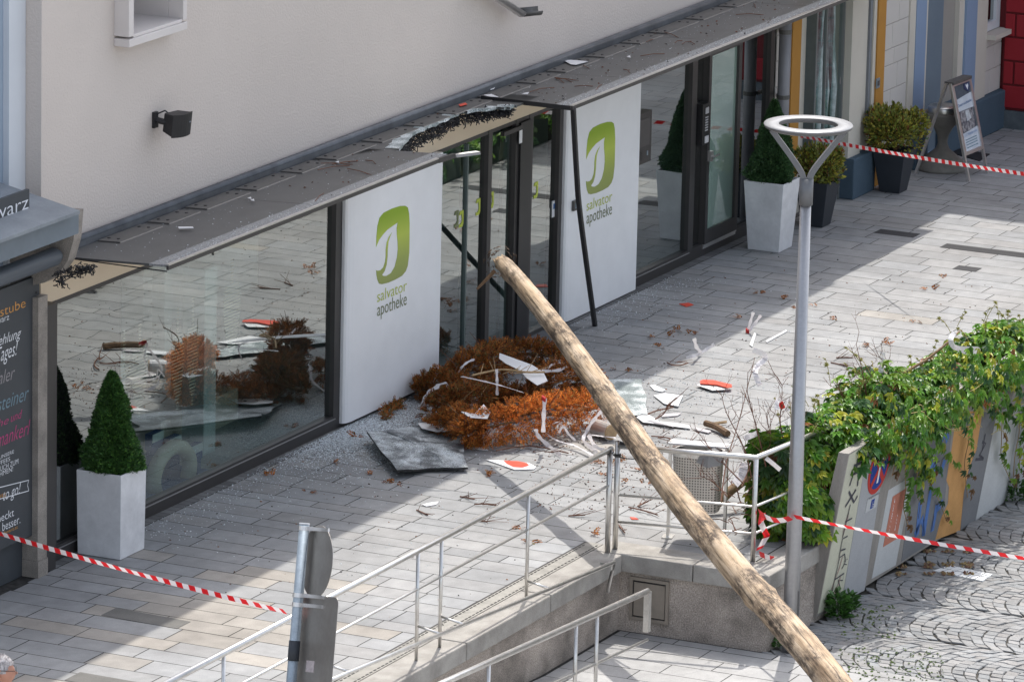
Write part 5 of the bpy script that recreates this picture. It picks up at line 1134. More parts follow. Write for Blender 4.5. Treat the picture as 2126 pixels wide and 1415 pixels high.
m = MB(); m.prism([dc + ux * (.29 * math.cos(a * .1309)) + uz * (.29 * math.sin(a * .1309)) for a in range(48)], un * .004); m.build('round_plate', 'alu_back', t)
def rrect(c, hx, hz, r): 
    o = []
    for cx_, cz_, a0 in ((hx - r, hz - r, 0), (-hx + r, hz - r, 90), (-hx + r, -hz + r, 180), (hx - r, -hz + r, 270)):
        for k in range(5): a = math.radians(a0 + k * 22.5); o.append(c + ux * (cx_ + r * math.cos(a)) + uz * (cz_ + r * math.sin(a)))
    return o
rc = st + ddn * 1.05 + off + ux * .19
m = MB(); m.prism([p - off * 0 for p in rrect(rc, .40, .50, .06)], un * .004); m.build('rectangular_plate', 'alu_back', t)
for s_ in (.03, .56, .635, 1.36):
    p = st + ddn * s_; m = MB(); m.tube([p - ddn * .017, p + ddn * .017], .047, 16); m.obox(p + off * .62 + ux * .02, un * .022, ux * .02, uz * .016); m.build('clamp', 'alu', t)
    m = MB(); m.obox(p + off * .9 + ux * .12, ux * .20, un * .008, uz * .014); m.build('cross_rail', 'alu', t)
m = MB(); p = st + ddn * 1.0; m.tube([p - ddn * .08, p + ddn * .08], .046, 16); m.build('grey_tape_wrap', 'pot_grey', t, smooth=True)
m = MB(); p = rc - ux * .02 - uz * .06 - un * .002; m.obox(p, ux * .075, un * .001, uz * .045); sti = m.build('sticker', mat('faded_sticker', (.50, .44, .44), (.32, .28, .29), .6, scale=40), t)

# ================================================================== LITTER BIN
bx = (-2.02, -4.83)
t = thing('litter_bin', 'perforated stainless steel litter bin with a bag over its rim behind the railing', 'litter bin', (bx[0], bx[1], 0))
bu = Vector((.22, -.98, 0)).normalized(); bv = Vector((.98, .22, 0)); bc = Vector((bx[0], bx[1], 0))
def bq(u, v, z): return bc + bu * u + bv * v + Vector((0, 0, z))
for u in (-.27, .27):
    m = MB(); m.obox(bq(u, 0, .47), bu * .012, bv * .03, Vector((0, 0, .47))); m.build('post', 'steel', t); m = MB(); m.obox(bq(u, 0, .008), bu * .05, bv * .07, Vector((0, 0, .006))); m.build('foot_plate', 'steel', t)
n = 28; W2, D2 = .235, .17; ring = []
for i in range(n): a = 2 * math.pi * i / n; ring.append((W2 * math.copysign(abs(math.cos(a)) ** .6, math.cos(a)), D2 * math.copysign(abs(math.sin(a)) ** .6, math.sin(a))))
m = MB(); zs_ = (.30, .84)
vs = [bq(u * (1 if z > .5 else .9), v * (1 if z > .5 else .9), z) for z in zs_ for u, v in ring]
m.add(vs, [(i, (i + 1) % n, n + (i + 1) % n, n + i) for i in range(n)] + [tuple(range(n - 1, -1, -1))])
def perf():
    mm = mat('perforated_steel', (.56, .53, .49), (.50, .475, .44), .38, .8, scale=5); N = mm.node_tree.nodes; L = mm.node_tree.links; b_ = N['Principled BSDF']
    g_ = N.new('ShaderNodeNewGeometry'); d1 = N.new('ShaderNodeVectorMath'); d1.operation = 'DOT_PRODUCT'; d1.inputs[1].default_value = tuple(bu); L.new(g_.outputs['Position'], d1.inputs[0])
    s_ = N.new('ShaderNodeSeparateXYZ'); L.new(g_.outputs['Position'], s_.inputs[0])
    def tri(sock):
        a_ = N.new('ShaderNodeMath'); a_.operation = 'MULTIPLY'; a_.inputs[1].default_value = 1 / .026; L.new(sock, a_.inputs[0])
        f_ = N.new('ShaderNodeMath'); f_.operation = 'FRACT'; L.new(a_.outputs[0], f_.inputs[0]); c_ = N.new('ShaderNodeMath'); c_.operation = 'COMPARE'; c_.inputs[1].default_value = .5; c_.inputs[2].default_value = .24; L.new(f_.outputs[0], c_.inputs[0]); return c_
    a_, c_ = tri(d1.outputs['Value']), tri(s_.outputs['Z']); mu = N.new('ShaderNodeMath'); mu.operation = 'MULTIPLY'; L.new(a_.outputs[0], mu.inputs[0]); L.new(c_.outputs[0], mu.inputs[1])
    src = b_.inputs['Base Color'].links[0].from_socket; mx = N.new('ShaderNodeMix'); mx.data_type = 'RGBA'; L.new(mu.outputs[0], mx.inputs['Factor']); L.new(src, mx.inputs['A']); mx.inputs['B'].default_value = (.07, .065, .06, 1); L.new(mx.outputs['Result'], b_.inputs['Base Color'])
    iv = N.new('ShaderNodeMath'); iv.operation = 'MULTIPLY_ADD'; iv.inputs[1].default_value = -.8; iv.inputs[2].default_value = .8; L.new(mu.outputs[0], iv.inputs[0]); L.new(iv.outputs[0], b_.inputs['Metallic']); return mm
m.build('basket', perf(), t)
m = MB(); vs = [bq(u * k, v * k, z) for z, k in ((.83, 1.03), (.865, 1.03), (.865, .94), (.70, .9)) for u, v in ring]; m.add(vs, [(r_ * n + i, r_ * n + (i + 1) % n, (r_ + 1) * n + (i + 1) % n, (r_ + 1) * n + i) for r_ in range(3) for i in range(n)]); m.build('rim', 'steel', t)
m = MB(); m.prism([bq(u * .9, v * .9, .80) for u, v in ring], (0, 0, -.01)); m.build('liner', 'black', t)
m = MB(); P = [bq(.02, -.19, .80), bq(.06, -.2, .88), bq(.16, -.19, .92), bq(.22, -.16, .89), bq(.24, -.15, .78), bq(.12, -.2, .76)]; 
import_c = sum(P, Vector()) / len(P)
vs = [import_c + Vector((0, 0, .07))] + [p + Vector((rnd(-.02, .02), rnd(-.02, .02), 0)) for p in P] + [p + bv * .14 for p in P]
m.add(vs, [(0, i + 1, (i + 1) % 6 + 1) for i in range(6)] + [(i + 1, i + 7, (i + 1) % 6 + 7, (i + 1) % 6 + 1) for i in range(6)]); m.build('bag', mat('clear_bag', (.42, .42, .42), (.3, .3, .3), .3, trans=.4), t)
m = MB(); m.obox(bq(0, .02, .925), bu * .29, bv * .075, Vector((0, 0, .010))); soft(m.build('canopy_lid', mat('grey_white_lid', (.55, .55, .555), (.48, .48, .485), .5, scale=5), t), .01)

# ================================================================== THE FALLEN LOG
LT = Zp(1037, 545, 1.83); LE = Zp(1738, 1436, 0.42); LD = (LE - LT).normalized(); LLEN = (LE - LT).length + 4.6
q = LD.to_track_quat('Z', 'Y'); LXF = Matrix.Translation(LT) @ q.to_matrix().to_4x4()
lr = random.Random(5); NS, NK = 150, 28; m = MB()
knots = [(lr.uniform(0, 6.28), lr.uniform(.2, 11), lr.uniform(.010, .028)) for _ in range(60)]
def lrad(a, z):
    base = .080 + .055 * min(1.25, z / 10.2) ** .60; k = 1 + .018 * math.sin(3 * a + z * 1.3) + .012 * math.sin(5 * a - z * 2.2) + .02 * math.sin(z * 3.7 + a) * math.sin(z * 1.1)
    for ka, kz, kh in knots:
        da = abs((a - ka + math.pi) % 6.2832 - math.pi); dz = (z - kz); e = (da * base / .045) ** 2 + (dz / .07) ** 2
        if e < 6: k += kh / base * .8 * math.exp(-e)
    return base * k
def ldrift(z): return Vector((.035 * math.sin(z * .55 + 1), .03 * math.sin(z * .8), 0))
for i in range(NS + 1):
    z = LLEN * (i / NS)
    for k in range(NK):
        a = 6.2832 * k / NK; r_ = lrad(a, z); zz = z
        if i == 0: zz = lr.uniform(-.06, .03); r_ *= .93
        m.v.append(Vector((r_ * math.cos(a), r_ * math.sin(a), zz)) + ldrift(z))
for i in range(NS):
    for k in range(NK): m.f.append((i * NK + k, i * NK + (k + 1) % NK, (i + 1) * NK + (k + 1) % NK, (i + 1) * NK + k)); m.c.append(None)
m.v.append(Vector((.01, .0, -.02)) + ldrift(0)); ci = len(m.v) - 1
for k in range(NK): m.f.append((k, ci, (k + 1) % NK)); m.c.append(None)
m.f.append(tuple(range(NS * NK, NS * NK + NK))); m.c.append(None)
log = m.build('fallen_log', 'log', xf=LXF, smooth=True)
tag(log, 'long peeled tree trunk leaning over the railing with its broken tip in the air', 'log'); ORG[log.name] = Vector((0, 0, 0))
inv = LXF.inverted()
def child_local(name, mbld, mk, par, smooth=False):
    o = mbld.build(name, mk, par, smooth=smooth); return o
kmat = mat('dark_knot', (.09, .055, .03), (.05, .03, .018), .8, scale=60)
for ka, kz, kh in knots:
    m = MB(); r_ = lrad(ka, kz) - .002; d = Vector((math.cos(ka), math.sin(ka), 0)); p = d * r_ + ldrift(kz); sd_ = Vector((-d.y, d.x, 0)); n_ = 9; s_ = lr.uniform(.012, .028)
    vs = [p + d * .004] + [p + sd_ * (s_ * math.cos(6.2832 * j / n_)) + Vector((0, 0, s_ * .7 * math.sin(6.2832 * j / n_))) - d * .004 for j in range(n_)]
    m.add(vs, [(0, 1 + j, 1 + (j + 1) % n_) for j in range(n_)]); child_local('knot', m, kmat, log)
m = MB()
for k in range(16):
    a = lr.uniform(0, 6.28); p = Vector((.06 * math.cos(a), .06 * math.sin(a), .03)); m.tube([p, p + Vector((lr.uniform(-.012, .012), lr.uniform(-.012, .012), -lr.uniform(.04, .10)))], [.008, .002], 4)
child_local('broken_splinters', m, 'wood', log)
sA = inv @ Dp(1027, 562, (LT - CAM).dot(fwd)); sB = inv @ Dp(990, 600, (LT - CAM).dot(fwd) - .05); m = MB(); m.tube([sA, sA.lerp(sB, .5) + Vector((.01, .01, 0)), sB], [.022, .018, .013], 7)
child_local('hanging_splinter', m, 'bark', log)

# ================================================================== DEBRIS
def P3(px, py, z): return Zp(px, py, z)
# dead conifer boughs
TONE = [1.0]  # brightness per bough: front one coloured as sunlit, those behind as shaded
def dcol(rr, olive=.12):
    k = rr.uniform(.4, 1.35) * TONE[0]; u = rr.random()
    if u < olive: return (.27 * k, .21 * k, .07 * k)
    if u < .30: return (.68 * k, .27 * k, .06 * k)
    if u < .85: return (.52 * k, .17 * k, .04 * k)
    return (.25 * k, .085 * k, .03 * k)
def frond(mb, p, d, L_, rr, olive):
    d = d.normalized(); s_ = d.cross(Vector((rr.uniform(-1, 1), rr.uniform(-1, 1), rr.uniform(-1, 1)))).normalized(); n = 7
    for i in range(n):
        t_ = i / n; b_ = p + d * L_ * t_ + Vector((0, 0, -.02 * t_ * t_))
        for sg in (-1, 1):
            dv = (d * .75 + s_ * sg * .8 + Vector((rr.uniform(-.25, .25), rr.uniform(-.25, .25), rr.uniform(-.25, .25)))).normalized(); l2 = L_ * .38 * (1.05 - .6 * t_); w_ = dv.cross(d).cross(dv).normalized() * l2 * .20
            mb.add([b_, b_ + dv * l2 * .5 + w_, b_ + dv * l2, b_ + dv * l2 * .5 - w_], [(0, 1, 2, 3)], dcol(rr, olive))
def bough(path, r, n, seed, label, olive=.12, name='dead_conifer_bough'):
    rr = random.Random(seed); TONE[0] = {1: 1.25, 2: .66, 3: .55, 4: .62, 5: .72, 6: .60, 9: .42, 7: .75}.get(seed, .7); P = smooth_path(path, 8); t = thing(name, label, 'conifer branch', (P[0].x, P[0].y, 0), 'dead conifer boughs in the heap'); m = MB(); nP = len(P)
    for i in range(n):
        j = rr.uniform(0, nP - 1.001); a5 = P[int(j)].lerp(P[int(j) + 1], j % 1); ax_ = (P[min(int(j) + 1, nP - 1)] - P[int(j)]).normalized(); taper = .45 + .55 * math.sin(math.pi * min(1, (j / nP) * .85 + .12)) ** .7
        d = Vector((rr.gauss(0, 1), rr.gauss(0, 1), rr.gauss(.25, .9))); d = (d - ax_ * d.dot(ax_)).normalized(); q_ = a5 + d * r * .86 * taper * rr.uniform(.3, 1.0)
        if abs(math.sin(j * 2.3 + seed) + .5 * math.sin(j * 5.1)) < .35 and rr.random() < .6: continue
        if q_.z < .015: q_.z = rr.uniform(.01, .05)
        frond(m, q_, d * rr.uniform(.4, 1) + ax_ * rr.uniform(-.2, .8) + Vector((0, 0, .15)), rr.uniform(.06, .12), rr, olive)
    m.build('foliage', 'dead', t)
    for i in range(9):
        a5 = P[rr.randrange(nP)]; d = Vector((rr.uniform(-1, 1), rr.uniform(-1, 1), rr.uniform(.2, 1.2))).normalized() * r * rr.uniform(1.0, 1.7); MB().tube([a5, a5 + d * .5 + Vector((rr.uniform(-.03, .03), rr.uniform(-.03, .03), 0)), a5 + d], [.006, .005, .002], 4).build('bare_twig', 'twig_light' if rr.random() < .4 else 'twig', t)
    s_ = MB(); s_.tube(P, [.02 * (1 - .7 * i / nP) for i in range(nP)], 6)
    for i in range(26):
        j = rr.randrange(nP); a5 = P[j]; s_.tube([a5, a5 + Vector((rr.uniform(-1, 1), rr.uniform(-1, 1), rr.uniform(-.1, .9))).normalized() * r * .9], .004, 4)
    s_.build('branch', 'bark', t)
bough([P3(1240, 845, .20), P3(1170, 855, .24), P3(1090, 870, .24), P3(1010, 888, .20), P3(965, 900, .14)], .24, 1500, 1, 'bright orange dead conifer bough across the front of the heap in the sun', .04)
bough([P3(1000, 905, .12), P3(970, 890, .18), P3(950, 860, .18)], .18, 420, 7, 'rounded brown end of the dead conifer bough next to the crazed glass', .05)
bough([P3(862, 812, .08), P3(900, 800, .16), P3(935, 800, .2), P3(965, 815, .2)], .17, 700, 2, 'dead conifer bough at the left end of the heap beside the white panel', .2)
bough([P3(900, 850, .10), P3(940, 845, .2), P3(980, 830, .25), P3(1030, 815, .22)], .22, 950, 3, 'olive brown dead conifer bough in the middle of the heap', .28)
bough([P3(940, 790, .18), P3(985, 765, .28), P3(1020, 750, .26), P3(1050, 740, .2)], .24, 900, 4, 'dead conifer bough at the back of the heap near the shop door', .16)
bough([P3(1060, 735, .10), P3(1110, 735, .15), P3(1160, 745, .12)], .17, 520, 5, 'dead conifer bough behind the large white shard', .2)
bough([P3(1110, 815, .15), P3(1150, 795, .25), P3(1195, 785, .25), P3(1225, 800, .2)], .24, 900, 6, 'dark brown dead conifer bough at the right of the heap behind the log', .05)
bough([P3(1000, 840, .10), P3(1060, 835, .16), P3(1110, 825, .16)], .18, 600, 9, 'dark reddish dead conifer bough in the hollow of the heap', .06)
bough([P3(905, 870, .10), P3(925, 885, .12), P3(955, 895, .10)], .15, 380, 11, 'small dead conifer bough at the left front of the heap above the white oval plate', .08)
bough([P3(800, 870, .015), P3(815, 850, .02), P3(830, 840, .02)], .05, 70, 10, 'flat spray of dead conifer at the foot of the left white panel', .35)
# small dry sprigs
SPR = [(1280, 766), (1300, 768), (1365, 718), (1410, 686), (1390, 696), (1436, 692), (1800, 716), (1838, 713), (1530, 660), (1350, 700), (1575, 607), (1625, 618), (1232, 1108), (1300, 1000), (1340, 990), (1262, 985), (1290, 955), (1345, 1002), (1330, 975), (1240, 960), (1265, 965), (1655, 640), (1690, 635), (1740, 660), (1900, 668), (1930, 600), (1960, 575), (760, 985), (740, 905), (560, 985), (700, 960), (645, 1020), (820, 1000), (1015, 985), (1078, 1095), (1100, 1125)]
for i, (px, py) in enumerate(SPR):
    rr = random.Random(100 + i); c = P3(px, py, .012); m = MB()
    for k in range(rr.randint(2, 5)): frond(m, c + Vector((rr.uniform(-.04, .04), rr.uniform(-.05, .05), .004)), Vector((rr.uniform(-1, 1), rr.uniform(-1, 1), rr.uniform(.05, .5))), rr.uniform(.05, .11), rr, .08)
    m.build('dry_sprig', 'dead', label='small rust brown conifer sprig lying on the pavement', cat='dry sprig', group='dry sprigs scattered on the pavement')
# white shards
def shard(poly, z, label, mk='white', th=.006, tilt=(0, 0), red=None, nm='white_shard'):
    pts = [P3(x, y, z) for x, y in poly]; c = sum(pts, Vector()) / len(pts)
    tl_ = lambda p: Vector((p.x, p.y, p.z + (p.x - c.x) * tilt[0] + (p.y - c.y) * tilt[1]))
    m = MB(); m.prism([tl_(p) for p in pts], (0, 0, -th)); o = m.build(nm, mk, label=label, cat='shard')
    if red:
        pr = [tl_(P3(x, y, z)) + Vector((0, 0, .003)) for x, y in red]; m = MB(); m.prism(pr, (0, 0, -.002)); m.build('red_print', 'red', o)
    return o
def e4(x, y): return (1240 + x / 5.896, 740 + y / 5.896)
shard([(1037, 735), (1065, 742), (1105, 752), (1128, 765), (1137, 785), (1115, 800), (1092, 785), (1080, 770), (1050, 758), (1036, 748)], .44, 'largest curved white shard lying on top of the conifer heap', tilt=(-.1, .12))
o = shard([(868, 878), (895, 873), (922, 873), (937, 886), (934, 894), (905, 895), (876, 888)], .10, 'white oval plate with a dark hole left of the heap'); c = P3(908, 889, .102); m = MB(); m.tube([c, c + Vector((0, 0, .004))], .018, 10); m.build('hole', 'black', o)
shard([(806, 950), (835, 946), (872, 947), (850, 955), (815, 962), (810, 960)], .07, 'pointed white shard on the crazed dark glass sheet', tilt=(0, .02))
shard([(1008, 953), (1045, 955), (1098, 960), (1113, 968), (1108, 973), (1068, 974), (1040, 964)], .012, 'white shard with a red shape near the railing', red=[(1046, 956), (1075, 957), (1094, 961), (1098, 966), (1085, 970), (1066, 969), (1052, 962)])
shard([(968, 922), (1008, 929), (1014, 934), (985, 931), (966, 928)], .012, 'thin white shard just in front of the heap')
shard([e4(*p) for p in ((640, 350), (700, 340), (770, 375), (840, 405), (790, 428), (700, 410))], .012, 'narrow white shard beside the right glass sheet')
shard([e4(*p) for p in ((688, 465), (830, 440), (1050, 475), (990, 612), (820, 575))], .02, 'broad white shard on the sunny pavement right of the log', tilt=(.0, -.03))
shard([e4(*p) for p in ((1213, 345), (1270, 328), (1480, 335), (1610, 398), (1410, 410))], .03, 'white shard lying under the red and white piece')
shard([e4(*p) for p in ((1258, 295), (1300, 278), (1420, 285), (1645, 340), (1650, 368), (1600, 380), (1470, 342), (1262, 325))], .05, 'red shard with a small white mark on the sunny pavement', mk='red')
shard([(957, 857), (985, 858), (1004, 845), (1018, 854), (1012, 862), (975, 863)], .36, 'small white shard caught in the front of the heap', tilt=(.1, .2))
shard([(970, 902), (980, 892), (988, 890), (982, 900), (972, 905)], .16, 'tiny white shard at the foot of the orange bough')
shard([e4(*p) for p in ((480, 745), (540, 712), (640, 722), (760, 790), (1000, 810), (1135, 835), (1140, 866), (1000, 852), (720, 815), (560, 800))], .03, 'long white plastic film behind the log', tilt=(.02, .02))
shard([e4(*p) for p in ((1180, 860), (1300, 880), (1400, 905), (1360, 930), (1210, 895))], .02, 'clear torn film piece right of the long white film', mk='ribbon')
shard([e4(*p) for p in ((760, 700), (900, 690), (1030, 690), (980, 720), (800, 735))], .015, 'pale torn film piece above the long white film', mk='ribbon')
shard([(876, 1046), (895, 1042), (911, 1040), (906, 1046), (885, 1050)], .010, 'small white slip on the sunny pavement before the railing')
shard([(1556, 715), (1566, 690), (1570, 692), (1562, 719)], .015, 'short white strip on the pavement near the shadow edge')
shard([(1590, 707), (1632, 684), (1634, 687), (1592, 710)], .012, 'thin long white stick on the sunny pavement')
shard([(1410, 630), (1430, 628), (1440, 632), (1425, 636)], .008, 'small red and clear scrap in the shaded pavement', mk='red')
shard([(1308, 1072), (1318, 1073), (1326, 1077), (1312, 1077)], .008, 'small red scrap behind the railing corner', mk='red')
# on the canopy
def cshard(poly, label, mk='white'):
    m = MB(); m.prism([Cp(x, y) + Vector((0, 0, .03)) for x, y in poly], (0, 0, -.006)); m.build('white_shard', mk, label=label, cat='shard')
cshard([(1170, 131), (1185, 130), (1220, 133), (1195, 140), (1185, 139)], 'pointed white shard on the right half of the canopy')
cshard([(1005, 203), (1020, 201), (1035, 207), (1015, 207)], 'white shard on the canopy just above the broken edge'); cshard([(1083, 200), (1098, 197), (1095, 201)], 'small white shard on the canopy right of the broken edge')
cshard([(952, 223), (966, 219), (970, 222), (955, 226)], 'red shard on the canopy beside the broken edge', 'red'); cshard([(369, 477), (400, 477), (402, 479), (372, 480)], 'thin white slip on the left canopy panel')
cshard([(1018, 192), (1034, 175), (1037, 177), (1025, 190)], 'curled white shard leaning on the gutter above the hole')
for x, y in ((524, 421), (518, 417), (1263, 57), (1305, 123), (700, 342)):
    cshard([(x - 4, y), (x + 3, y - 2), (x + 4, y + 2)], 'tiny white chip on the canopy glass'); S.objects[-1]['group'] = 'tiny white chips on the canopy'
# crazed glass sheets
def sheet(poly, zs__, label, mk, wob=1.0):
    pts = [P3(x, y, z) for (x, y), z in zip(poly, zs__)]; c = sum(pts, Vector()) / len(pts); t = thing('glass_sheet', label, 'broken glass', (c.x, c.y, 0)); N_ = 14
    m = MB(); n = len(pts); dense = []
    for i in range(n):
        for k in range(4): dense.append(pts[i].lerp(pts[(i + 1) % n], k / 4) + Vector((rnd(-.02, .02), rnd(-.02, .02), rnd(-.006, .006))))
    k = len(dense); vs = [c + Vector((0, 0, .012 * wob))] + [c.lerp(p, .55) + Vector((0, 0, rnd(-.02, .025) * wob)) for p in dense] + dense + [p - Vector((0, 0, .02)) for p in dense]
    fs = [(0, 1 + i, 1 + (i + 1) % k) for i in range(k)] + [(1 + i, 1 + k + i, 1 + k + (i + 1) % k, 1 + (i + 1) % k) for i in range(k)]
    m.add(vs, fs); m.build('crazed_surface', mk, t)
    m = MB(); m.add(dense + [p - Vector((0, 0, .022)) for p in dense], [(i, k + i, k + (i + 1) % k, (i + 1) % k) for i in range(k)]); m.build('glass_edge', 'black', t); return t
sheet([(765, 895), (800, 893), (880, 880), (962, 905), (969, 968), (890, 972), (822, 976)], [.14, .10, .05, .05, .06, .05, .10], 'dark crazed sheet of canopy glass tilted on the pavement left of the heap', 'crackle')
sheet([(1262, 786), (1336, 787), (1346, 858), (1300, 862), (1268, 830)], [.04, .05, .05, .04, .04], 'pale crazed sheet of safety glass behind the log', 'crackle_light', .12)
# ribbons
def ribbon(path, wd, label, mk='ribbon', tip=None, flat=.6):
    P = smooth_path([P3(*p) for p in path], 6); sides = []
    for i in range(len(P)):
        tt = (P[min(i + 1, len(P) - 1)] - P[max(i - 1, 0)]).normalized(); view = fwd if flat < .9 else Vector((0, 0, 1)); s_ = tt.cross(view).normalized(); s_ = (s_ + Vector((rnd(-.3, .3), rnd(-.3, .3), rnd(-.3, .3))) * .6).normalized(); sides.append(s_ * wd * .36 * (1 + .25 * math.sin(i * 1.3)))
    m = MB(); m.strip(P, sides); o = m.build('ribbon', mk, label=label, cat='ribbon')
    if tip:
        c = P3(*tip); m = MB(); m.obox(c, (.03, .01, 0), (0, .02, .01), (0, 0, .018)); m.build('red_knot', 'ribbon_red', o)
ribbon([(958, 781, .50), (1000, 790, .52), (1040, 800, .50), (1088, 815, .42)], .05, 'long white ribbon stretched across the top of the heap', flat=.95)
ribbon([(1031, 766, .56), (1032, 790, .52), (1032, 820, .36)], .035, 'short white ribbon crossing the long one on the heap')
ribbon([(876, 842, .10), (882, 826, .22), (895, 810, .30), (914, 800, .34)], .05, 'curved white ribbon at the left end of the heap')
ribbon([(1131, 826, .56), (1129, 860, .40), (1128, 897, .20)], .052, 'white ribbon with a red knot hanging over the orange bough', tip=(1129, 827, .57))
ribbon([(950, 778, .28), (958, 763, .38), (970, 752, .42), (986, 745, .42)], .03, 'thin white ribbon at the back left of the heap')
ribbon([(1112, 890, .22), (1118, 905, .14), (1140, 925, .05), (1165, 945, .03)], .05, 'white ribbon trailing from the orange bough towards the railing')
ribbon([(1128, 897, .10), (1160, 915, .06), (1195, 925, .05), (1240, 950, .03)], .045, 'longest white ribbon on the pavement in front of the heap', flat=.95)
ribbon([(1250, 852, .34), (1232, 872, .22), (1218, 895, .10), (1212, 915, .04), (1240, 938, .03)], .045, 'white ribbon looping down at the right end of the heap')
ribbon([(1160, 898, .12), (1170, 885, .2), (1180, 900, .12), (1195, 914, .05)], .03, 'curled white ribbon between the heap and the railing')
ribbon([(1222, 902, .08), (1235, 925, .05), (1255, 935, .03)], .05, 'white ribbon near the metal sleeve')
ribbon([(1228, 902, .08), (1250, 905, .07), (1278, 908, .05)], .05, 'straight white ribbon beside the metal sleeve', flat=.95)
ribbon([(1118, 893, .1), (1135, 885, .16), (1158, 875, .25)], .045, 'white ribbon under the front bough', flat=.95)
ribbon([(1135, 765, .40), (1150, 755, .42), (1175, 752, .40)], .05, 'white ribbon behind the log at the back of the heap', flat=.95); ribbon([(1125, 770, .42), (1160, 768, .40), (1180, 758, .38)], .04, 'bunched white ribbon at the tip of the large shard')
ribbon([(1441, 702, .26), (1446, 720, .14), (1453, 733, .03), (1425, 742, .015)], .05, 'white ribbon standing up in the shade at the shadow edge'); ribbon([(1453, 733, .02), (1468, 724, .05), (1483, 714, .1)], .04, 'second arm of ribbon lying at the shadow edge')
ribbon([(1553, 686, .02), (1558, 668, .12), (1564, 648, .24)], .04, 'upright white ribbon in the shade with a red foot', tip=(1552, 687, .02)); ribbon([(1556, 686, .02), (1568, 670, .1), (1580, 654, .2)], .04, 'leaning white ribbon in the shade with a red foot')
ribbon([(905, 800, .34), (925, 795, .36), (930, 803, .3), (940, 815, .25)], .03, 'tangled white ribbon knot near the left panel'); ribbon([(1345, 868, .05), (1370, 877, .04), (1400, 885, .03)], .06, 'white ribbon lying on the plastic film behind the log', flat=.95)
ribbon([(878, 836, .1), (890, 842, .05), (900, 850, .03)], .03, 'white ribbon end at the left foot of the heap', flat=.95)
# wood pieces and metal sleeve
def stick(pts, r, mk, label, cat='twig', nm='twig', n=6, sub=0, rr=None):
    P = [P3(*p) for p in pts]; m = MB(); m.tube(smooth_path(P, 3), r, n)
    rr = rr or random.Random(int(pts[0][0] * 7 + pts[0][1]))
    for i in range(sub):
        a5 = P[0].lerp(P[-1], rr.uniform(.1, .95)); d = ((P[-1] - P[0]).normalized() + Vector((rr.uniform(-.9, .9), rr.uniform(-.9, .9), rr.uniform(.0, .7)))).normalized(); m.tube([a5, a5 + d * rr.uniform(.08, .25)], [r * .5, r * .25], 4)
    m.build(nm, mk, label=label, cat=cat)
stick([(1465, 878, .05), (1488, 886, .05), (1511, 900, .04)], .035, 'bark', 'broken brown log piece on the sunny pavement', 'wood', 'wood_piece', 8)
stick([(1478, 879, .03), (1508, 875, .03)], .016, 'wood', 'pale split stick beside the broken brown log piece', 'wood', 'wood_piece', 5)
a = P3(1236, 886, .09); b4 = P3(1268, 897, .09); m = MB(); m.tube([a, b4], .085, 18); o = m.build('metal_sleeve', 'alu', label='short shiny metal sleeve at the right end of the heap beside the log', cat='pipe')
m = MB(); dd = (b4 - a).normalized(); m.tube([b4, b4 + dd * .012], .078, 16); m.build('wood_core', 'wood', o)
TW = [([(1325, 868, .02), (1360, 853, .03), (1398, 845, .05)], 'brown twig lying behind the log on the white film'), ([(1352, 905, .02), (1385, 908, .02), (1412, 922, .02)], 'forked brown twig right of the log'), ([(1305, 1052, .02), (1340, 1060, .02), (1365, 1068, .02)], 'longer twig of the angled pair behind the railing corner'),
      ([(1324, 1050, .02), (1345, 1040, .03)], 'short twig of the angled pair behind the railing corner'), ([(1284, 1088, .02), (1297, 1105, .02)], 'brown twig at the foot of the railing corner posts'), ([(1385, 752, .02), (1395, 757, .02), (1412, 758, .02), (1428, 753, .03)], 'curved knotty twig on the sunny pavement'),
      ([(985, 1046, .02), (1010, 1045, .02), (1030, 1048, .02)], 'twig in front of the long railing, middle'), ([(955, 1030, .01), (985, 1035, .01)], 'thin straight twig in front of the long railing'), ([(865, 1058, .01), (888, 1068, .01)], 'thin dark twig left of the long railing in the sun'), ([(990, 1080, .01), (1012, 1082, .01)], 'short dark twig nearest the long handrail'),
      ([(1180, 1070, .01), (1215, 1068, .02)], 'brown twig beside the log shadow'), ([(1736, 742, .01), (1770, 742, .01)], 'thin pale twig on the pavement behind the creeper'), ([(1725, 752, .01), (1760, 760, .01)], 'dark thin twig on the pavement behind the creeper'), ([(1370, 930, .02), (1410, 925, .02), (1440, 915, .03)], 'brown twig between the log and the litter bin'),
      ([(1030, 935, .05), (1100, 925, .03), (1180, 940, .02)], 'long thin dark cable-like twig in front of the heap'), ([(1360, 870, .05), (1378, 858, .1), (1390, 838, .2), (1405, 825, .3)], 'thin arched twig right of the log')]
for pts, lab in TW: stick(pts, .007, 'twig', lab, sub=5)
stick([(980, 779, .50), (1040, 767, .52), (1090, 772, .50), (1130, 772, .45)], .011, 'twig_light', 'pale branch lying across the large white shard', sub=9)
# dry stick resting on the heap left
stick([(883, 777, .30), (877, 790, .12), (880, 796, .05)], .014, 'bark', 'upright dark stub standing against the left white panel', nm='wood_stub')

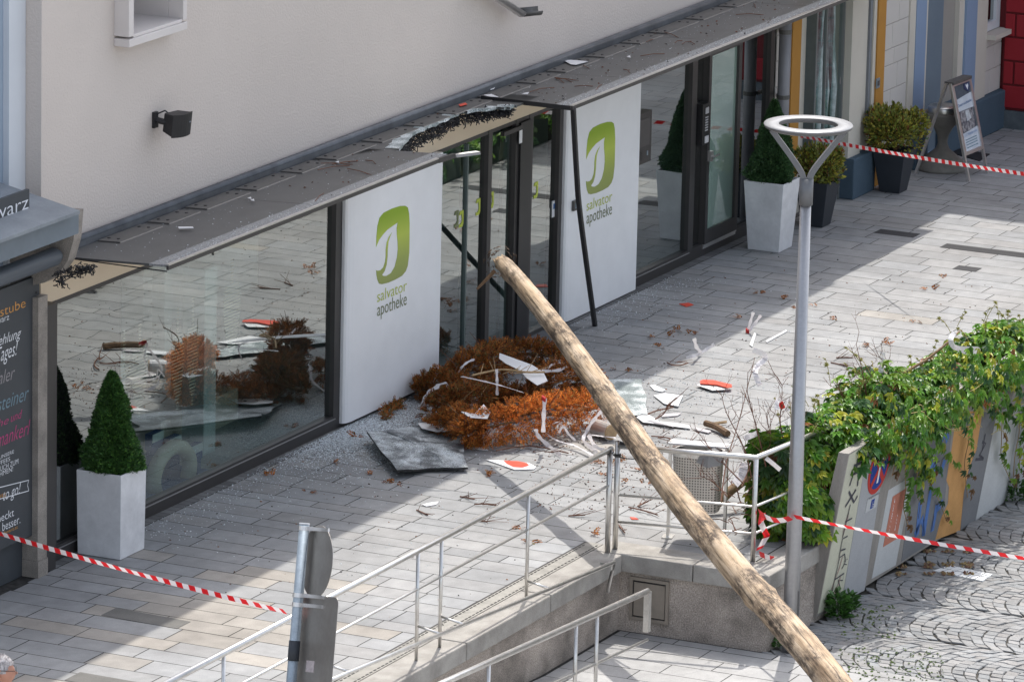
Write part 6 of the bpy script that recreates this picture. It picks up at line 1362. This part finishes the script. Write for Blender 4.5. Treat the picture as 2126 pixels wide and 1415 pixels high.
# fine litter nobody could count
def litter(name, n, fn, mk, cols, smin, smax, label=None):
    m = MB(); k = 0
    while k < n:
        p = fn()
        if p is None: continue
        k += 1; s_ = rnd(smin, smax); a = rnd(0, 6.28); u = Vector((math.cos(a), math.sin(a), rnd(-.3, .3))) * s_; v = Vector((-math.sin(a), math.cos(a), rnd(-.3, .3))) * s_ * rnd(.4, 1)
        m.add([p - u, p - v, p + u, p + v, p + Vector((0, 0, s_ * .7))], [(0, 1, 4), (1, 2, 4), (2, 3, 4), (3, 0, 4)], random.choice(cols))
    m.build(name, mk, kind='stuff')
gm = mat('glass_crumb', (1.1,) * 3, (.8,) * 3, .25, attr=True, scale=30)
GC = Zp(850, 905); G2 = Zp(1320, 830)
def f1():
    u = random.random()
    if u < .50: x, y = random.gauss(GC.x, 1.0), -.05 - abs(random.gauss(0, .75))
    elif u < .72: x, y = rnd(-4.5, 8), -.12 - abs(random.gauss(0, .30))
    elif u < .90: x, y = random.gauss(G2.x, 1.1), random.gauss(G2.y, .6)
    else: x, y = rnd(-5, 8), rnd(-5.2, -.3)
    if y > -.03 or y < -5.5 or (y < -3.9 and x < -2.4): return None
    return Vector((x, y, .004))
litter('glass_granules', 9500, f1, gm, [(.72, .77, .80), (.6, .66, .70), (.85, .88, .9), (.42, .48, .52)], .0035, .010)
def fpatch():
    x, y = random.gauss(GC.x - .2, .55), -.04 - abs(random.gauss(0, .42)); return Vector((x, y, .004)) if y < -.04 else None
litter('glass_granules', 6500, fpatch, gm, [(.66, .71, .74), (.55, .60, .64), (.82, .86, .88)], .004, .009)
def f2():
    x, y = rnd(-5.8, 13), rnd(-1.22, -.15)
    if random.random() < .72: y = -1.23 + abs(random.gauss(0, .08))
    if y > -.15 or (BL < x < BR and y < -.3): return None
    if x < 0 and random.random() < .35: return None
    return Vector((x, y, zc(y) + .004))
litter('canopy_glass_granules', 3000, f2, gm, [(.75, .78, .8), (.55, .58, .6), (.4, .42, .44)], .003, .008)
dl_ = mat('needle_litter', (1.1,) * 3, (.7,) * 3, .85, attr=True, scale=30)
def f3():
    u = random.random()
    if u < .35: p = Zp(rnd(1100, 1420), rnd(880, 1060)); x, y = p.x, p.y
    elif u < .6: x, y = random.gauss(1.5, 2.0), random.gauss(-1.8, 1.1)
    else: x, y = rnd(-6, 10), rnd(-5.3, -.4)
    if y > -.1 or y < -5.5 or (y < -4.1 and x < -2.3): return None
    return Vector((x, y, .004))
litter('needle_litter', 1500, f3, dl_, [(.20, .07, .03), (.13, .05, .03), (.03, .028, .026), (.05, .03, .02), (.28, .12, .05)], .004, .014)
def f4():
    x, y = rnd(-2.5, 10), rnd(-1.2, -.14)
    if BL < x < BR and y < -.34: return None
    return Vector((x, y, zc(y) + .004))
litter('canopy_needle_litter', 190, f4, dl_, [(.16, .055, .03), (.03, .025, .022), (.10, .05, .03)], .005, .018)
for i in range(26):
    x = rnd(-2.6, 9.5); y = rnd(-1.1, -.35)
    if BL < x < BR: continue
    p = Vector((x, y, zc(y) + .006)); d = Vector((rnd(-1, 1), rnd(-.5, .5), 0)).normalized() * rnd(.08, .2); m = MB(); m.tube([p - d, p + Vector((rnd(-.02, .02), rnd(-.02, .02), .01)), p + d], .0045, 4)
    m.build('twig', 'twig', label='thin reddish twig lying on the canopy glass', cat='twig', group='thin twigs on the canopy')

# ================================================================== FALLEN TREE TOP WITH BARE BRANCHES
A = Zp(1478, 1054, .07); B = Yp(1992, 688, -6.0); t = thing('fallen_tree_top', 'bare tree top with reddish twigs and ribbons lying over railing and creeper', 'tree top', (A.x, A.y, 0))
rr = random.Random(21); P = [A.lerp(B, i / 14) + Vector((0, 0, .05 * math.sin(i * .9))) for i in range(15)]
m = MB(); m.tube(P, [.052 - .043 * (i / 14) ** .8 for i in range(15)], 9); m.build('trunk', mat('peeled_bark', (.24, .15, .07), (.13, .08, .04), .8, scale=20, bump=.4), t, smooth=True)
def branch(mb, pts, r, sub, spread):
    Q = smooth_path(pts, 4); mb.tube(Q, [r * (1 - .75 * i / len(Q)) for i in range(len(Q))], 5)
    for i in range(sub):
        j = rr.randrange(len(Q) // 5, len(Q)); d = (Q[-1] - Q[0]).normalized(); dv = (d * .7 + Vector((rr.uniform(-1, 1), rr.uniform(-1, 1), rr.uniform(-.4, .9))) * .9).normalized(); l_ = spread * rr.uniform(.4, 1.1); e = Q[j] + dv * l_
        mid = Q[j].lerp(e, .5) + Vector((rr.uniform(-.03, .03), rr.uniform(-.03, .03), rr.uniform(-.01, .03))); mb.tube([Q[j], mid, e], [r * .42, r * .35, r * .15], 4)
        for k in range(3):
            a5 = mid.lerp(e, rr.random()); mb.tube([a5, a5 + (dv + Vector((rr.uniform(-1, 1), rr.uniform(-1, 1), rr.uniform(-.6, 1)))).normalized() * l_ * .35], r * .16, 3)
y0 = -5.15
BR_ = [[(1497, 1040, -5.3), (1508, 960, -5.2), (1535, 870, -5.15), (1567, 742, -5.1)], [(1592, 975, -5.4), (1575, 905, -5.3), (1553, 820, -5.2), (1552, 800, -5.2)], [(1635, 945, -5.5), (1620, 880, -5.4), (1623, 835, -5.4), (1624, 800, -5.4)], [(1560, 990, -5.35), (1545, 930, -5.3), (1510, 860, -5.2), (1498, 820, -5.2)],
       [(1545, 1005, -5.3), (1500, 960, -5.1), (1470, 925, -5.0), (1452, 900, -5.0)], [(1620, 955, -5.45), (1600, 900, -5.35), (1590, 860, -5.3)], [(1530, 1015, -5.3), (1545, 1055, -5.2), (1590, 1080, -5.2)], [(1600, 965, -5.4), (1640, 990, -5.45), (1660, 1000, -5.5)], [(1510, 1030, -5.3), (1480, 1000, -5.1), (1450, 985, -5.0)],
       [(1660, 925, -5.55), (1650, 885, -5.5), (1655, 850, -5.5)], [(1570, 985, -5.35), (1615, 1010, -5.3), (1650, 1050, -5.3)], [(1800, 825, -5.7), (1790, 770, -5.7), (1778, 715, -5.7)], [(1850, 790, -5.7), (1835, 750, -5.7), (1818, 738, -5.7)], [(1760, 850, -5.65), (1740, 800, -5.65)], [(1770, 845, -5.65), (1812, 860, -5.7), (1830, 880, -5.75)], [(1540, 1010, -5.3), (1560, 960, -5.2), (1580, 905, -5.1)]]
for pts in BR_:
    m = MB(); branch(m, [Yp(*p) for p in pts], .0075, 9, .27); m.build('branch', 'twig', t)
for i in range(60):
    m = MB(); p = Yp(rr.uniform(1510, 1650), rr.uniform(1000, 1110), -5.25 + rr.uniform(-.1, .15)); d = Vector((rr.uniform(-1, 1), rr.uniform(-1, 1), rr.uniform(-.3, .4))).normalized() * rr.uniform(.12, .3); m.tube([p, p + d * .5 + Vector((0, 0, .02)), p + d], .0045, 4); m.build('tangled_twig', 'twig', t)
def rib2(pts, wd, label, mk='ribbon'):
    Q = smooth_path([Yp(*p) for p in pts], 6); sides = []
    for i in range(len(Q)):
        tt = (Q[min(i + 1, len(Q) - 1)] - Q[max(i - 1, 0)]).normalized(); s_ = tt.cross(fwd).normalized(); sides.append((s_ + fwd * rnd(-.4, .4)) * wd * .5)
    m = MB(); m.strip(Q, sides); m.build('ribbon', mk, label=label, cat='ribbon')
rib2([(1563, 726, -5.1), (1585, 735, -5.1), (1588, 745, -5.1), (1574, 758, -5.12), (1568, 775, -5.15), (1578, 800, -5.2)], .05, 'white ribbon tied to the tip of the tallest bare twig')
rib2([(1625, 838, -5.4), (1615, 830, -5.4), (1612, 850, -5.42)], .04, 'white ribbon left of the red knot on a bare twig'); rib2([(1625, 838, -5.4), (1638, 832, -5.4), (1640, 845, -5.4), (1628, 852, -5.4)], .035, 'white ribbon right of the red knot on a bare twig'); rib2([(1620, 835, -5.4), (1626, 848, -5.4)], .05, 'red ribbon knot on a bare twig beside the lamp post', 'ribbon_red')
rib2([(1545, 910, -5.2), (1565, 902, -5.2), (1580, 895, -5.2)], .05, 'white ribbon caught low in the bare twigs'); rib2([(1568, 925, -5.2), (1575, 945, -5.25), (1565, 958, -5.3)], .05, 'twisted white ribbon above the railing corner'); rib2([(1590, 950, -5.62), (1605, 962, -5.62), (1620, 975, -5.62)], .04, 'white ribbon over the railing beside the corner post')
rib2([(1545, 960, -5.2), (1540, 985, -5.2), (1525, 1005, -5.2)], .08, 'wide clear ribbon hanging behind the railing'); rib2([(1982, 690, -6.02), (1974, 705, -6.04), (1985, 722, -6.06), (2030, 725, -6.08), (2020, 733, -6.08), (1990, 725, -6.08)], .05, 'white ribbon tied to the end of the trunk on the creeper')
rib2([(1832, 730, -5.7), (1830, 760, -5.7), (1826, 785, -5.72)], .05, 'white ribbon standing on the creeper'); rib2([(1672, 895, -5.6), (1690, 890, -5.6), (1680, 900, -5.6)], .06, 'bunched white ribbon right of the lamp post'); rib2([(1670, 945, -5.7), (1680, 955, -5.72), (1672, 962, -5.72)], .07, 'red ribbon scrap in the creeper right of the lamp post', 'ribbon_red')
rib2([(1610, 1075, -5.3), (1628, 1068, -5.3), (1650, 1080, -5.3)], .06, 'white ribbon tangled low beside the lamp post'); rib2([(1640, 1060, -5.3), (1622, 1090, -5.3)], .05, 'second white ribbon tangled low beside the lamp post')

# ================================================================== CREEPER
t = thing('creeper', 'virginia creeper hedge covering the top of the graffiti wall', 'climbing plant', (2, -5.7, 0))
rr = random.Random(77); m = MB()
def leaflet(mb, b_, d, n_, L_, W_, c):
    d = d.normalized(); s_ = d.cross(n_).normalized(); n_ = s_.cross(d); f_ = n_ * L_ * .10; dr = -n_ * L_ * .26
    tip = b_ + d * L_ + dr; mid1 = b_ + d * L_ * .35; mid2 = b_ + d * L_ * .7 + dr * .35
    mb.add([b_, mid1 + s_ * W_ * .46 + f_, mid2 + s_ * W_ * .40 + f_, tip, mid2 - s_ * W_ * .40 + f_, mid1 - s_ * W_ * .46 + f_, mid2], [(0, 1, 2, 6), (6, 2, 3), (0, 6, 4, 5), (6, 3, 4)], c)
def icol():
    k = rr.uniform(.6, 1.35); u = rr.random()
    if u < .42: return (.095 * k, .235 * k, .020 * k)
    if u < .72: return (.17 * k, .31 * k, .024 * k)
    if u < .87: return (.040 * k, .115 * k, .03 * k)
    if u < .975: return (.38 * k, .40 * k, .035 * k)
    return (.24 * k, .10 * k, .03 * k)
def palm(mb, p, n_, down, L_, c=None):
    n_ = n_.normalized(); d0 = (down - n_ * down.dot(n_))
    d0 = d0.normalized() if d0.length > .05 else n_.cross(Vector((1, 0, 0))).normalized()
    s_ = d0.cross(n_); c = c or icol()
    for a, l_ in ((0, 1.0), (.62, .92), (-.62, .92), (1.28, .70), (-1.28, .70)):
        d = d0 * math.cos(a) + s_ * math.sin(a); kk = rr.uniform(.88, 1.12); leaflet(mb, p, d, (n_ + Vector((rr.uniform(-.2, .2), rr.uniform(-.2, .2), rr.uniform(-.2, .2)))).normalized(), L_ * l_ * kk * 1.12, L_ * l_ * .46, tuple(v * rr.uniform(.9, 1.1) for v in c))
def cyx(x): u = min(1, max(0, (x - 8.5) / 2.0)); return -5.72 + .62 * u * u * (3 - 2 * u)
def aax(x): u = min(1, max(0, (x - 8.5) / 2.0)); return .66 + .56 * u * u * (3 - 2 * u)
def hz_(x): return (1.12 - .26 * min(1, max(0, (x - .2) / 4.0)) + .10 * math.sin(x * 1.9 + 1) + .07 * math.sin(x * 4.3) + .05 * math.sin(x * 9.1)) * min(1, max(0, (x + 1.95) / .55)) ** .5
cnt = 0
while cnt < 5600:
    x = rr.uniform(-1.85, 4.6) if rr.random() < .74 else rr.uniform(4.6, 14.5)
    th = rr.uniform(-.25, 3.05); top = hz_(x); cy_ = cyx(x); a_ = aax(x) * min(1, max(.25, (x + 2.0) / .6)) * (1 + .15 * math.sin(x * 5.1)); depth = rr.uniform(.70, 1.04)
    y = cy_ - a_ * math.cos(th) * depth; z = .18 + (top - .18) * (math.sin(th) if th > 0 else th * .6) * depth
    if y < -6.0 and z < .74: continue
    if z < .03: continue
    n_ = Vector((rr.uniform(-.35, .35) - (.9 if x < -1.35 else 0), -math.cos(th) * .7 + rr.uniform(-.4, .4), max(.15, math.sin(th)) + rr.uniform(.0, .5)))
    palm(m, Vector((x, y, z)), n_, Vector((rr.uniform(-.6, .6) - .2, -.8, -.8)), rr.uniform(.07, .13)); cnt += 1
# leaves covering the left end down to the ground
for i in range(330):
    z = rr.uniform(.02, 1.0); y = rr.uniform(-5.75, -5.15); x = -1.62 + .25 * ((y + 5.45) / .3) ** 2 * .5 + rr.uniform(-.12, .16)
    palm(m, Vector((x, y, z)), Vector((-1, -.5 + rr.uniform(-.4, .4), rr.uniform(.1, .9))), Vector((-.3, -.5, -1)), rr.uniform(.08, .13), tuple(v * .5 for v in icol()))  # leaf colour darkened to paint the shade at this end
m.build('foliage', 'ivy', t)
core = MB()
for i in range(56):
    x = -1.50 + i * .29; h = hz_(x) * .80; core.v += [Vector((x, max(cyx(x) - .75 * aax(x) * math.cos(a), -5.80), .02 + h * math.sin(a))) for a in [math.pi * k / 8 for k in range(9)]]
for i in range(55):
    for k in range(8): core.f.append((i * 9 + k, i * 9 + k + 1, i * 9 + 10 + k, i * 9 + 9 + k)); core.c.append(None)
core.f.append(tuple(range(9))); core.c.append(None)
core.build('inner_shade', mat('foliage_shade_core', (.018, .03, .012), (.01, .016, .007), .9, scale=12), t)  # near-black core painted as the shade inside the leaves
# hanging runners over the wall face
def runner(px, lf, every, lab=None, size=.098, mk=None):
    Q = smooth_path([Wp(x, y, d) for x, y, d in px], 8); sm_ = MB(); sm_.tube(Q, .0045, 4); fm = MB()
    for i in range(0, len(Q), every):
        if i / len(Q) < .02: continue
        s_ = size * (1 - .45 * i / len(Q)) * rr.uniform(.8, 1.15)
        palm(fm, Q[i] + Vector((rr.uniform(-.04, .04), -.02 + rr.uniform(-.03, .0), rr.uniform(-.02, .02))), Vector((rr.uniform(-.5, .3), -1, rr.uniform(.0, .7))), Vector((rr.uniform(-.4, .4), 0, -1)), s_, (.17, .09, .035) if (i / len(Q) > .8 and rr.random() < .6) else tuple(v * .85 for v in icol()))
    sm_.build('runner_stem', 'twig_light' if mk is None else mk, t); fm.build('runner_leaves', 'ivy', t)
for px in ([(1860, 915, .10), (1868, 975, .06), (1872, 1020, .04), (1868, 1050, .04), (1878, 1090, .04)], [(1900, 930, .1), (1908, 980, .06), (1935, 1020, .04), (1960, 1080, .03)], [(1880, 920, .12), (1890, 960, .08), (1893, 1010, .05), (1900, 1035, .04)],
           [(1920, 880, .12), (1935, 920, .08), (1960, 950, .05), (2005, 985, .03)], [(2062, 850, .1), (2068, 910, .06), (2072, 950, .04), (2095, 1000, .03)], [(2095, 830, .1), (2105, 890, .06), (2100, 940, .04), (2098, 990, .03)], [(2112, 850, .1), (2120, 900, .06), (2110, 950, .04), (2112, 975, .03)],
           [(1985, 850, .1), (2000, 905, .06), (1995, 960, .04), (2003, 1030, .03)], [(2200, 780, .1), (2205, 860, .06), (2210, 930, .04)], [(1840, 920, .1), (1846, 950, .07), (1842, 985, .05)]):
    runner(px, 1, 2)
fm = MB()
for i in range(560):                                                    # dense fringe along the wall top
    u = rr.random(); px = 1800 + u * 520; low = 922 + 75 * math.exp(-((px - 1885) / 35) ** 2) - 80 * min(1, max(0, (px - 1900) / 90)) - (px - 1990) * .10 * (px > 1990) + (45 if 2050 < px < 2126 else 0) + 22 * math.sin(px * .09)
    py = low - rr.random() ** 1.4 * 150; p = Wp(px, py, rr.uniform(.03, .22))
    palm(fm, p, Vector((rr.uniform(-.4, .3), -1, rr.uniform(.2, 1.0))), Vector((rr.uniform(-.4, .4), -.3, -1)), rr.uniform(.06, .105))
for i in range(620):                                                    # leaves lying over the wall top edge
    x = rr.uniform(-1.15, 5) if rr.random() < .8 else rr.uniform(5, 14); sp_ = min(1, (x + 1.3) / .8); z = rr.uniform(.72 + .25 * (1 - sp_), 1.02); y = -5.93 - .15 * (z + .7) - rr.uniform(-.05, .22) * sp_
    palm(fm, Vector((x, y, z)), Vector((rr.uniform(-.5, .3), -.7, rr.uniform(.2, 1.1))), Vector((rr.uniform(-.4, .4), -.5, -1)), rr.uniform(.065, .11))
fm.build('fringe_leaves', 'ivy', t)
ysm = mat('yellow_stem', (.42, .34, .12), None, .6); fm = MB()
for i in range(34):                                                     # young shoots poking out of the top
    x = rr.uniform(-1.5, 4.2); p = Vector((x, rr.uniform(-5.9, -5.3), hz_(x) * .95)); d = Vector((rr.uniform(-.7, .5), rr.uniform(-.4, .5), rr.uniform(.5, 1))).normalized() * rr.uniform(.15, .38); Q = smooth_path([p, p + d * .5 + Vector((0, 0, .03)), p + d], 4); MB().tube(Q, .0035, 4).build('shoot_stem', ysm, t)
    for k in range(3, len(Q), 2): palm(fm, Q[k], Vector((rr.uniform(-1, 1), -.6, .8)), d, rr.uniform(.025, .045), (.20, .20, .035))
for i in range(26):
    a5 = Wp(rr.uniform(1850, 2120), rr.uniform(800, 900), rr.uniform(.06, .2)); MB().tube(smooth_path([a5, a5 + Vector((rr.uniform(.1, .3), -.03, rr.uniform(-.1, .05))), a5 + Vector((rr.uniform(.25, .55), 0, rr.uniform(-.25, .0)))], 4), .0035, 4).build('runner_stem', ysm, t)
fm.build('shoot_leaves', 'ivy', t)

# weeds
def weed(c, r, h, n, seed, label):
    rr2 = random.Random(seed); m = MB()
    for i in range(n):
        a = rr2.uniform(0, 6.28); l_ = rr2.uniform(.4, 1); p = c + Vector((math.cos(a) * r * l_ * .4, math.sin(a) * r * l_ * .4, rr2.uniform(0, h) * (1.1 - l_ * .6))); d = Vector((math.cos(a), math.sin(a), rr2.uniform(.2, 1.3))).normalized(); L_ = rr2.uniform(.04, .09) * (h / .25 + .4); k = rr2.uniform(.6, 1.4); s_ = d.cross(Vector((rr2.uniform(-1, 1), rr2.uniform(-1, 1), 1))).normalized() * L_ * .2
        m.add([p, p + d * L_ * .5 + s_, p + d * L_ - Vector((0, 0, L_ * .2)), p + d * L_ * .5 - s_], [(0, 1, 2, 3)], (.06 * k, .15 * k, .03 * k))
    t = m.build('weed', 'ivy', label=label, cat='weed', org=c)
weed(Zp(1738, 1282, LOW), .17, .30, 220, 1, 'tall feathery green weed at the left foot of the graffiti wall'); weed(Zp(1760, 1262, LOW), .22, .18, 170, 2, 'low green weed beside the tall one at the graffiti wall')
weed(Zp(1515, 1335, LOW), .12, .14, 60, 3, 'dandelion-like weed at the foot of the concrete wall'); weed(Zp(1456, 1322, LOW), .09, .08, 40, 4, 'tiny weed at the wall foot nearest the hatch'); weed(Zp(1575, 1340, LOW), .16, .12, 80, 5, 'grassy weed at the wall foot near the lamp base'); weed(Zp(1620, 1345, LOW), .14, .12, 80, 6, 'grassy weed directly beside the lamp base'); weed(Zp(1335, 1300, LOW), .1, .16, 50, 7, 'thin weed growing below the steel hatch')
weed(Zp(2110, 1035, LOW), .35, .22, 260, 9, 'dark leafy weed under the far end of the graffiti wall')
def fgrass():
    u = random.random()
    if u < .5: p = Zp(rnd(1740, 1960), rnd(1345, 1412), LOW); return Vector((p.x, p.y, LOW + .004))
    p = Zp(rnd(1740, 1860), rnd(1255, 1330), LOW); return Vector((p.x, p.y, LOW + .004)) if random.random() < .5 else None
litter('joint_grass', 330, fgrass, dl_, [(.10, .15, .03), (.07, .11, .03)], .008, .02)
def fleaf(): p = Zp(*random.choice(((1930, 1178), (1970, 1173), (2010, 1145), (1870, 1190), (1880, 1195), (1760, 1283)))); x = Zp(random.choice((1930, 1968, 2010, 1870)) + rnd(-12, 12), random.choice((1178, 1172, 1146, 1192)) + rnd(-3, 3), LOW); return Vector((x.x, x.y, LOW + .01))
litter('leaf_litter', 260, fleaf, dl_, [(.30, .22, .10), (.22, .14, .07), (.16, .08, .05)], .012, .03)

# ================================================================== PERSON (only the head reaches into the frame)
hp = Yp(2, 1392, -3.85); fd = Vector((right.x, right.y, 0)).normalized(); fd = (fd + Vector((fwd.x, fwd.y, 0)) * .10).normalized(); sdv = Vector((0, 0, 1)).cross(fd)
t = thing('person', 'grey haired person with black rimmed glasses seen in profile at the bottom left corner', 'person', (hp.x, hp.y, 0))
hz = hp.z
def loc(f_, s_, z): return Vector((hp.x, hp.y, 0)) + fd * f_ + sdv * s_ + Vector((0, 0, z))
def headpt(th, ph):
    cx_ = math.cos(ph); f_ = cx_ * math.cos(th); s_ = cx_ * math.sin(th); u = math.sin(ph)
    F = .102 * f_ * (1.0 if f_ < 0 else .97); Sd = .077 * s_; U = .122 * u
    if u < -.1: F *= 1 + .12 * (f_ > 0) * min(1, -u) ; Sd *= 1 - .28 * min(1, -u - .1)
    if f_ < 0 and u < -.3: F *= 1 - .35 * min(1, (-u - .3) * 1.4)
    nose = math.exp(-((th) / .17) ** 2 - ((u + .12) / .17) ** 2) * (f_ > 0); F += .030 * nose * (1 - .4 * (u + .12 > .05))
    F += .010 * math.exp(-(th / .3) ** 2 - ((u + .42) / .08) ** 2) * (f_ > 0) + .006 * math.exp(-(th / .3) ** 2 - ((u + .55) / .07) ** 2) * (f_ > 0) + .014 * math.exp(-(th / .4) ** 2 - ((u + .83) / .14) ** 2) * (f_ > 0)
    F += .006 * math.exp(-(th / .8) ** 2 - ((u - .18) / .1) ** 2) * (f_ > 0) - .010 * (math.exp(-((abs(th) - .42) / .16) ** 2 - ((u - .02) / .09) ** 2)) * (f_ > 0)
    return F, Sd, U
NT, NP = 56, 40; m = MB()
for j in range(NP + 1):
    ph = -math.pi / 2 + math.pi * j / NP
    for i in range(NT): th = -math.pi + 2 * math.pi * i / NT; a, b5, c5_ = headpt(th, ph); m.v.append(loc(a, b5, hz + c5_))
for j in range(NP):
    for i in range(NT): m.f.append((j * NT + i, j * NT + (i + 1) % NT, (j + 1) * NT + (i + 1) % NT, (j + 1) * NT + i)); m.c.append(None)
# neck, torso, hips and legs grown on in rings as one surface with the head resting in the collar
def ring(mb, z, a, b5, f_=0, s_=0, n=20): mb.v += [loc(f_ + a * math.cos(6.2832 * k / n), s_ + b5 * math.sin(6.2832 * k / n), z) for k in range(n)]
def loft(mb, rings, n=20):
    o = len(mb.v)
    for r_ in rings: ring(mb, *r_)
    for i in range(len(rings) - 1):
        for k in range(n): mb.f.append((o + i * n + k, o + i * n + (k + 1) % n, o + (i + 1) * n + (k + 1) % n, o + (i + 1) * n + k)); mb.c.append(None)
sh = hz - .26
loft(m, [(hz - .06, .055, .055, -.02), (hz - .14, .058, .06, -.025), (hz - .20, .068, .075, -.03), (sh + .02, .085, .13, -.03), (sh - .04, .105, .19, -.03), (sh - .2, .12, .185, -.02), (sh - .45, .105, .155, -.01), (sh - .6, .12, .17, -.01), (sh - .68, .10, .15, -.01)])
for s_ in (-1, 1):
    loft(m, [(sh - .62, .085, .08, -.01, s_ * .09), (sh - .85, .078, .075, 0, s_ * .095), (sh - 1.05, .055, .055, .01, s_ * .095), (sh - 1.2, .056, .054, -.005, s_ * .095), (.09, .036, .036, -.02, s_ * .095), (.02, .04, .04, -.02, s_ * .095)])
    loft(m, [(sh - .02, .045, .045, -.03, s_ * .19), (sh - .15, .048, .046, -.03, s_ * .215), (sh - .32, .038, .038, -.03, s_ * .225), (sh - .45, .036, .034, -.01, s_ * .225), (sh - .58, .027, .024, .02, s_ * .22), (sh - .66, .035, .018, .03, s_ * .22)])
    for k in range(4): m.tube([loc(.0 + k * .018, s_ * .22, sh - .65), loc(.005 + k * .018, s_ * .218, sh - .70), loc(.0 + k * .016, s_ * .212, sh - .735 - .008 * (k in (1, 2)))], [.009, .0085, .007], 6)
    m.tube([loc(.055, s_ * .215, sh - .63), loc(.075, s_ * .205, sh - .66), loc(.08, s_ * .20, sh - .69)], [.010, .009, .007], 6)
    loft(m, [(.09, .05, .042, -.01, s_ * .095), (.05, .10, .046, .04, s_ * .095), (.003, .125, .048, .05, s_ * .095)])
for s_ in (-1, 1):
    m.tube([loc(-.005, s_ * .078, hz + .028), loc(-.022, s_ * .090, hz + .022), loc(-.026, s_ * .090, hz - .005), loc(-.012, s_ * .083, hz - .034), loc(-.002, s_ * .077, hz - .03)], [.008, .011, .011, .010, .007], 7)
m.build('body', 'skin', t, smooth=True)
m = MB(); rr = random.Random(4)
for j in range(NP + 1):
    ph = -math.pi / 2 + math.pi * j / NP
    for i in range(NT):
        th = -math.pi + 2 * math.pi * i / NT; a, b5, c5_ = headpt(th, ph); u = math.sin(ph); k = 1.085 + rr.uniform(-.018, .018) + .03 * (u > .6)
        m.v.append(loc(a * k, b5 * k, hz + c5_ * (1.07 if u > 0 else 1.0) + rr.uniform(-.002, .002)))
for j in range(NP):
    ph = -math.pi / 2 + math.pi * (j + .5) / NP; u = math.sin(ph)
    for i in range(NT):
        th = abs(-math.pi + 2 * math.pi * (i + .5) / NT); lim = .42 if th < .9 else (.42 - (th - .9) * 1.0 if th < 1.3 else (-.02 if th < 1.75 else -.62))
        if u > lim: m.f.append((j * NT + i, j * NT + (i + 1) % NT, (j + 1) * NT + (i + 1) % NT, (j + 1) * NT + i)); m.c.append(None)
for i in range(900):
    th = rr.uniform(-3.1, 3.1); ph = rr.uniform(-.2, 1.5); u = math.sin(ph); at = abs(th); lim = .42 if at < .9 else (.42 - (at - .9) if at < 1.3 else (0 if at < 1.75 else -.5))
    if u < lim: continue
    a, b5, c5_ = headpt(th, ph); p = loc(a * 1.08, b5 * 1.08, hz + c5_ * 1.06); d = (loc(a, b5, hz + c5_) - loc(0, 0, hz)).normalized() * .5 + Vector((rr.uniform(-.6, .6), rr.uniform(-.6, .6), -.25)) - fd * .2; d.normalize(); s_ = d.cross(Vector((rr.uniform(-1, 1), 1, .3))).normalized() * .0018
    m.add([p - s_, p + s_, p + d * rr.uniform(.012, .03)], [(0, 1, 2)])
m.build('hair', 'hair', t)
m = MB(); gz_ = hz + .006
for s_ in (-1, 1):
    m.tube([loc(.108, s_ * .068, gz_ + .014), loc(.05, s_ * .082, gz_ + .018), loc(-.012, s_ * .085, gz_ + .022)], .0028, 6)
    m.tube([loc(.108 + .008 * math.cos(0), s_ * (.035 + .03 * math.cos(a)), gz_ + .020 * math.sin(a)) for a in [6.2832 * k / 16 for k in range(17)]], .0026, 5)
m.tube([loc(.116, -.008, gz_ + .006), loc(.116, .008, gz_ + .006)], .0026, 5); m.build('glasses', 'black', t)
m = MB()
loft(m, [(hz - .205, .078, .085, -.03), (sh + .02, .095, .14, -.03), (sh - .04, .115, .20, -.03), (sh - .2, .13, .195, -.02), (sh - .45, .118, .17, -.01), (sh - .66, .135, .185, -.01)])
for s_ in (-1, 1): loft(m, [(sh + .01, .055, .055, -.03, s_ * .18), (sh - .15, .06, .058, -.03, s_ * .215), (sh - .30, .055, .055, -.03, s_ * .225)])
m.build('shirt', 'shirt', t, smooth=True)
m = MB()
for s_ in (-1, 1): loft(m, [(sh - .6, .10, .095, -.01, s_ * .085), (sh - .85, .09, .087, 0, s_ * .095), (sh - 1.1, .07, .068, .005, s_ * .095), (.06, .06, .058, -.01, s_ * .095)])
m.build('trousers', 'board', t, smooth=True)
for s_ in (-1, 1):
    m = MB(); loft(m, [(.085, .06, .05, -.005, s_ * .095), (.055, .115, .054, .045, s_ * .095), (.002, .14, .056, .055, s_ * .095)]); m.build('shoe', 'black', t, smooth=True)

# thin black cable tied round the railing corner
m = MB(); m.tube(smooth_path([Vector((-2.72, -4.31, 1.04)), Yp(1310, 925, -4.45), Yp(1330, 933, -4.6), Yp(1345, 934, -4.7)], 5), .014, 6); m.build('black_cable', 'black', label='thick black cable hanging between the corner post and the log', cat='cable')
m = MB(); m.tube(smooth_path([Vector((-2.86, -4.33, .98)), Yp(1275, 945, -4.36), Yp(1300, 951, -4.4), Yp(1340, 953, -4.5)], 5), .006, 5); m.tube([Vector((-2.90, -4.3, .99)), Vector((-2.93, -4.3, .99))], .031, 12); m.tube([Vector((-2.72, -4.31, .90)), Vector((-2.72, -4.31, .93))], .032, 12); m.build('black_cable', 'black', label='thin black cord tied round both railing corner posts', cat='cable')
